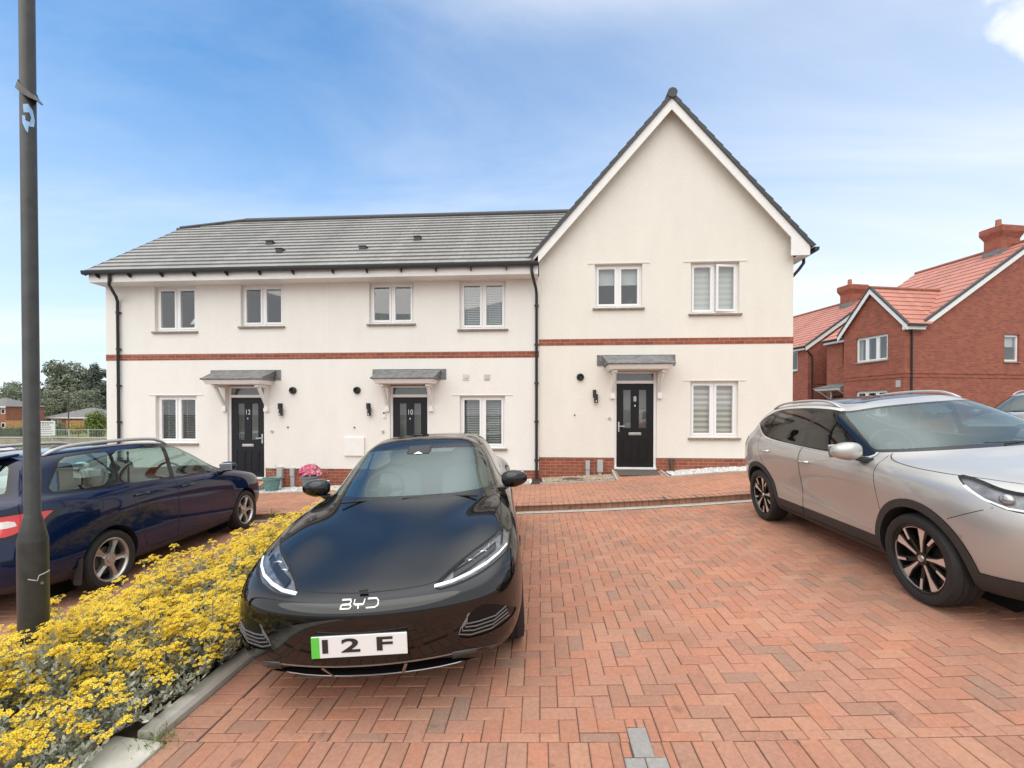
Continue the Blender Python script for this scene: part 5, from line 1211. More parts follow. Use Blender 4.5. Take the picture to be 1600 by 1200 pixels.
    # vent ribs
    for s in (1, -1):
        m = MB()
        for k in range(5):
            f = k * .022; pl = [(.60 - f * .2 + .0, .535 - f * .1), (.545 + f * .55, .455 + f * .3), (.535 + f * .9, .425 + f * .75), (.60 + f * .8, .405 + f), (.72 + f * .4, .402 + f), (.83 - f * .3, .425 + f)] if k < 4 else None
            if not pl: continue
            vs, fs = strip_on(bv, pl, .005, 'front', .004); m.add([(a, b * s, d) for a, b, d in vs], fs)
        m.build('vent_ribs', plain('grey_rib', (.20, .20, .20), .3, .3), c)
        m = MB()
        for k in range(3):
            z0 = .632 + k * .04; vs, fs = strip_on(bv, [(.80, z0), (.85, z0 + .004)], .007, 'front', .002); m.add([(a, b * s, d) for a, b, d in vs], fs)
        m.build('duct_slats', 'paint_black', c)
        m = MB(); vs, fs = strip_on(bv, [(.49, .302), (.60, .290), (.72, .262), (.80, .235)], .045, 'front', .006); m.add([(a, b * s, d) for a, b, d in vs], fs); m.build('bumper_blade', plain('satin_black', (.05, .05, .05), .3), c, smooth=True)
        m = MB(); vs, fs = strip_on(bv, [(.235, .300), (.195, .205)], .016, 'front', .002); m.add([(a, b * s, d) for a, b, d in vs], fs); m.build('grille_bar', 'steel', c)
    m = MB(); vs, fs = strip_on(bv, [(y * .1, .312) for y in range(-5, 6)], .006, 'front', .003); m.add(vs, fs); m.build('grille_line', 'steel', c); m = MB(); vs, fs = strip_on(bv, [(y * .1, .186 + .02 * (y * .1) ** 2) for y in range(-7, 8)], .008, 'front', .003); m.add(vs, fs); m.build('lip_line', 'steel', c)
    # emblem letters on the nose
    m = MB(); E_ = []; z0 = .634; h = .031; q = .0050
    def bar(p): 
        vs, fs = strip_on(bv, [(a * .88, b) for a, b in p], q, 'front', .003); m.add(vs, fs)
    L0 = -.122
    bar([(L0, z0 + h), (L0 + .055, z0 + h), (L0 + .062, z0 + h * .78), (L0 + .055, z0 + h * .54)]); bar([(L0 + .010, z0 + h * .5), (L0 + .058, z0 + h * .5), (L0 + .068, z0 + h * .25), (L0 + .060, z0), (L0, z0)]); bar([(L0 + .002, z0), (L0 + .006, z0 + h * .5)])
    L1 = L0 + .082; bar([(L1, z0 + h), (L1 + .002, z0 + h * .55), (L1 + .012, z0 + h * .45), (L1 + .062, z0 + h * .45)]); bar([(L1 + .064, z0 + h), (L1 + .062, z0 + h * .45)]); bar([(L1 + .032, z0 + h * .45), (L1 + .032, z0 - .002)])
    L2 = L1 + .082; bar([(L2, z0 + h), (L2 + .055, z0 + h), (L2 + .072, z0 + h * .72), (L2 + .072, z0 + h * .25), (L2 + .055, z0), (L2, z0)])
    m.build('emblem', 'chrome', c)
    # number plate with green band
    p = MB(); p.box(2.392, 2.402, -.262, .262, .388, .503); pl = p.build('number_plate', 'plate_white', c, bevel=.003)
    p = MB(); p.box(2.4025, 2.4035, -.260, -.216, .390, .501); p.build('green_band', 'plate_green', pl)
    for txt, yy in (('1', -.185), ('2', -.046), ('F', .135)):
        vs, fs = text_mesh(txt, .125, .003); t = MB(); t.add([(2.4035 + v[2], yy + v[0] * 1.7, .447 + v[1] * .80) for v in vs], fs); t.build('plate_character', 'dark_plastic', pl)
    p = MB(); p.box(2.33, 2.392, -.262, .262, .366, .506); p.build('plate_holder', 'trim_black', c, bevel=.004)
    p = MB(); p.box(2.28, 2.294, -.025, .025, .692, .705); p.build('nose_camera', 'dark_plastic', c, bevel=.003)
    mirror(c, .66, .935, 1.05, 'paint_black', (.09, .125, .078), .04)
    for px_, rr in ((1.46, 1), (-1.46, 1)):
        for s in (1, -1): make_wheel(c, px_, s * .815, .345, .245, .235, 'plain', s)
    make_seats(c, .05, .45, .36, 'interior_pale', -.95); dashboard(c, .48, 1.15, .93, .66); steering(c, .42, -.36, .97)
    wiper(c, [(1.17, -.52, .992), (1.10, -.2, .996), (1.14, .12, .985)]); wiper(c, [(1.10, .60, .985), (1.09, .3, .998), (1.15, -.02, .987)])
    m = MB(); m.hexa([(.46, -.13, 1.30), (.46, .13, 1.30), (.335, .11, 1.37), (.335, -.11, 1.37), (.475, -.10, 1.31), (.475, .10, 1.31), (.355, .11, 1.378), (.355, -.11, 1.378)]); hs = m.build('camera_housing', 'dark_plastic', c, bevel=.006)
    m = MB(); m.add([(.482, -.045, 1.307), (.482, .045, 1.307), (.452, 0, 1.327)], [(0, 1, 2)]); m.build('camera_window', 'blind_white', hs)
    m = MB(); m.add(*blob((.38, 0, 1.265), (.02, .115, .035), 3)); m.build('rear_view_mirror', 'dark_plastic', c, smooth=True)
    return c

# ---------------- dark blue estate seen from behind
def blue_estate(loc, rz, paintm='paint_blue', label=None, detail=True):
    c = empty('parked_car', loc, rz, label, 'car', 'parked cars')
    sx = [.3, -.2, -.7]
    def S(y, z, dz=0): return [(x, y, z + dz * i) for i, x in enumerate(sx)]
    net = [
     [(1.85, 0, .19), (1.8, .4, .19), (1.65, .62, .19), (1.235, .68, .19), (.75, .70, .18)] + S(.70, .18) + [(-1.235, .68, .19), (-1.85, .62, .22), (-2.0, .35, .24), (-2.02, 0, .24)],
     [(2.0, 0, .22), (1.95, .42, .22), (1.76, .72, .22), (1.25, .80, .22), (.75, .80, .21)] + S(.80, .21) + [(-1.235, .80, .22), (-1.95, .74, .26), (-2.1, .4, .28), (-2.12, 0, .28)],
     [(2.08, 0, .38), (2.03, .45, .38), (1.83, .79, .38), (1.26, .86, .38), (.75, .855, .36)] + S(.860, .36) + [(-1.235, .870, .38), (-2.0, .815, .40), (-2.18, .45, .40), (-2.2, 0, .40)],
     [(2.09, 0, .55), (2.04, .46, .55), (1.84, .80, .56), (1.26, .88, .57), (.75, .868, .57)] + S(.870, .57) + [(-1.235, .88, .57), (-2.01, .825, .57), (-2.19, .46, .57), (-2.21, 0, .57)],
     [(2.05, 0, .70), (2.0, .46, .71), (1.8, .79, .74), (1.25, .872, .76), (.75, .874, .78)] + S(.874, .80) + [(-1.235, .88, .81), (-1.93, .815, .79), (-2.15, .45, .78), (-2.19, 0, .78)],
     [(1.98, 0, .79), (1.92, .45, .80), (1.7, .75, .83), (1.2, .845, .865), (.75, .856, .875)] + S(.866, .90, .01) + [(-1.235, .862, .925), (-1.90, .795, .92), (-2.10, .44, .90), (-2.15, 0, .90)],
     [(1.7, 0, .88), (1.65, .42, .885), (1.45, .66, .90), (1.1, .79, .925), (.75, .825, .93)] + S(.836, .95, .01) + [(-1.235, .828, .98), (-1.91, .775, .99), (-2.10, .43, .98), (-2.12, 0, .98)],
     [(1.4, 0, .95), (1.36, .4, .95), (1.22, .62, .955), (.98, .76, .96), (.72, .80, .96)] + S(.815, .97, .01) + [(-1.235, .81, 1.01), (-1.87, .75, 1.04), (-2.07, .42, 1.03), (-2.09, 0, 1.03)],
     [(1.08, 0, 1.0), (1.05, .38, 1.0), (.95, .58, .995), (.82, .70, .985), (.62, .775, .98), (.25, .797, .99), (-.2, .797, 1.0), (-.7, .795, 1.01), (-1.235, .79, 1.03), (-1.84, .73, 1.06), (-2.04, .41, 1.06), (-2.06, 0, 1.06)],
     [(.72, 0, 1.2), (.7, .36, 1.2), (.62, .54, 1.19), (.5, .64, 1.18), (.38, .70, 1.2), (.15, .72, 1.21), (-.25, .725, 1.22), (-.7, .725, 1.22), (-1.25, .715, 1.23), (-1.77, .655, 1.24), (-1.95, .38, 1.24), (-1.97, 0, 1.24)],
     [(.34, 0, 1.41), (.32, .32, 1.405), (.25, .48, 1.385), (.16, .56, 1.37), (.05, .61, 1.39), (-.1, .63, 1.42), (-.35, .64, 1.438), (-.75, .64, 1.438), (-1.25, .63, 1.428), (-1.67, .585, 1.405), (-1.90, .34, 1.385), (-1.92, 0, 1.385)],
     [(.12, 0, 1.452), (.1, .25, 1.45), (.03, .36, 1.445), (-.05, .42, 1.44), (-.15, .45, 1.445), (-.25, .47, 1.455), (-.45, .48, 1.462), (-.8, .48, 1.462), (-1.2, .46, 1.452), (-1.55, .42, 1.435), (-1.76, .26, 1.428), (-1.78, 0, 1.428)],
     [(.0, 0, 1.47), (-.02, 0, 1.47), (-.05, 0, 1.472), (-.1, 0, 1.474), (-.2, 0, 1.476), (-.3, 0, 1.478), (-.5, 0, 1.478), (-.8, 0, 1.476), (-1.1, 0, 1.466), (-1.35, 0, 1.456), (-1.5, 0, 1.45), (-1.52, 0, 1.45)]]
    sk = Skin(under(net)); UP = lambda co, st: st[:, 1] > 8.6
    arch(sk, c, 1.235, .30, .345); arch(sk, c, -1.235, .30, .345)
    sk.split('body', 'frit', par_fn(-.6, 3.62, 9.06, 10.93, .10), UP); sk.split('frit', 'windscreen', par_fn(-.8, 3.46, 9.2, 10.78, .16), UP)
    sk.split('body', 'rear_frit', par_fn(9.42, 11.7, 9.0, 10.98, .15), UP); sk.split('rear_frit', 'rear_window', par_fn(9.52, 11.9, 9.12, 10.72, .22), UP)
    Wn = lambda co, st: (st[:, 1] > 8.55) & (st[:, 0] > 3.2) & (st[:, 0] < 9.55)
    dlo = arc_poly((.78, .985), (.40, 1.20), (.08, 1.365), (-.2, 1.415), (-.99, 1.415), (-1.05, 1.03), (-.5, 1.005)); 
    w1 = [(.68, 1.008), (.38, 1.20), (.08, 1.355), (-.14, 1.388), (-.20, 1.016)]; w2 = [(-.285, 1.02), (-.23, 1.392), (-.945, 1.392), (-.99, 1.04)]
    w3 = [(-1.055, 1.065), (-1.02, 1.375), (-1.2, 1.372), (-1.45, 1.358), (-1.52, 1.325), (-1.69, 1.11), (-1.68, 1.085), (-1.6, 1.078)]
    sk.split('body', 'side_trim', side_fn(dlo), Wn); sk.split('body', 'side_trim', side_fn(w3, .038), Wn)
    sk.split('side_trim', 'side_window', side_fn(w1, .008), Wn); sk.split('side_trim', 'rear_side_window', side_fn(w2, .008), Wn); sk.split('side_trim', 'quarter_window', side_fn(w3, .016), Wn)
    tl = lambda co, st: sd_poly(st, [(8.86, 5.2), (8.62, 6.2), (9.2, 6.32), (9.95, 6.25), (9.95, 4.8), (9.3, 4.75)], .02)
    TW = lambda co, st: (co[:, 0] < -1.5)
    sk.split('body', 'tail_black', lambda co, st: tl(co, st), TW); sk.split('tail_black', 'tail', lambda co, st: sd_poly(st, [(9.0, 5.3), (8.82, 6.05), (9.3, 6.16), (9.86, 6.1), (9.86, 4.93), (9.4, 4.88)], .01), TW)
    sk.split('tail', 'tail_clear', lambda co, st: sd_poly(st, [(9.30, 5.30), (9.36, 5.74), (9.95, 5.74), (9.95, 5.30)]), TW)
    dW = lambda co, st: (co[:, 1] > .5) & (st[:, 1] < 9.02) & (st[:, 1] > 1.8)
    sk.gap(side_fn([(.80, .29), (.90, .60), (.80, 1.1), (-.23, 1.3), (-.26, .29)], .01), dW); sk.gap(side_fn([(-.27, .29), (-.24, 1.3), (-1.3, 1.3), (-1.0, 1.03), (-.87, .70), (-.80, .42), (-.72, .29)], .01), dW)
    sk.gap(lambda co, st: co[:, 2] - .60, lambda co, st: (co[:, 0] < -1.58) & (co[:, 0] > -2.05) & (co[:, 1] > .5), .003)
    sk.gap(lambda co, st: st[:, 0] - 9.72 , lambda co, st: (co[:, 0] < -1.6) & (st[:, 1] > 3.2) & (st[:, 1] < 9.0), .012)
    sk.gap(top_fn(arc_poly((1.97, -.4), (1.95, .2), (1.85, .5), (1.65, .68), (1.3, .76), (.9, .74), (.8, -.4))), lambda co, st: (co[:, 2] > .72) & (co[:, 0] > .8) & (st[:, 1] < 9.05), .004)
    sk.gap(lambda co, st: np.hypot(co[:, 0] + 1.40, (co[:, 2] - .90)) - .088, lambda co, st: co[:, 1] > .7, .003)
    sk.split('body', 'sill', lambda co, st: co[:, 2] - .265, lambda co, st: (co[:, 0] < 1.0) & (co[:, 0] > -1.0) & (st[:, 1] > 1.2)); sk.split('body', 'rear_skirt', lambda co, st: co[:, 2] - .33, lambda co, st: (co[:, 0] < -1.55) & (st[:, 1] > 1.2))
    sk.build(['body'], 'body', paintm, c, extra=('gap',))
    sk.build(['sill', 'rear_skirt'], 'sill_trim', 'cladding', c, 'each'); sk.build(['frit'], 'glass_border', 'trim_black', c); sk.build(['rear_frit'], 'glass_border', 'trim_black', c)
    sk.build(['windscreen'], 'windscreen', 'screen', c); sk.build(['rear_window'], 'rear_window', 'screen', c); sk.build(['side_trim'], 'window_trim', 'trim_black', c, 'each')
    sk.build(['side_window'], 'side_window', 'screen', c, 'each'); sk.build(['rear_side_window'], 'rear_side_window', 'screen', c, 'each'); sk.build(['quarter_window'], 'quarter_window', 'screen', c, 'each')
    sk.build(['tail_black'], 'lamp_surround', 'trim_black', c, 'each'); tls = sk.build(['tail'], 'tail_light', 'red_lamp', c, 'each', off=.004); cl = sk.build(['tail_clear'], 'clear_lens', 'clear_lamp', None, 'each', off=.004)
    for a, b in zip(tls, cl): b.parent = a
    bv = sk.bvh()
    handles(c, sk, [(-.10, .885), (-.83, .90)], paintm, .095)
    mirror(c, .70, .94, 1.03, paintm, (.075, .115, .072), .05)
    for s in (1, -1):
        m = MB(); pts = []
        for x in np.linspace(.02, -1.60, 16):
            e = min(1, (.02 - x) / .25, (x + 1.60) / .3); h = proj(bv, (x, .56, 3), (0, 0, -1)); pts.append((x, .56 * s, h.z + .004 + .045 * math.sin(min(1, max(0, e)) * math.pi / 2)))
        m.tube(pts, .017, 8, rs=[.012] + [.019] * 14 + [.012]); m.build('roof_rail', plain('silver_rail', (.50, .50, .49), .4, .5), c, smooth=True)
        m = MB(); vs, fs = strip_on(bv, [(-.565, 1.0), (-.61, 1.02), (-.645, 1.36), (-.615, 1.365)] if False else [(-.50, 1.03), (-.62, 1.365)], .018, 'left', .004); m.add([(a, b * s, d) for a, b, d in vs], fs) if False else None
        vs, fs = strip_on(bv, [(-.74, 1.37), (-.90, 1.04)], .022, 'left', .003); m.add([(a, b * s, d) for a, b, d in vs], fs); m.build('window_divider', 'trim_black', c)
        for px_ in (1.235, -1.235): make_wheel(c, px_, s * .765, .30, .215, .205, 'five', s)
        m = MB(); m.hexa([(-1.60, s * .79, .17), (-1.585, s * .79, .17), (-1.57, s * .80, .40), (-1.60, s * .80, .40), (-1.60, s * .855, .17), (-1.585, s * .855, .17), (-1.57, s * .87, .42), (-1.60, s * .87, .42)]); m.build('mud_flap', 'cladding', c)
    m = MB(); b0 = proj(bv, (-1.62, 0, 3), (0, 0, -1)); m.add(*blob((b0.x, 0, b0.z + .012), (.05, .025, .02), 2.2)); m.tube([(b0.x, 0, b0.z + .01), (b0.x - .12, 0, b0.z + .19)], .007, 6, rs=[.009, .006]); m.build('aerial', 'dark_plastic', c, smooth=True)
    m = MB(); prof = [(-1.80, 1.452, .0), (-2.0, 1.412, .0)]
    m.hexa([(-1.74, -.50, 1.415), (-1.98, -.46, 1.392), (-1.98, .46, 1.392), (-1.74, .50, 1.415), (-1.74, -.50, 1.443), (-1.99, -.46, 1.412), (-1.99, .46, 1.412), (-1.74, .50, 1.443)]); m.build('spoiler', paintm, c, bevel=.012)
    vs, fs = text_mesh('ŠKODA', .075); t = MB(); t.add([(-4, -v[0] * 1.5, .865 + v[1]) for v in vs], fs)
    tv = []
    for (x, y, z) in t.v: h = proj(bv, (-4, abs(y) + 1e-4, z), (1, 0, 0)); tv.append((h.x - .004, y, z))
    t.v = tv; t.build('badge_lettering', 'chrome', c)
    p = MB(); p.box(-2.215, -2.225, -.26, .26, .62, .73); p.build('number_plate', plain('yellow_plate', (.62, .46, .05), .4), c, bevel=.003)
    make_seats(c, -.05, .42, .36, 'interior', -.85); dashboard(c, .42, 1.0, .95, .66); steering(c, .36, -.36, .99)
    return c

# ---------------- silver crossover seen from its front corner
def silver_crossover(loc, rz, paintm='paint_silver', label=None):
    c = empty('parked_car', loc, rz, label, 'car', 'parked cars')
    sx = [.3, -.25, -.8]
    def S(y, z, dz=0): return [(x, y, z + dz * i) for i, x in enumerate(sx)]
    net = [
     [(1.95, 0, .22), (1.9, .45, .22), (1.75, .66, .22), (1.32, .70, .23), (.8, .74, .21)] + S(.74, .21) + [(-1.32, .70, .23), (-1.85, .64, .27), (-1.98, .36, .30), (-2.0, 0, .30)],
     [(2.12, 0, .25), (2.06, .48, .25), (1.84, .78, .26), (1.34, .85, .26), (.8, .84, .245)] + S(.84, .245) + [(-1.32, .84, .26), (-1.92, .76, .32), (-2.06, .42, .34), (-2.08, 0, .34)],
     [(2.21, 0, .40), (2.15, .5, .40), (1.92, .83, .41), (1.35, .885, .41), (.8, .883, .40)] + S(.884, .40) + [(-1.32, .885, .42), (-1.97, .82, .45), (-2.13, .46, .46), (-2.15, 0, .46)],
     [(2.24, 0, .60), (2.18, .5, .60), (1.95, .84, .61), (1.36, .905, .61), (.8, .878, .58)] + S(.861, .58) + [(-1.32, .905, .62), (-1.99, .84, .64), (-2.14, .47, .65), (-2.16, 0, .65)],
     [(2.23, 0, .76), (2.17, .5, .77), (1.93, .84, .79), (1.35, .908, .80), (.8, .895, .78)] + S(.892, .79, .01) + [(-1.32, .91, .82), (-1.98, .845, .84), (-2.11, .47, .86), (-2.13, 0, .86)],
     [(2.17, 0, .90), (2.10, .49, .91), (1.86, .80, .93), (1.33, .885, .935), (.8, .892, .93)] + S(.895, .935, .012) + [(-1.32, .895, .985), (-1.95, .83, 1.02), (-2.07, .46, 1.02), (-2.09, 0, 1.02)],
     [(1.98, 0, .985), (1.92, .45, .99), (1.70, .72, 1.0), (1.26, .835, .995), (.8, .865, .99)] + S(.87, 1.0, .015) + [(-1.32, .865, 1.06), (-1.92, .79, 1.10), (-2.02, .44, 1.10), (-2.04, 0, 1.10)],
     [(1.6, 0, 1.055), (1.55, .42, 1.055), (1.38, .65, 1.055), (1.08, .785, 1.045), (.76, .83, 1.035)] + S(.845, 1.04, .018) + [(-1.32, .83, 1.11), (-1.90, .75, 1.15), (-1.99, .42, 1.16), (-2.01, 0, 1.16)],
     [(1.20, 0, 1.10), (1.17, .40, 1.10), (1.06, .60, 1.09), (.90, .725, 1.075), (.68, .795, 1.06), (.25, .815, 1.065), (-.25, .815, 1.085), (-.8, .81, 1.105), (-1.32, .795, 1.145), (-1.86, .715, 1.19), (-1.96, .40, 1.20), (-1.98, 0, 1.20)],
     [(.74, 0, 1.31), (.72, .37, 1.31), (.63, .555, 1.295), (.50, .655, 1.28), (.36, .715, 1.29), (.12, .735, 1.30), (-.3, .74, 1.31), (-.8, .735, 1.32), (-1.32, .715, 1.33), (-1.74, .635, 1.355), (-1.84, .37, 1.36), (-1.86, 0, 1.36)],
     [(.26, 0, 1.515), (.24, .33, 1.51), (.17, .50, 1.49), (.08, .575, 1.475), (-.02, .61, 1.485), (-.18, .625, 1.505), (-.42, .635, 1.515), (-.8, .63, 1.515), (-1.25, .61, 1.495), (-1.55, .545, 1.475), (-1.68, .33, 1.48), (-1.70, 0, 1.48)],
     [(.08, 0, 1.55), (.06, .26, 1.548), (.0, .38, 1.54), (-.08, .44, 1.535), (-.16, .47, 1.54), (-.28, .49, 1.548), (-.48, .50, 1.555), (-.82, .49, 1.553), (-1.15, .46, 1.54), (-1.40, .41, 1.52), (-1.52, .26, 1.515), (-1.54, 0, 1.515)],
     [(-.02, 0, 1.57), (-.04, 0, 1.57), (-.08, 0, 1.572), (-.14, 0, 1.574), (-.2, 0, 1.576), (-.3, 0, 1.578), (-.5, 0, 1.578), (-.8, 0, 1.572), (-1.05, 0, 1.56), (-1.2, 0, 1.55), (-1.3, 0, 1.545), (-1.3, 0, 1.545)]]
    sk = Skin(under(net)); UP = lambda co, st: st[:, 1] > 8.6
    arch(sk, c, 1.323, .342, .395, ring=.062); arch(sk, c, -1.323, .342, .395, ring=.062)
    sk.split('body', 'frit', par_fn(-.6, 3.62, 9.05, 10.93, .10), UP); sk.split('frit', 'windscreen', par_fn(-.8, 3.47, 9.2, 10.82, .16), UP)
    sk.split('body', 'roof_glass', lambda co, st: sd_poly(co[:, :2], [(.16, -.5), (.10, .40), (-.05, .475), (-1.05, .46), (-1.1, -.5)], .02), lambda co, st: st[:, 1] > 10.9)
    sk.split('body', 'rear_frit', par_fn(9.3, 11.7, 9.1, 10.93, .15), UP); sk.split('rear_frit', 'rear_window', par_fn(9.45, 11.9, 9.25, 10.72, .22), UP)
    Wn = lambda co, st: (st[:, 1] > 8.3) & (st[:, 0] > 3.2) & (st[:, 0] < 9.4)
    dlo = arc_poly((.86, 1.052), (.56, 1.235), (.26, 1.40), (.02, 1.468), (-.4, 1.492), (-.95, 1.483), (-1.25, 1.455), (-1.52, 1.36), (-1.62, 1.30), (-1.48, 1.225), (-1.25, 1.135), (-.85, 1.095), (.2, 1.052))
    sk.split('body', 'chrome_line', side_fn(dlo, .02), Wn); sk.split('chrome_line', 'side_trim', side_fn(dlo), Wn)
    w1 = [(.64, 1.085), (.50, 1.22), (.24, 1.37), (.02, 1.432), (-.20, 1.452), (-.24, 1.08)]; w2 = [(-.34, 1.085), (-.31, 1.455), (-.9, 1.455), (-1.10, 1.42), (-1.20, 1.17), (-1.12, 1.13), (-.85, 1.108)]; w3 = [(-1.27, 1.19), (-1.19, 1.41), (-1.44, 1.35), (-1.52, 1.30)]
    sk.split('side_trim', 'side_window', side_fn(w1, .008), Wn); sk.split('side_trim', 'rear_side_window', side_fn(w2, .008), Wn); sk.split('side_trim', 'quarter_window', side_fn(w3, .005), Wn)
    lamp = arc_poly((1.52, 1.018), (1.66, .965), (1.80, .895), (1.94, .835), (2.12, .81), (2.14, .90), (2.02, .925), (1.86, .95), (1.70, .992))
    LW = lambda co, st: (co[:, 0] > 1.45) & (co[:, 1] > .38); sk.split('body', 'lamp_edge', side_fn(lamp, .0015), LW); sk.split('lamp_edge', 'headlight', side_fn(lamp, -.0025), LW)
    sk.split('body', 'fog', front_fn(arc_poly((.42, .50), (.62, .565), (.69, .55), (.66, .47), (.52, .45))), lambda co, st: (co[:, 0] > 1.7)); sk.split('body', 'grille', front_fn([(-.5, .56), (.36, .56), (.50, .86), (-.5, .88)], .02), lambda co, st: co[:, 0] > 1.9)
    sk.split('body', 'tail', lambda co, st: sd_poly(st, [(8.75, 5.85), (8.75, 6.9), (9.2, 7.15), (10.1, 6.95), (10.1, 5.8), (9.3, 5.7)], .03), lambda co, st: co[:, 0] < -1.5)
    dW = lambda co, st: (co[:, 1] > .5) & (st[:, 1] < 8.98) & (st[:, 1] > 1.8)
    sk.gap(side_fn([(.90, .30), (.96, .62), (.86, 1.2), (-.27, 1.3), (-.29, .30)], .01), dW); sk.gap(side_fn([(-.30, .30), (-.28, 1.3), (-1.5, 1.3), (-1.36, 1.14), (-1.20, .86), (-.93, .60), (-.88, .30)], .01), dW)
    sk.gap(top_fn(arc_poly((2.09, -.4), (2.08, .2), (2.02, .44), (1.84, .62), (1.55, .745), (1.25, .79), (.98, .775), (.86, .70), (.86, -.4))), lambda co, st: (co[:, 2] > .86) & (co[:, 0] > .82) & (st[:, 1] < 9.02), .004)
    sk.gap(lambda co, st: co[:, 2] - (.74 + (co[:, 0] - 1.66) * .50), lambda co, st: (co[:, 0] > 1.58) & (co[:, 0] < 1.88) & (co[:, 1] > .6) & (co[:, 2] < .90), .003)
    sk.split('body', 'cladding', lambda co, st: co[:, 2] - (.395 + .0 * co[:, 0]), lambda co, st: st[:, 1] > 1.2)
    sk.build(['body'], 'body', paintm, c, extra=('gap',))
    sk.build(['cladding'], 'cladding', 'cladding', c, off=.006); sk.build(['frit'], 'glass_border', 'trim_black', c); sk.build(['rear_frit'], 'glass_border', 'trim_black', c); sk.build(['roof_glass'], 'glass_roof', 'trim_black', c)
    sk.build(['windscreen'], 'windscreen', 'screen', c); sk.build(['rear_window'], 'rear_window', 'screen_dark', c); sk.build(['side_trim'], 'window_trim', 'trim_black', c, 'each'); sk.build(['chrome_line'], 'chrome_strip', 'satin_trim', c, 'each', off=.004)
    sk.build(['side_window'], 'side_window', 'screen_dark', c, 'each'); sk.build(['rear_side_window'], 'rear_side_window', 'screen_dark', c, 'each'); sk.build(['quarter_window'], 'quarter_window', 'screen_dark', c, 'each')
    sk.build(['lamp_edge'], 'lamp_surround', 'gapm', c, 'each'); lamps = sk.build(['headlight'], 'headlight', 'lamp_glass', c, 'each'); inner = sk.build(['headlight'], 'reflector', plain('grey_lamp_inside', (.16, .16, .165), .3, .6, noise=.5, nscale=14), None, 'each', off=-.018)
    for a, b in zip(lamps, inner): b.parent = a
    bv = sk.bvh()
    for k, l_ in enumerate(lamps):
        s = 1 if k == 0 else -1
        vs, fs = strip_on(bv, [(1.67, .956), (1.74, .926), (1.82, .889), (1.93, .850), (2.03, .833)], .011, 'left', .003); m = MB(); m.add([(a, b * s, d) for a, b, d in vs], fs); m.build('light_strip', plain('white_strip', (.82, .83, .84), .25), l_)
        h = proj(bv, (1.90, 3, .905), (0, -1, 0), -.008); m = MB(); m.add(*blob((h.x, h.y * s, h.z), (.045, .03, .035), 2)); m.build('projector', 'lamp_in', l_, smooth=True)
        m = MB(); vs, fs = strip_on(bv, [(1.70, .625), (1.715, .625)], .022, 'left', .004); m.add([(a, b * s, d) for a, b, d in vs], fs); m.build('parking_sensor', 'steel', c)
    sk.build(['fog'], 'fog_light', 'trim_black', c, 'each', off=-.004); sk.build(['grille'], 'grille', 'trim_black', c, off=-.01); sk.build(['tail'], 'tail_light', 'red_lamp', c, 'each', off=.004)
    m = MB(); vs, fs = strip_on(bv, [(.40, .45), (.54, .44), (.68, .455)], .035, 'front', .005); m.add(vs, fs); m.build('bumper_strip', 'chrome', c); m = MB(); vs, fs = strip_on(bv, [(-.40, .45), (-.54, .44), (-.68, .455)], .035, 'front', .005); m.add(vs, fs); m.build('bumper_strip', 'chrome', c)
    handles(c, sk, [(-.16, .925), (-1.06, .965)], 'chrome', .10)
    mirror(c, .74, .985, 1.125, paintm, (.095, .125, .082), .06)
    for s in (1, -1):
        m = MB(); pts = []
        for x in np.linspace(.02, -1.42, 16):
            e = min(1, (.02 - x) / .25, (x + 1.42) / .3); h = proj(bv, (x, .575, 3), (0, 0, -1)); pts.append((x, .575 * s, h.z + .004 + .032 * math.sin(min(1, max(0, e)) * math.pi / 2)))
        m.tube(pts, .014, 8, rs=[.010] + [.0145] * 14 + [.010]); m.build('roof_rail', plain('silver_rail', (.50, .50, .49), .4, .5), c, smooth=True)
        for px_ in (1.323, -1.323): make_wheel(c, px_, s * .785, .342, .256, .225, 'diamond', s)
        # sculpted crease low on the doors
        m = MB(); vs, fs = strip_on(bv, [(.82, .445), (.3, .475), (-.25, .515), (-.7, .57)], .014, 'left', .003); m.add([(a, b * s, d) for a, b, d in vs], fs); m.build('door_crease', paintm, c)
    make_seats(c, -.05, .52, .37, 'interior', -.9); dashboard(c, .46, 1.12, 1.02, .68); steering(c, .40, -.37, 1.08)
    wiper(c, [(1.10, -.50, 1.112), (1.08, -.15, 1.145), (1.12, .22, 1.135)]); wiper(c, [(1.06, .60, 1.10), (1.08, .3, 1.135), (1.14, -.05, 1.135)])
    m = MB(); m.hexa([(.56, -.10, 1.37), (.56, .10, 1.37), (.34, .09, 1.46), (.34, -.09, 1.46), (.575, -.08, 1.38), (.575, .08, 1.38), (.36, .09, 1.468), (.36, -.09, 1.468)]); hs = m.build('camera_housing', 'dark_plastic', c, bevel=.006)
    m = MB(); m.add(*blob((.40, 0, 1.36), (.02, .115, .035), 3)); m.build('rear_view_mirror', 'dark_plastic', c, smooth=True)
    return c

# black saloon: nose at (-.975, 2.27) pointing at the viewer and a touch to the right
hd = R(-90 + 5.0); nose = Vector((-.945, 2.33)); cpos = nose - Vector((math.cos(hd), math.sin(hd))) * 2.40
def place(o, x, y, rz, base):
    """stand the car on the sloping paving"""
    ex = .046 if x < 3 else .09; o.location = (x, y, gz(x) + base)
    n = Vector((-ex, 0, 1)).normalized(); f = Vector((math.cos(rz), math.sin(rz), 0)); f = (f - n * f.dot(n)).normalized(); l = n.cross(f)
    o.rotation_euler = Matrix((f, l, n)).transposed().to_euler()
car1 = black_saloon((0, 0, 0), 0); place(car1, cpos.x, cpos.y, hd, .001); car1.scale = (1, .975, 1)
car2 = blue_estate((0, 0, 0), 0, 'paint_blue', 'dark blue estate car with silver roof rails parked nose towards the white houses'); place(car2, -5.435, 5.58, R(90 + 5), .001); car2.scale = (1, 1, 1.03)
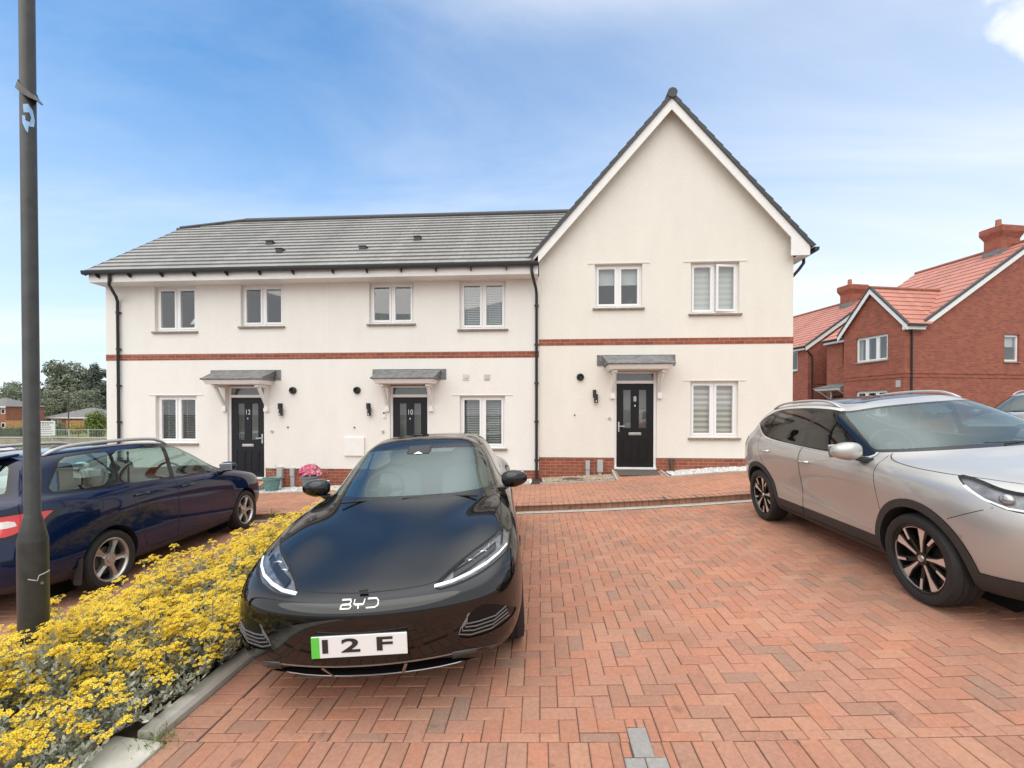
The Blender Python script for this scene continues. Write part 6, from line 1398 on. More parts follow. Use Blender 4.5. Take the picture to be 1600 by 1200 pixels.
car3 = silver_crossover((0, 0, 0), 0, 'paint_silver', 'silver crossover with black wheel arches parked nose towards the viewer'); place(car3, 3.85, 4.90, R(-92.2), .001)
# ------------------------------------------------------------------ planting
M['felt_leaf'] = leaf_mat('grey_felt_leaf', [(0, (.25, .27, .18)), (.35, (.38, .40, .30)), (.7, (.48, .50, .42)), (.88, (.60, .61, .54)), (.95, (.22, .23, .12)), (1, (.17, .10, .05))], .2, .75)
M['stem'] = plain('grey_stem', (.30, .31, .24), .8)
M['petal'] = leaf_mat('yellow_petal', [(0, (.78, .52, .014)), (.5, (.86, .62, .03)), (1, (.90, .72, .09))], .25, .55)
M['disc'] = plain('brown_flower_disc', (.30, .13, .015), .8)

def frame_of(d):
    """orthonormal axes for many direction vectors"""
    d = d / np.linalg.norm(d, axis=1, keepdims=True); up = np.where(np.abs(d[:, 2:3]) > .95, [[1., 0, 0]], [[0, 0, 1.]])
    a = np.cross(up, d); a /= np.linalg.norm(a, axis=1, keepdims=True); return d, a, np.cross(d, a)

def leaf_quads(P, D, Nn, L_, W_):
    """folded oval leaves: 6 points, 2 quads either side of the midrib (as 4 quads)"""
    d, a, b = frame_of(D); spin = RNG.uniform(-1, 1, (len(P), 1)) * Nn; c, s_ = np.cos(spin), np.sin(spin); a2 = a * c + b * s_; b2 = np.cross(d, a2)
    L_ = L_[:, None]; W_ = W_[:, None]; curl = RNG.uniform(-.15, .3, (len(P), 1))
    base = P; m1 = P + d * L_ * .38 + b2 * L_ * curl * .3; m2 = P + d * L_ * .72 + b2 * L_ * curl * .25; tip = P + d * L_ - b2 * L_ * curl * .1
    l1 = m1 + a2 * W_ * .5 + b2 * W_ * .18; r1 = m1 - a2 * W_ * .5 + b2 * W_ * .18; l2 = m2 + a2 * W_ * .42 + b2 * W_ * .15; r2 = m2 - a2 * W_ * .42 + b2 * W_ * .15
    V = np.stack([base, m1, m2, tip, l1, r1, l2, r2], 1).reshape(-1, 3); k = np.arange(len(P))[:, None] * 8
    F = np.concatenate([np.concatenate([k + q for q in f], 1) for f in ((0, 1, 4, 4), (1, 2, 6, 4), (2, 3, 6, 6), (0, 5, 1, 1), (5, 7, 2, 1), (7, 3, 2, 2))])
    return V, F
def tri_quads(V, F): return V, F

def bed_height(x, y):
    return None
def in_bed(x, y):
    if not (-3.32 < x < -2.14 and .9 < y < 7.2): return False
    return x < -2.34 or y > 2.3
stems = []
MOUNDS = []
for i in range(60):
    for _ in range(60):
        x, y = random.uniform(-3.28, -2.22), random.uniform(.9, 7.1)
        if in_bed(x, y) and all(math.hypot(x - a, y - b) > .26 for a, b, *_ in MOUNDS): break
    near = y < 2.7 and x > -2.72
    MOUNDS.append((x, y, random.uniform(.20, .34), random.uniform(.30, .40) * (.55 if near else 1) * (.85 if x > -2.4 else 1), random.uniform(.75, 1.0) if not (y < 2.6 and x > -2.66) else random.uniform(.15, .45)))
for y in np.arange(2.75, 7.0, .27): MOUNDS.append((-2.27 + random.uniform(-.04, .03), y, random.uniform(.16, .22), random.uniform(.20, .30), random.uniform(.45, .9)))
for x, y in ((-2.35, 2.45), (-2.5, 2.42), (-2.62, 2.22), (-2.3, 2.62)): MOUNDS.append((x, y, .13, random.uniform(.12, .2), .12))
LP, LD, LL, LW, SV, SF, FP, FD = [], [], [], [], [], [], [], []
for (mx, my, mr_, mh, fl) in MOUNDS:
    for k in range(int(78 * (mr_ / .27) ** 2)):
        a = random.uniform(0, 6.283); rr = mr_ * math.sqrt(random.random()); bx_, by_ = mx + rr * .35 * math.cos(a), my + rr * .35 * math.sin(a); tx_, ty_ = mx + rr * 1.15 * math.cos(a), my + rr * 1.15 * math.sin(a)
        tx_ = min(max(tx_, -3.42), -2.03)
        h = mh * (1 - .62 * (rr / mr_) ** 2.2) * random.uniform(.70, 1.25) + .05
        p0 = np.array([bx_, by_, gz(bx_) + .02]); p1 = np.array([tx_, ty_, gz(tx_) + .02 + h]); ln = np.linalg.norm(p1 - p0); dr = (p1 - p0) / ln
        nl = int(11 + 24 * ln)
        for q in range(nl):
            t = .30 + .68 * (q + random.random()) / nl; an = q * 2.4 + a; p = p0 + (p1 - p0) * t; out_d = np.array([math.cos(an), math.sin(an), random.uniform(.1, .9)]) + dr * .45
            LP.append(p); LD.append(out_d); s_ = random.uniform(.7, 1.15) * (1.05 - .35 * t); LL.append(.050 * s_); LW.append(.021 * s_)
        w_ = .0022; u = np.cross(dr, [0, 0, 1.]); u /= max(np.linalg.norm(u), 1e-6); o_ = len(SV); SV += [p0 - u * w_, p0 + u * w_, p1 + u * w_ * .6, p1 - u * w_ * .6]; SF.append((o_, o_ + 1, o_ + 2, o_ + 3))
        if random.random() < fl * (.93 if rr < .75 * mr_ else .62) and rr < mr_ * 1.01:
            hd_ = p1 + np.array([0, 0, random.uniform(.0, .10)]); o_ = len(SV); SV += [p1 - u * w_, p1 + u * w_, hd_ + u * w_, hd_ - u * w_]; SF.append((o_, o_ + 1, o_ + 2, o_ + 3))
            nf = random.randint(8, 22); hw = random.uniform(.030, .052)
            for q in range(nf):
                aa = q * 2.4 + a; r2 = hw * math.sqrt((q + .4) / nf); fp = hd_ + np.array([r2 * math.cos(aa), r2 * math.sin(aa), random.uniform(-.016, .022) - r2 * .5]) + np.array([0, 0, .02])
                FP.append(fp); FD.append(np.array([math.cos(aa) * r2 * 9 + random.uniform(-.35, .35), math.sin(aa) * r2 * 9 + random.uniform(-.35, .35) - .25, 1.0]))
                SV += [hd_ + u * .0009, hd_ - u * .0009, fp - u * .0009, fp + u * .0009]; k_ = len(SV) - 4; SF.append((k_, k_ + 1, k_ + 2, k_ + 3))
V, F = leaf_quads(np.array(LP), np.array(LD), 1.2, np.array(LL), np.array(LW))
parts_V, parts_F, parts_m = [V], [F], [np.zeros(len(F), int)]
o_ = len(V); parts_V.append(np.array(SV)); parts_F.append(np.array(SF) + o_); parts_m.append(np.ones(len(SF), int)); o_ += len(SV)
FP = np.array(FP); d, a, b = frame_of(np.array(FD)); R_ = RNG.uniform(.0078, .0118, (len(FP), 1)); ph = RNG.uniform(0, 6.28, (len(FP), 1)); npet = 8
pv = []; pf = []; base = np.arange(len(FP))[:, None] * (npet * 4)
for k in range(npet):
    an = ph + 2 * math.pi * k / npet + RNG.normal(0, .08, ph.shape); dirn = a * np.cos(an) + b * np.sin(an); sd_ = -a * np.sin(an) + b * np.cos(an); dr = d * RNG.uniform(-.12, .28, ph.shape); w_ = .34 * R_
    pv += [FP + dirn * R_ * .22 - sd_ * w_ * .35, FP + dirn * R_ * .85 - sd_ * w_ * .9 + dr * R_, FP + dirn * R_ * 1.05 + dr * R_ * 1.1 + sd_ * w_ * .2, FP + dirn * R_ * .75 + sd_ * w_ + dr * R_ * .8]
    pf.append(np.concatenate([base + k * 4 + q for q in range(4)], 1))
parts_V.append(np.stack(pv, 1).reshape(-1, 3)); PF = np.concatenate(pf); parts_F.append(PF + o_); parts_m.append(np.full(len(PF), 2)); o_ += len(parts_V[-1])
dv = []; n5 = 5
for k in range(n5): an = 2 * math.pi * k / n5; dv.append(FP + (a * math.cos(an) + b * math.sin(an)) * R_ * .33 + d * R_ * .12)
dv.append(FP + d * R_ * .32); base = np.arange(len(FP))[:, None] * (n5 + 1)
DF = np.concatenate([np.concatenate([base + k, base + (k + 1) % n5, base + n5, base + n5], 1) for k in range(n5)]); parts_V.append(np.stack(dv, 1).reshape(-1, 3)); parts_F.append(DF + o_); parts_m.append(np.full(len(DF), 3))
def mixed_mesh(name, V, F, mats, mi):
    """quads, with a repeated last index meaning a triangle"""
    F = np.asarray(F); tri = F[:, 2] == F[:, 3]; me = bpy.data.meshes.new(name); V = np.asarray(V, np.float32)
    tot = np.where(tri, 3, 4); st = np.concatenate([[0], np.cumsum(tot)[:-1]]); li = F.ravel()[np.stack([np.ones_like(tri), np.ones_like(tri), np.ones_like(tri), ~tri], 1).ravel()]
    me.vertices.add(len(V)); me.vertices.foreach_set('co', V.ravel()); me.loops.add(len(li)); me.loops.foreach_set('vertex_index', li.astype(np.int32))
    me.polygons.add(len(F)); me.polygons.foreach_set('loop_start', st.astype(np.int32)); me.polygons.foreach_set('loop_total', tot.astype(np.int32))
    for mm in mats: me.materials.append(M[mm] if isinstance(mm, str) else mm)
    me.polygons.foreach_set('material_index', np.asarray(mi, np.int32)); me.update(calc_edges=True)
    ob = bpy.data.objects.new(name, me); COL.objects.link(ob); return ob
fb = mixed_mesh('flowering_shrubs', np.concatenate(parts_V), np.concatenate(parts_F), ['felt_leaf', 'stem', 'petal', 'disc'], np.concatenate(parts_m))
tag(fb, 'mass of yellow daisy-flowered grey-leaved shrubs filling the kerbed bed', 'flower bed', kind='stuff')

# fresh green tuft at the far end of the bed, small weeds at the kerb
def tuft(name, x, y, z, n, hgt, spread, mat, label, cat, wd=.02):
    P, D, Ls, Ws = [], [], [], []
    for i in range(n):
        a = random.uniform(0, 6.28); e = random.uniform(.2, 1.4); P.append((x + random.gauss(0, spread), y + random.gauss(0, spread), z + random.uniform(0, hgt * .7))); D.append((math.cos(a) * math.cos(e), math.sin(a) * math.cos(e), math.sin(e))); l = random.uniform(.4, 1) * hgt * .5; Ls.append(l); Ws.append(l * .45 if wd is None else wd)
    V, F = leaf_quads(np.array(P), np.array(D), 1.0, np.array(Ls), np.array(Ws)); o = mixed_mesh(name, V - np.array([x, y, z]), F, [mat], np.zeros(len(F), int)); o.location = (x, y, z); return tag(o, label, cat)
M['weed'] = leaf_mat('weed_leaf', [(0, (.10, .15, .035)), (.6, (.17, .24, .05)), (1, (.30, .33, .09))])
tuft('leafy_weed', -2.60, 7.12, gz(-2.6) + .02, 420, .34, .22, 'weed', 'bright green leafy weed clump at the far end of the flower bed', 'plant', None)
gt_ = tuft('grass', -1.99, 2.20, gz(-2.1), 160, .09, .05, 'weed', 'tiny grass tuft growing beside the pale corner kerb stone', 'plant', .004); gt_['kind'] = 'stuff'
tuft('leafy_weed', -4.6, 7.45, gz(-4.6), 60, .20, .05, 'weed', 'thin dry weed growing against the block kerb by the blue car', 'plant', .008)

# tubs by the door numbered 12
def tub(x, y, r0, r1, h, mat, label):
    t = empty('plant_pot', (x, y, gz(x) + .115), 0, label, 'plant pot', 'tubs in the white stones')
    m = MB(); m.lathe([(0, 0), (r0, 0), (r0 * 1.03, .02), (r1 * .95, h * .86), (r1 * 1.05, h * .87), (r1 * 1.06, h), (r1 * .98, h), (r1 * .9, h * .9), (0, h * .88)], n=32); m.build('tub', mat, t, smooth='auto')
    m = MB(); m.lathe([(0, h * .895), (r1 * .91, h * .9)], n=20); m.build('compost', 'soil', t); return t
M['teal_glaze'] = plain('teal_glazed_pot', (.13, .27, .26), .35, noise=.35, nscale=26)
M['grey_tub'] = plain('blue_grey_tub', (.17, .225, .25), .5, noise=.15, nscale=9)
tub(-6.22, 10.02, .135, .195, .31, 'teal_glaze', 'small patterned teal pot beside the grey cable covers'); tub(-5.28, 9.98, .135, .195, .33, 'grey_tub', 'larger plain blue-grey tub holding pink flowers')
P, D = [], []
for i in range(380):
    a = random.uniform(0, 6.28); e = random.uniform(-.15, 1.5); r_ = random.uniform(.75, 1.0); d_ = np.array((math.cos(a) * math.cos(e) * .25, math.sin(a) * math.cos(e) * .22, math.sin(e) * .20 + .02)); P.append(np.array((-5.28, 9.98, gz(-5.28) + .115 + .35)) + d_ * r_); D.append(d_ + RNG.normal(0, .1, 3) + np.array((0, -.12, 0)))
P = np.array(P); d, a, b = frame_of(np.array(D)); vs = []; fs = []; R_ = RNG.uniform(.024, .036, (len(P), 1)); base = np.arange(len(P))[:, None] * 6
for k in range(5): an = 2 * math.pi * k / 5; vs.append(P + (a * math.cos(an) + b * math.sin(an)) * R_ + d * R_ * .5)
vs.append(P); F = np.concatenate([np.concatenate([base + k, base + (k + 1) % 5, base + 5, base + 5], 1) for k in range(5)])
lv, lf = leaf_quads(P - d * .05, D + RNG.normal(0, .25, P.shape), 1.5, RNG.uniform(.05, .08, len(P)), RNG.uniform(.02, .03, len(P)))
M['pink'] = leaf_mat('pink_petal', [(0, (.70, .10, .22)), (.4, (.78, .20, .33)), (.75, (.82, .34, .44)), (1, (.85, .62, .66))], .2)
pv = np.stack(vs, 1).reshape(-1, 3); c0 = np.array((-5.28, 9.98, gz(-5.28) + .44))
o = mixed_mesh('petunia', np.concatenate([pv, lv]) - c0, np.concatenate([F, lf + len(pv)]), ['pink', 'weed'], np.concatenate([np.zeros(len(F), int), np.ones(len(lf), int)])); o.location = c0; tag(o, 'mound of pink petunias growing in the blue-grey tub', 'flowers')
tuft('bare_twig', -6.22, 10.02, gz(-6.22) + .40, 26, .34, .05, 'stem', 'few thin bare twigs standing in the small teal pot', 'plant', .008)

# ------------------------------------------------------------------ street lamp
def street_lamp(x, y, h, rb, rs, hb, label, detail=True):
    t = empty('street_lamp', (x, y, gz(x)), 0, label, 'street lamp', 'black street lamp columns')
    m = MB(); m.lathe([(rb, -.2), (rb, hb), (rb * .99, hb + .012), (rs * 1.12, hb + .15), (rs * 1.06, hb + .16), (rs, hb + .165), (rs * .93, h)], n=28); m.build('column', 'column_paint', t, smooth='auto')
    if detail:
        m = MB()      # door of the base compartment and its lock
        a0, a1 = R(292), R(362)
        for k in range(10):
            u, v = a0 + (a1 - a0) * k / 10, a0 + (a1 - a0) * (k + 1) / 10; r_ = rb + .0035
            m.add([(r_ * math.cos(u), r_ * math.sin(u), .42), (r_ * math.cos(v), r_ * math.sin(v), .42), (r_ * math.cos(v), r_ * math.sin(v), hb - .17), (r_ * math.cos(u), r_ * math.sin(u), hb - .17)], [(0, 1, 2, 3)])
        dr = m.build('door', 'column_paint', t, smooth=True)
        m = MB(); u = R(348); m.cyl((rb * math.cos(u), rb * math.sin(u), hb - .25), ((rb + .01) * math.cos(u), (rb + .01) * math.sin(u), hb - .25), .008, n=10); m.build('lock', 'steel', dr)
        m = MB()      # worn band of tape round the base
        pts = [((rb + .004) * math.cos(R(q)), (rb + .004) * math.sin(R(q)), hb - .21 - .0006 * (q - 300) * (1 if q < 335 else -.4)) for q in range(303, 392, 6)]; m.tube(pts, .0035, 5); m.build('wire', 'grey_plastic', t)
        # raised cap ring and clip part way up, with the torn blue sticker below
        zt = 1.65 + (645 - 150) / 254.0 - gz(x)
        m = MB(); n = 24; top = []; bot = []
        for k in range(n):
            q = 2 * math.pi * k / n; rr = rs * .985 + .004; dz = -.045 * math.cos(q) ; top.append((rr * math.cos(q), rr * math.sin(q), zt + .03 + dz)); bot.append(((rr + .012) * math.cos(q) + (.035 * max(0, math.cos(q)) ** 4), (rr + .012) * math.sin(q), zt - .02 + dz))
        m.add(top + bot, [(k, (k + 1) % n, (k + 1) % n + n, k + n) for k in range(n)] + [tuple(range(n, 2 * n))]); m.build('collar', 'column_paint', t, smooth='auto')
        m = MB(); zc_ = zt - .16; r_ = rs * .985 + .002
        out_ = [(-.25, .075), (.05, .085), (.30, .05), (.42, -.01), (.36, -.055), (.05, -.065), (.02, -.11), (-.10, -.095), (-.28, -.05), (-.30, -.0), (-.12, .0), (-.10, -.03), (.12, -.035), (.2, .0), (.1, .03), (-.2, .02)]
        ang0 = R(316); vs = [(r_ * math.cos(ang0 + u * 2.0), r_ * math.sin(ang0 + u * 2.0), zc_ + v * .9) for u, v in out_]
        m.add(vs, [tuple(range(len(vs)))]); m.build('torn_sticker', plain('pale_blue_sticker', (.30, .52, .82), .5), t)
    m = MB()
    m.tube([(0, 0, h - .05), (0, 0, h + .1), (.25 if detail else -.1, -.1, h + .18), (.7 if detail else .0, -.25, h + .2)], rs * .6, 10); hd2 = m.build('arm', 'column_paint', t, smooth=True)
    m = MB(); m.add(*blob((.85 if detail else .05, -.3, h + .21), (.24, .11, .045), 3)); ln = m.build('lantern', 'grey_plastic', t, smooth=True)
    return t
M['column_paint'] = plain('black_column_paint', (.034, .035, .033), .40, noise=.35, nscale=14, bump=.15, bscale=90)
street_lamp(-3.117, 2.56, 5.2, .071, .0385, 1.0, 'tall black street lamp column standing in the flower bed, torn blue sticker high on it')
# ------------------------------------------------------------------ red brick houses to the right
def red_house(x, y, rz, label, z0, L=5.0, D=9.0, wing=True, near=True):
    """local axes: -X is the street front, +X along the gable wall that faces the viewer (-Y side); +Y runs away along the street"""
    h = empty('brick_house', (x, y, z0), rz, label, 'house', 'red brick houses on the right'); ZE_, pitch = 5.05, .67
    W1 = 1.0 if wing else 0.0; half = D / 2; ZR_ = ZE_ + half * pitch
    # front walls: T maps (along, outward, up)
    TM = lambda u, d, z: (W1 - d, u, z); TW = lambda u, d, z: (0 - d, u, z); TS = lambda u, d, z: (u, -d, z)
    ww = 2.95
    w_ = MB(); fw = [(3.55, 4.05, 3.55, 4.75)] if wing else [(.75, 1.95, 3.6, 4.75)]; dw = [] 
    m = MB(TM); holes_wall(m, ww if wing else 0, L, -1.0, ZE_, fw); 
    if wing:
        m.T = TW; zr = ZE_ + ww / 2 * 1.16
        H1 = [(.75, 2.30, 3.45, 4.6), (.75, 2.30, .95, 2.1)]
        holes_wall(m, 0, ww, -1.0, ZE_, H1); m.add([(0, 0, ZE_), (ww, 0, ZE_), (ww / 2, 0, zr)], [(0, 1, 2)])
        m.T = None; m.add([(0, ww, -1), (W1, ww, -1), (W1, ww, ZE_), (0, ww, ZE_)], [(0, 1, 2, 3)]); m.add([(0, 0, -1), (W1, 0, -1), (W1, 0, ZE_), (0, 0, ZE_)], [(0, 1, 2, 3)])
    m.T = TS; hs = [(5.05, 5.85, 3.35, 4.55)] if near else []
    holes_wall(m, W1, W1 + D, -1.0, ZE_, hs); m.add([(W1, 0, ZE_), (W1 + D, 0, ZE_), (W1 + half, 0, ZR_)], [(0, 1, 2)])
    m.T = None; m.add([(W1, L, -1), (W1 + D, L, -1), (W1 + D, L, ZE_), (W1 + half, L, ZR_), (W1, L, ZE_)], [(0, 1, 2, 3, 4)]); m.add([(W1 + D, 0, -1), (W1 + D, L, -1), (W1 + D, L, ZE_), (W1 + D, 0, ZE_)], [(0, 1, 2, 3)])
    m.build('wall', 'brick_house', h)
    b = MB(TS); b.box(0 if wing else W1, W1 + D, -.02, .025, 2.62, 2.70); b.box(0 if wing else W1, W1 + D, -.02, .025, 2.78, 2.86)
    if wing: b.T = TW; b.box(0, ww, -.02, .025, 2.62, 2.70); b.box(0, ww, -.02, .025, 2.78, 2.86)
    b.build('string_course', 'brick_house', h)
    for q in fw: make_window(h, TM, *q, blind='curtain', lights=1 if wing else 2, simple=True)
    if wing:
        for q in H1: make_window(h, TW, *q, blind='curtain', lights=3, simple=True)
    for q in hs: make_window(h, TS, *q, blind='roller', lights=1, simple=True)
    # door with lead canopy on the recessed front
    u = 4.15 if wing else 3.6
    d = MB(TM); d.box(u - .45, u + .45, .0, .03, -.3, 2.0); d.build('door', 'door_black', h); make_canopy(h, TM, u - .1, 2.35, None, 1.5, 1.7, .9)
    r = MB(); e = .22; ov = .12
    roof_courses(r, (W1 - e, L + ov, ZE_ - e * pitch), (W1 - e, -ov, ZE_ - e * pitch), (W1 + half, L + ov, ZR_), (W1 + half, -ov, ZR_), 15, .035)
    roof_courses(r, (W1 + D + e, -ov, ZE_ - e * pitch), (W1 + D + e, L + ov, ZE_ - e * pitch), (W1 + half, -ov, ZR_), (W1 + half, L + ov, ZR_), 15, .035)
    if wing:
        zr = ZE_ + ww / 2 * 1.16; k = (zr - ZE_ + e * pitch) / pitch + W1 - e
        xr = lambda t: W1 - e + (((ZE_ - e) + (zr - ZE_ + e) * t) - (ZE_ - e * pitch)) / pitch
        a0, a1 = Vector((-.15, -e, ZE_ - e)), Vector((-.15, ww / 2, zr)); c0, c1 = Vector((W1 + .05, -e, ZE_ - e)), Vector((k + .1, ww / 2, zr))
        roof_courses(r, a0, c0, a1, c1, 8, .035); f0 = Vector((-.15, ww + e, ZE_ - e)); g0 = Vector((W1 + .05, ww + e, ZE_ - e)); roof_courses(r, g0, f0, c1, a1, 8, .035)
    rf = r.build('roof', 'tile_red', h)
    r = MB(); r.tube([(W1 + half, -ov, ZR_ + .03), (W1 + half, L + ov, ZR_ + .03)], .09, 8)
    if wing: r.tube([(-.17, ww / 2, zr + .03), (k, ww / 2, zr + .03)], .08, 8)
    r.build('ridge', 'tile_red' if False else 'brick_far', rf, smooth='auto')
    f = MB()
    def barge(p, q, dn, ax):
        p, q = Vector(p), Vector(q); f.hexa([p - Vector((0, 0, dn)), q - Vector((0, 0, dn)), q - Vector((0, 0, dn)) + ax, p - Vector((0, 0, dn)) + ax, p, q, q + ax, p + ax])
    A = Vector((0, .03, 0)); barge((W1 - e, -ov - .005, ZE_ - e * pitch - .01), (W1 + half, -ov - .005, ZR_ - .01), .24, A); barge((W1 + half, -ov - .005, ZR_ - .01), (W1 + D + e, -ov - .005, ZE_ - e * pitch - .01), .24, A)
    if wing:
        B = Vector((.03, 0, 0)); barge((-.16, -e, ZE_ - e - .01), (-.16, ww / 2, zr - .01), .24, B); barge((-.16, ww / 2, zr - .01), (-.16, ww + e, ZE_ - e - .01), .24, B); f.box(-.13, W1 - e - .02, -e, -.0, ZE_ - e - .22, ZE_ - e - .02)
    f.box(W1 - e, W1 - .01, ww + .3 if wing else .0, L, ZE_ - e * pitch - .18, ZE_ - e * pitch - .02); f.build('barge_board', 'white_paint', rf)
    v = MB()
    def verge(p, q, ax): p, q = Vector(p), Vector(q); v.hexa([p, q, q + ax, p + ax, p + Vector((0, 0, .09)), q + Vector((0, 0, .09)), q + ax + Vector((0, 0, .09)), p + ax + Vector((0, 0, .09))])
    verge((W1 - e, -ov - .03, ZE_ - e * pitch - .01), (W1 + half, -ov - .03, ZR_ - .01), Vector((0, .14, 0))); verge((W1 + D + e, -ov - .03, ZE_ - e * pitch - .01), (W1 + half, -ov - .03, ZR_ - .01), Vector((0, .14, 0)))
    if wing: verge((-.19, -e, ZE_ - e - .01), (-.19, ww / 2, zr - .01), Vector((.14, 0, 0))); verge((-.19, ww + e, ZE_ - e - .01), (-.19, ww / 2, zr - .01), Vector((.14, 0, 0)))
    v.build('verge', 'tile_dark', rf)
    c = MB(); cx_, cy_ = W1 + half - .15, 1.1 if near else 1.3; z1 = ZR_ + .75; z_ = ZR_ - 1.0
    def ring(w2, d2, z): return [(cx_ - w2, cy_ - d2, z), (cx_ + w2, cy_ - d2, z), (cx_ + w2, cy_ + d2, z), (cx_ - w2, cy_ + d2, z)]
    lv = [(.52, .34, z_), (.52, .34, ZR_ + .35), (.64, .46, ZR_ + .62), (.64, .46, ZR_ + .86), (.60, .42, ZR_ + .90)]
    vs = [p for q in lv for p in ring(*q)]; c.add(vs, [(i * 4 + j, i * 4 + (j + 1) % 4, (i + 1) * 4 + (j + 1) % 4, (i + 1) * 4 + j) for i in range(4) for j in range(4)] + [(16, 17, 18, 19)])
    ch = c.build('chimney', 'brick_house', rf)
    c = MB(); c.cyl((cx_ - .2, cy_, ZR_ + .88), (cx_ - .2, cy_, ZR_ + 1.28), .12, .10, n=12); c.build('chimney_pot', plain('clay_pot', (.36, .15, .09), .8), ch, smooth='auto')
    c = MB(); c.hexa([(cx_ - .56, cy_ - .38, ZR_ - .75), (cx_ + .56, cy_ - .38, ZR_ - .75), (cx_ + .56, cy_ + .38, ZR_ - .75), (cx_ - .56, cy_ + .38, ZR_ - .75), (cx_ - .55, cy_ - .37, ZR_ - .18), (cx_ + .55, cy_ - .37, ZR_ + .02), (cx_ + .55, cy_ + .37, ZR_ + .02), (cx_ - .55, cy_ + .37, ZR_ - .18)]); c.build('flashing', 'lead', ch)
    g = MB()
    if wing:
        g.tube([(.14, -.10, ZE_ - e - .10), (.28, -.06, ZE_ - .5), (.30, -.05, ZE_ - .7), (.30, -.05, -.6)], .04, 8)
        g.box(-.15, W1 - e - .02, -e - .1, -e, ZE_ - e - .09, ZE_ - e - .0)
    else: g.tube([(W1 - .18, -.02, ZE_ - .3), (W1 + .2, -.06, ZE_ - .65), (W1 + .24, -.06, ZE_ - .8), (W1 + .24, -.06, -.6)], .04, 8)
    g.tube([(W1 - e - .05, (ww + .2) if wing else -.05, ZE_ - e * pitch - .02), (W1 - e - .05, L, ZE_ - e * pitch - .02)], .06, 8)
    g.build('gutter', 'black_pvc', h, smooth='auto')
    if near:
        p = MB(TW); p.box(.16, .36, 0, .02, 2.2, 2.5); p.build('wall_plate', 'grey_plastic', h)
    return h
rzA = R(-11.7 + 0) * -1
e1 = Vector((-math.sin(rzA), math.cos(rzA)))
def on_front(d): return Vector((15.4, 20.0)) + e1 * d
pa = on_front(0); red_house(pa.x, pa.y, rzA, 'near red brick house with a gabled front bay and a tall blank side wall', .55, 5.0, 11.2, True, True)
pb = on_front(6.3) + Vector((math.cos(rzA), math.sin(rzA))) * 1.0; red_house(pb.x, pb.y, rzA, 'farther red brick house half hidden behind the gabled one', .5, 8.0, 8.6, False, False)

# ------------------------------------------------------------------ the view past the left end: lawn, wall, rails, bungalow, trees
def ray(px, d):
    """ground position at view depth d in the direction of a photo column"""
    u = (px - 800) / FPX; return Vector((math.cos(PSI) * u * d - math.sin(PSI) * d, math.sin(PSI) * u * d + math.cos(PSI) * d))
def zat(py, d): return CAMZ + (645 - py) / FPX * d
M['stone_wall'] = brick_mat('rubble_stone', (.36, .30, .22), (.26, .22, .17), (.42, .38, .32), .42, .2, .035)
def wall_run(p, q, z0, z1, th, mat, name, label, cat, cap=None):
    p, q = Vector((*p, 0)), Vector((*q, 0)); L_ = (q - p).length; an = math.atan2(q.y - p.y, q.x - p.x); t = empty(name, (p.x, p.y, z0), an, label, cat)
    m = MB(); m.box(0, L_, -th / 2, th / 2, -.5, z1 - z0); m.build('stonework' if cap else 'slab', mat, t)
    if cap: m = MB(); m.box(0, L_, -th / 2 - .04, th / 2 + .04, z1 - z0, z1 - z0 + .09); m.build('coping', cap, t)
    return t
gzf = lambda d, px: gz(ray(px, d).x)
d1 = 40; zA = zat(700, d1)
wall_run(ray(-60, d1), ray(172, d1 - 1), zA, zat(684, d1), .35, 'stone_wall', 'stone_wall', 'low rubble stone wall beyond the blue car', 'wall', 'concrete')
# metal rails
d2 = 44; p, q = ray(78, d2), ray(168, d2); L_ = (q - p).length; zb = zat(686, d2); zt_ = zat(671, d2)
fr = empty('railing', (p.x, p.y, zb), math.atan2(q.y - p.y, q.x - p.x), 'pale metal railing on the far side of the stone wall', 'railing'); M['rail'] = plain('pale_galvanised', (.42, .46, .42), .5, .3)
m = MB(); H_ = zt_ - zb
for z in (H_, .12): m.box(0, L_, -.03, .03, z - .06, z)
m.build('rail', 'rail', fr); m = MB()
for i in range(int(L_ / .16)): m.cyl((i * .16, 0, .05), (i * .16, 0, H_ - .05), .012, n=5)
m.build('bars', 'rail', fr)
for i in range(4): m = MB(); m.box(i * L_ / 3 - .05, i * L_ / 3 + .05, -.05, .05, -.3, H_ + .06); m.build('post', 'rail', fr)
# notice board: seven lines of small black lettering, too small to read in the photograph
d3 = 38; p = ray(69, d3); zb = zat(683, d3); sg = empty('notice_board', (p.x, p.y, zat(692, d3)), R(47), 'white notice board with lines of black writing on two pale posts', 'sign'); sw = 31 / FPX * d3 * .78
m = MB(); hz0, hz1 = zat(681, d3) - zat(692, d3), zat(658, d3) - zat(692, d3); m.box(-sw / 2, sw / 2, -.02, .02, hz0, hz1); bd = m.build('board', 'white_paint', sg, bevel=.02)
for s in (-1, 1): m = MB(); m.box(s * sw * .36 - .05, s * sw * .36 + .05, .021, .10, -.8, hz1 + .12); m.build('post', 'rail', sg)
m = MB(); hh = hz1 - hz0
for k, (wd, th) in enumerate(((.80, .085), (.5, .06), (.66, .05), (.6, .05), (.82, .035), (.7, .035))):
    x = -sw * wd / 2; z = hz1 - hh * (.12 + k * .145)
    while x < sw * wd / 2: l = random.uniform(.05, .16); m.box(x, min(x + l, sw * wd / 2), -.026, -.0205, z - th / 2, z + th / 2); x += l + .035
m.build('lettering', 'dark_plastic', bd)
street2 = street_lamp(ray(107, 51).x, ray(107, 51).y, 5.0, .09, .06, 1.1, 'distant black street lamp on the lawn in front of the bungalow', False)
street2.location.z = zat(684, 51)

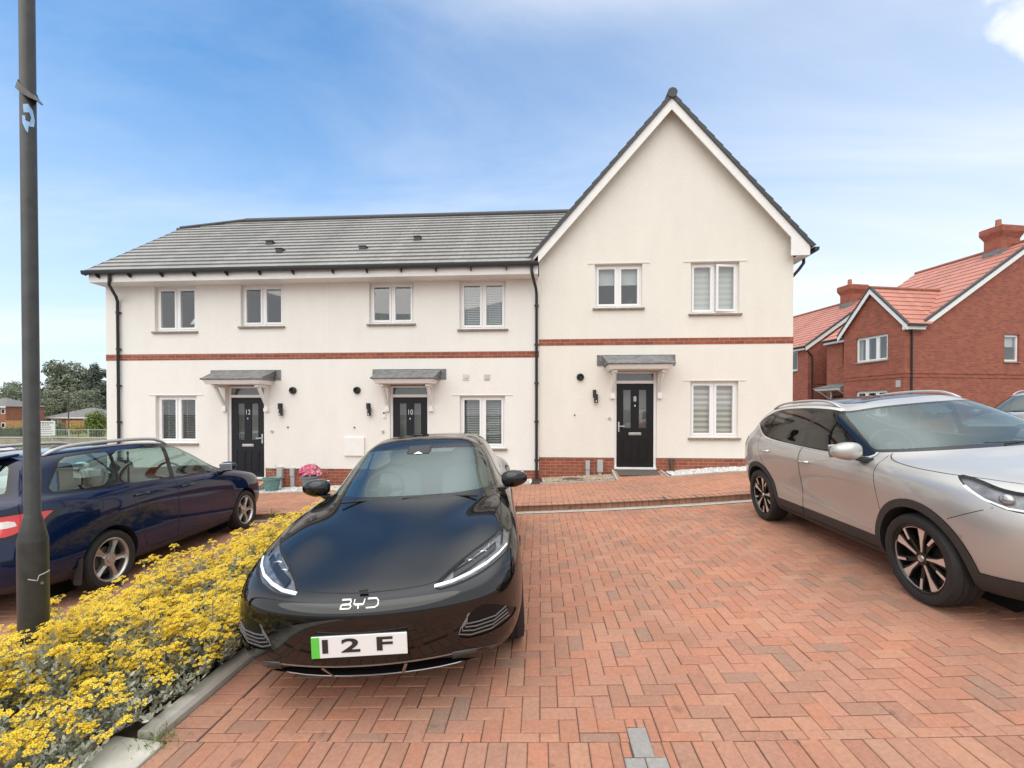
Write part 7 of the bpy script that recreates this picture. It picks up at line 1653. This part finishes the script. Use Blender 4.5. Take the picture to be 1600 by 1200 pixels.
def hip_house(px0, px1, d, py_e, py_g, py_r, label, rot=0, storeys=1):
    a, b = ray(px0, d), ray(px1, d); W_ = (b - a).length; an = math.atan2(b.y - a.y, b.x - a.x) + rot; D_ = W_ * .8; zg = zat(py_g, d); ze = zat(py_e, d) - zg; zr = zat(py_r, d + D_ / 2) - zg
    t = empty('bungalow' if storeys == 1 else 'brick_house', (a.x, a.y, zg), an, label, 'house'); o = W_ * .04
    m = MB(); m.box(o, W_ - o, 0, D_, -1.5, ze); m.build('wall', 'brick_far', t)
    m = MB(); r0, r1 = W_ * .46, W_ * .54; e = .02
    m.add([(-e, -o, ze), (W_ + e, -o, ze), (W_ + e, D_ + o, ze), (-e, D_ + o, ze), (r0, D_ / 2, zr), (r1, D_ / 2, zr)], [(0, 1, 5, 4), (1, 2, 5), (2, 3, 4, 5), (3, 0, 4)]); rf = m.build('roof', 'tile_far', t)
    m = MB(); m.box(-e, W_ + e, -o - .03, -o + .02, ze - .22, ze - .0); m.build('fascia', 'white_paint', rf)
    for s in range(storeys):
        for f in ((.70, .80), (.12, .24)) if storeys == 1 else ((.30, .42), (.62, .74), (.86, .95)):
            z0 = ze - .35 - 2.5 * s - 1.0; m = MB(); m.box(W_ * f[0], W_ * f[1], -.05, -.001, z0, z0 + .95); w_ = m.build('window', 'upvc', t); m = MB(); m.box(W_ * f[0] + .1, W_ * f[1] - .1, -.06, -.051, z0 + .1, z0 + .85); m.build('pane', 'trim_black', w_)
    return t
hip_house(70, 156, 88, 652, 672, 637, 'single storey brick bungalow with a grey hipped roof below the trees')
hip_house(-60, 12, 80, 635, 676, 622, 'two storey brick house at the left edge behind the white car', 0, 2)
def timber_fence(px0, px1, d, py0, py1, label):
    a, b = ray(px0, d), ray(px1, d); L_ = (b - a).length; t = empty('timber_fence', (a.x, a.y, zat(py1, d)), math.atan2(b.y - a.y, b.x - a.x), label, 'fence', 'timber garden fences'); h = zat(py0, d) - zat(py1, d)
    m = MB(); n = int(L_ / .15)
    for i in range(n): m.box(i * .15, i * .15 + .14, -.02 - .02 * (i % 2), 0, -.6, h + random.uniform(-.02, .02))
    m.build('boards', M['larch'], t)
    for i in range(max(2, int(L_ / 2.5))): m = MB(); x = L_ * i / max(1, int(L_ / 2.5) - 1); m.box(x - .06, x + .06, .0, .1, -.6, h + .06); m.build('post', M['larch'], t)
M['larch'] = plain('weathered_larch', (.36, .20, .09), .85, noise=.3, nscale=2)
timber_fence(9, 36, 78, 657, 672, 'orange timber fence beside the brick house at the left edge'); timber_fence(104, 160, 82, 657, 670, 'orange timber fence in front of the bungalow')
# hedge and shrubs on the lawn
M['leaf_dark'] = leaf_mat('conifer_foliage', [(0, (.060, .076, .06)), (.5, (.095, .115, .085)), (1, (.135, .155, .11))], .1)
M['leaf_mid'] = leaf_mat('broadleaf_foliage', [(0, (.14, .16, .11)), (.5, (.20, .225, .155)), (1, (.27, .295, .205))], .2)
M['leaf_bright'] = leaf_mat('bright_shrub_foliage', [(0, (.09, .13, .03)), (.5, (.16, .21, .055)), (1, (.24, .28, .08))], .2)
M['leaf_gold'] = leaf_mat('golden_shrub_foliage', [(0, (.30, .22, .04)), (.6, (.42, .33, .08)), (1, (.34, .30, .12))], .2)
M['bark'] = plain('bark', (.09, .07, .05), .9, noise=.3, nscale=4)
def foliage(name, mat, parent, blobs, n, size, flat=.5, loc=None):
    """many leaf-clump faces spread through several uneven lobes"""
    bl = np.array(blobs, float); vol = bl[:, 3] * bl[:, 4] * bl[:, 5]; pick = RNG.choice(len(bl), n, p=vol / vol.sum()); u = RNG.normal(0, 1, (n, 3)); u /= np.linalg.norm(u, axis=1, keepdims=True)
    rad = RNG.uniform(.35, 1.0, (n, 1)) ** .45 * (1 + RNG.normal(0, .07, (n, 1))); P = bl[pick, :3] + u * rad * bl[pick, 3:6]
    d = u + RNG.normal(0, .6, (n, 3)) + np.array([0, 0, .25]); d, a, b = frame_of(d); sp_ = RNG.uniform(0, 6.28, (n, 1)); a, b = a * np.cos(sp_) + b * np.sin(sp_), b * np.cos(sp_) - a * np.sin(sp_); s_ = RNG.uniform(.5, 1.3, (n, 1)) * size
    V = np.stack([P - a * s_, P - b * s_ * flat - d * s_ * .2, P + a * s_, P + b * s_ * flat + d * s_ * .15], 1).reshape(-1, 3); F = np.arange(n * 4).reshape(-1, 4)
    return np_mesh(name, V, F, mat, parent)
def tree(px, d, pw, py_t, py_b, kind, label, n=2600, group='trees on the skyline'):
    c = ray(px, d); zb = zat(py_b, d); H_ = zat(py_t, d) - zb; Wd = pw / FPX * d / 2
    t = empty('conifer_tree' if kind == 'conifer' else 'broadleaf_tree', (c.x, c.y, zb), 0, label, 'tree', group); m = MB(); m.cyl((0, 0, -1), (0, 0, H_ * .8), .025 * H_, .006 * H_, n=8)
    bl = []
    if kind == 'conifer':
        for k in range(13):
            f = .12 + .86 * k / 13; w_ = Wd * (1 - f) ** .55 * random.uniform(.85, 1.15)
            for _ in range(2): a = random.uniform(0, 6.28); bl.append((math.cos(a) * w_ * .4, math.sin(a) * w_ * .4, H_ * f, w_ * .75, w_ * .75, H_ * .06))
        bl.append((0, 0, H_ * .95, Wd * .12, Wd * .12, H_ * .06))
        for k in range(12): a = random.uniform(0, 6.28); z = random.uniform(.2, .8); m.cyl((0, 0, H_ * z), (math.cos(a) * Wd * (1 - z) * .9, math.sin(a) * Wd * (1 - z) * .9, H_ * (z + .01)), .008 * H_, .002 * H_, n=5)
    else:
        for k in range(30):
            a = random.uniform(0, 6.28); f = random.uniform(.18, .93); rr = Wd * math.sqrt(max(.05, 1 - ((f - .50) / .58) ** 2)) * random.uniform(.45, .80); s_ = random.uniform(.22, .36) * Wd; bl.append((math.cos(a) * rr, math.sin(a) * rr, H_ * f, s_ * 1.15, s_ * 1.15, s_ * .85))
            m.cyl((0, 0, H_ * .28), (math.cos(a) * rr, math.sin(a) * rr, H_ * f), .010 * H_, .003 * H_, n=5)
        bl += [(0, 0, H_ * .5, Wd * .78, Wd * .78, H_ * .36)]
    m.build('trunk', 'bark', t, smooth=True); foliage('crown', {'conifer': 'leaf_dark', 'broad': 'leaf_mid', 'bright': 'leaf_bright'}[kind], t, bl, n, Wd * (.075 if kind == 'conifer' else .068), .45)
    return t
TR = [(112, 112, 74, 566, 674, 'broad', 'tall grey-green broadleaf tree highest behind the bungalow', 5200), (78, 116, 46, 588, 674, 'conifer', 'dark bushy conifer between the lamp column and the tall broadleaf tree', 3200), (152, 108, 62, 566, 672, 'conifer', 'dark conifer standing against the corner of the white house', 5200), (176, 118, 60, 560, 674, 'conifer', 'dark conifer mostly hidden by the white house', 2600), (92, 100, 52, 610, 676, 'broad', 'lower round tree just left of the bungalow roof', 3200),
      (132, 101, 50, 604, 674, 'broad', 'round tree directly over the bungalow roof', 3000), (8, 120, 66, 596, 674, 'broad', 'spreading tree at the left edge of the picture', 3600), (34, 118, 50, 604, 674, 'broad', 'tree half hidden by the near lamp column', 3000), (-45, 116, 70, 590, 674, 'broad', 'tree beyond the left edge above the brick house', 2400), (58, 126, 50, 592, 674, 'conifer', 'dark conifer behind the near lamp column', 2600)]
for q in TR: tree(*q[:7], n=int(q[7] * 1.9))
def shrub(px, d, pw, py_t, py_b, mat, label, n=900):
    c = ray(px, d); zb = zat(py_b, d); H_ = zat(py_t, d) - zb; Wd = pw / FPX * d / 2; t = empty('shrub', (c.x, c.y, zb), 0, label, 'shrub', 'shrubs on the far lawn')
    bl = [(random.uniform(-.55, .55) * Wd, random.uniform(-.4, .4) * Wd, H_ * random.uniform(.25, .62), Wd * .5, Wd * .5, H_ * .36) for _ in range(6)] + [(0, 0, H_ * .35, Wd * .8, Wd * .6, H_ * .38)]
    foliage('foliage', mat, t, bl, n, Wd * .10, .5); m = MB(); m.cyl((0, 0, -.5), (0, 0, H_ * .5), .05, .02, n=6); m.build('stem', 'bark', t)
shrub(150, 60, 42, 638, 684, 'leaf_bright', 'big bright green shrub against the corner of the white house', 2200); shrub(122, 64, 34, 661, 678, 'leaf_gold', 'golden shrub left of the big bright green one', 900); shrub(90, 66, 22, 651, 678, 'leaf_mid', 'olive shrub right of the notice board', 900); shrub(66, 68, 18, 664, 680, 'leaf_mid', 'low shrub behind the notice board', 600)
def hedge(px0, px1, d, py0, py1, label):
    a, b = ray(px0, d), ray(px1, d); c = (a + b) / 2; L_ = (b - a).length; t = empty('hedge', (c.x, c.y, zat(py1, d)), math.atan2(b.y - a.y, b.x - a.x), label, 'hedge', 'low clipped hedges'); h = zat(py0, d) - zat(py1, d); n = int(L_ * 90)
    P = np.stack([RNG.uniform(-L_ / 2, L_ / 2, n), RNG.uniform(-.5, .5, n), RNG.uniform(-.3, h, n)], 1); dd = RNG.normal(0, 1, (n, 3)); _, a_, b_ = frame_of(dd); s_ = .10
    V = np.stack([P - a_ * s_, P - b_ * s_ * .6, P + a_ * s_, P + b_ * s_ * .6], 1).reshape(-1, 3); np_mesh('foliage', V, np.arange(n * 4).reshape(-1, 4), 'leaf_hedge', t); m = MB(); m.box(-L_ / 2, L_ / 2, -.42, .42, -.5, h * .9); m.build('branches', 'leaf_dark', t)
M['leaf_hedge'] = leaf_mat('hedge_foliage', [(0, (.035, .06, .015)), (1, (.11, .15, .04))], .15)
hedge(-30, 36, 62, 668, 681, 'clipped green hedge left of the near lamp column'); hedge(80, 104, 70, 667, 675, 'short clipped hedge in front of the bungalow')

# ------------------------------------------------------------------ cars at the picture's edges
car4 = blue_estate((0, 0, 0), 0, 'paint_white', 'white car parked on the far side of the dark blue estate, only its roof showing'); place(car4, -9.3, 7.0, R(90 + 4), .001); car4.location.z += .02
car5 = silver_crossover((0, 0, 0), 0, 'paint_grey', 'grey car parked behind the silver crossover in front of the brick side wall'); place(car5, 12.3, 11.6, R(200), .02)
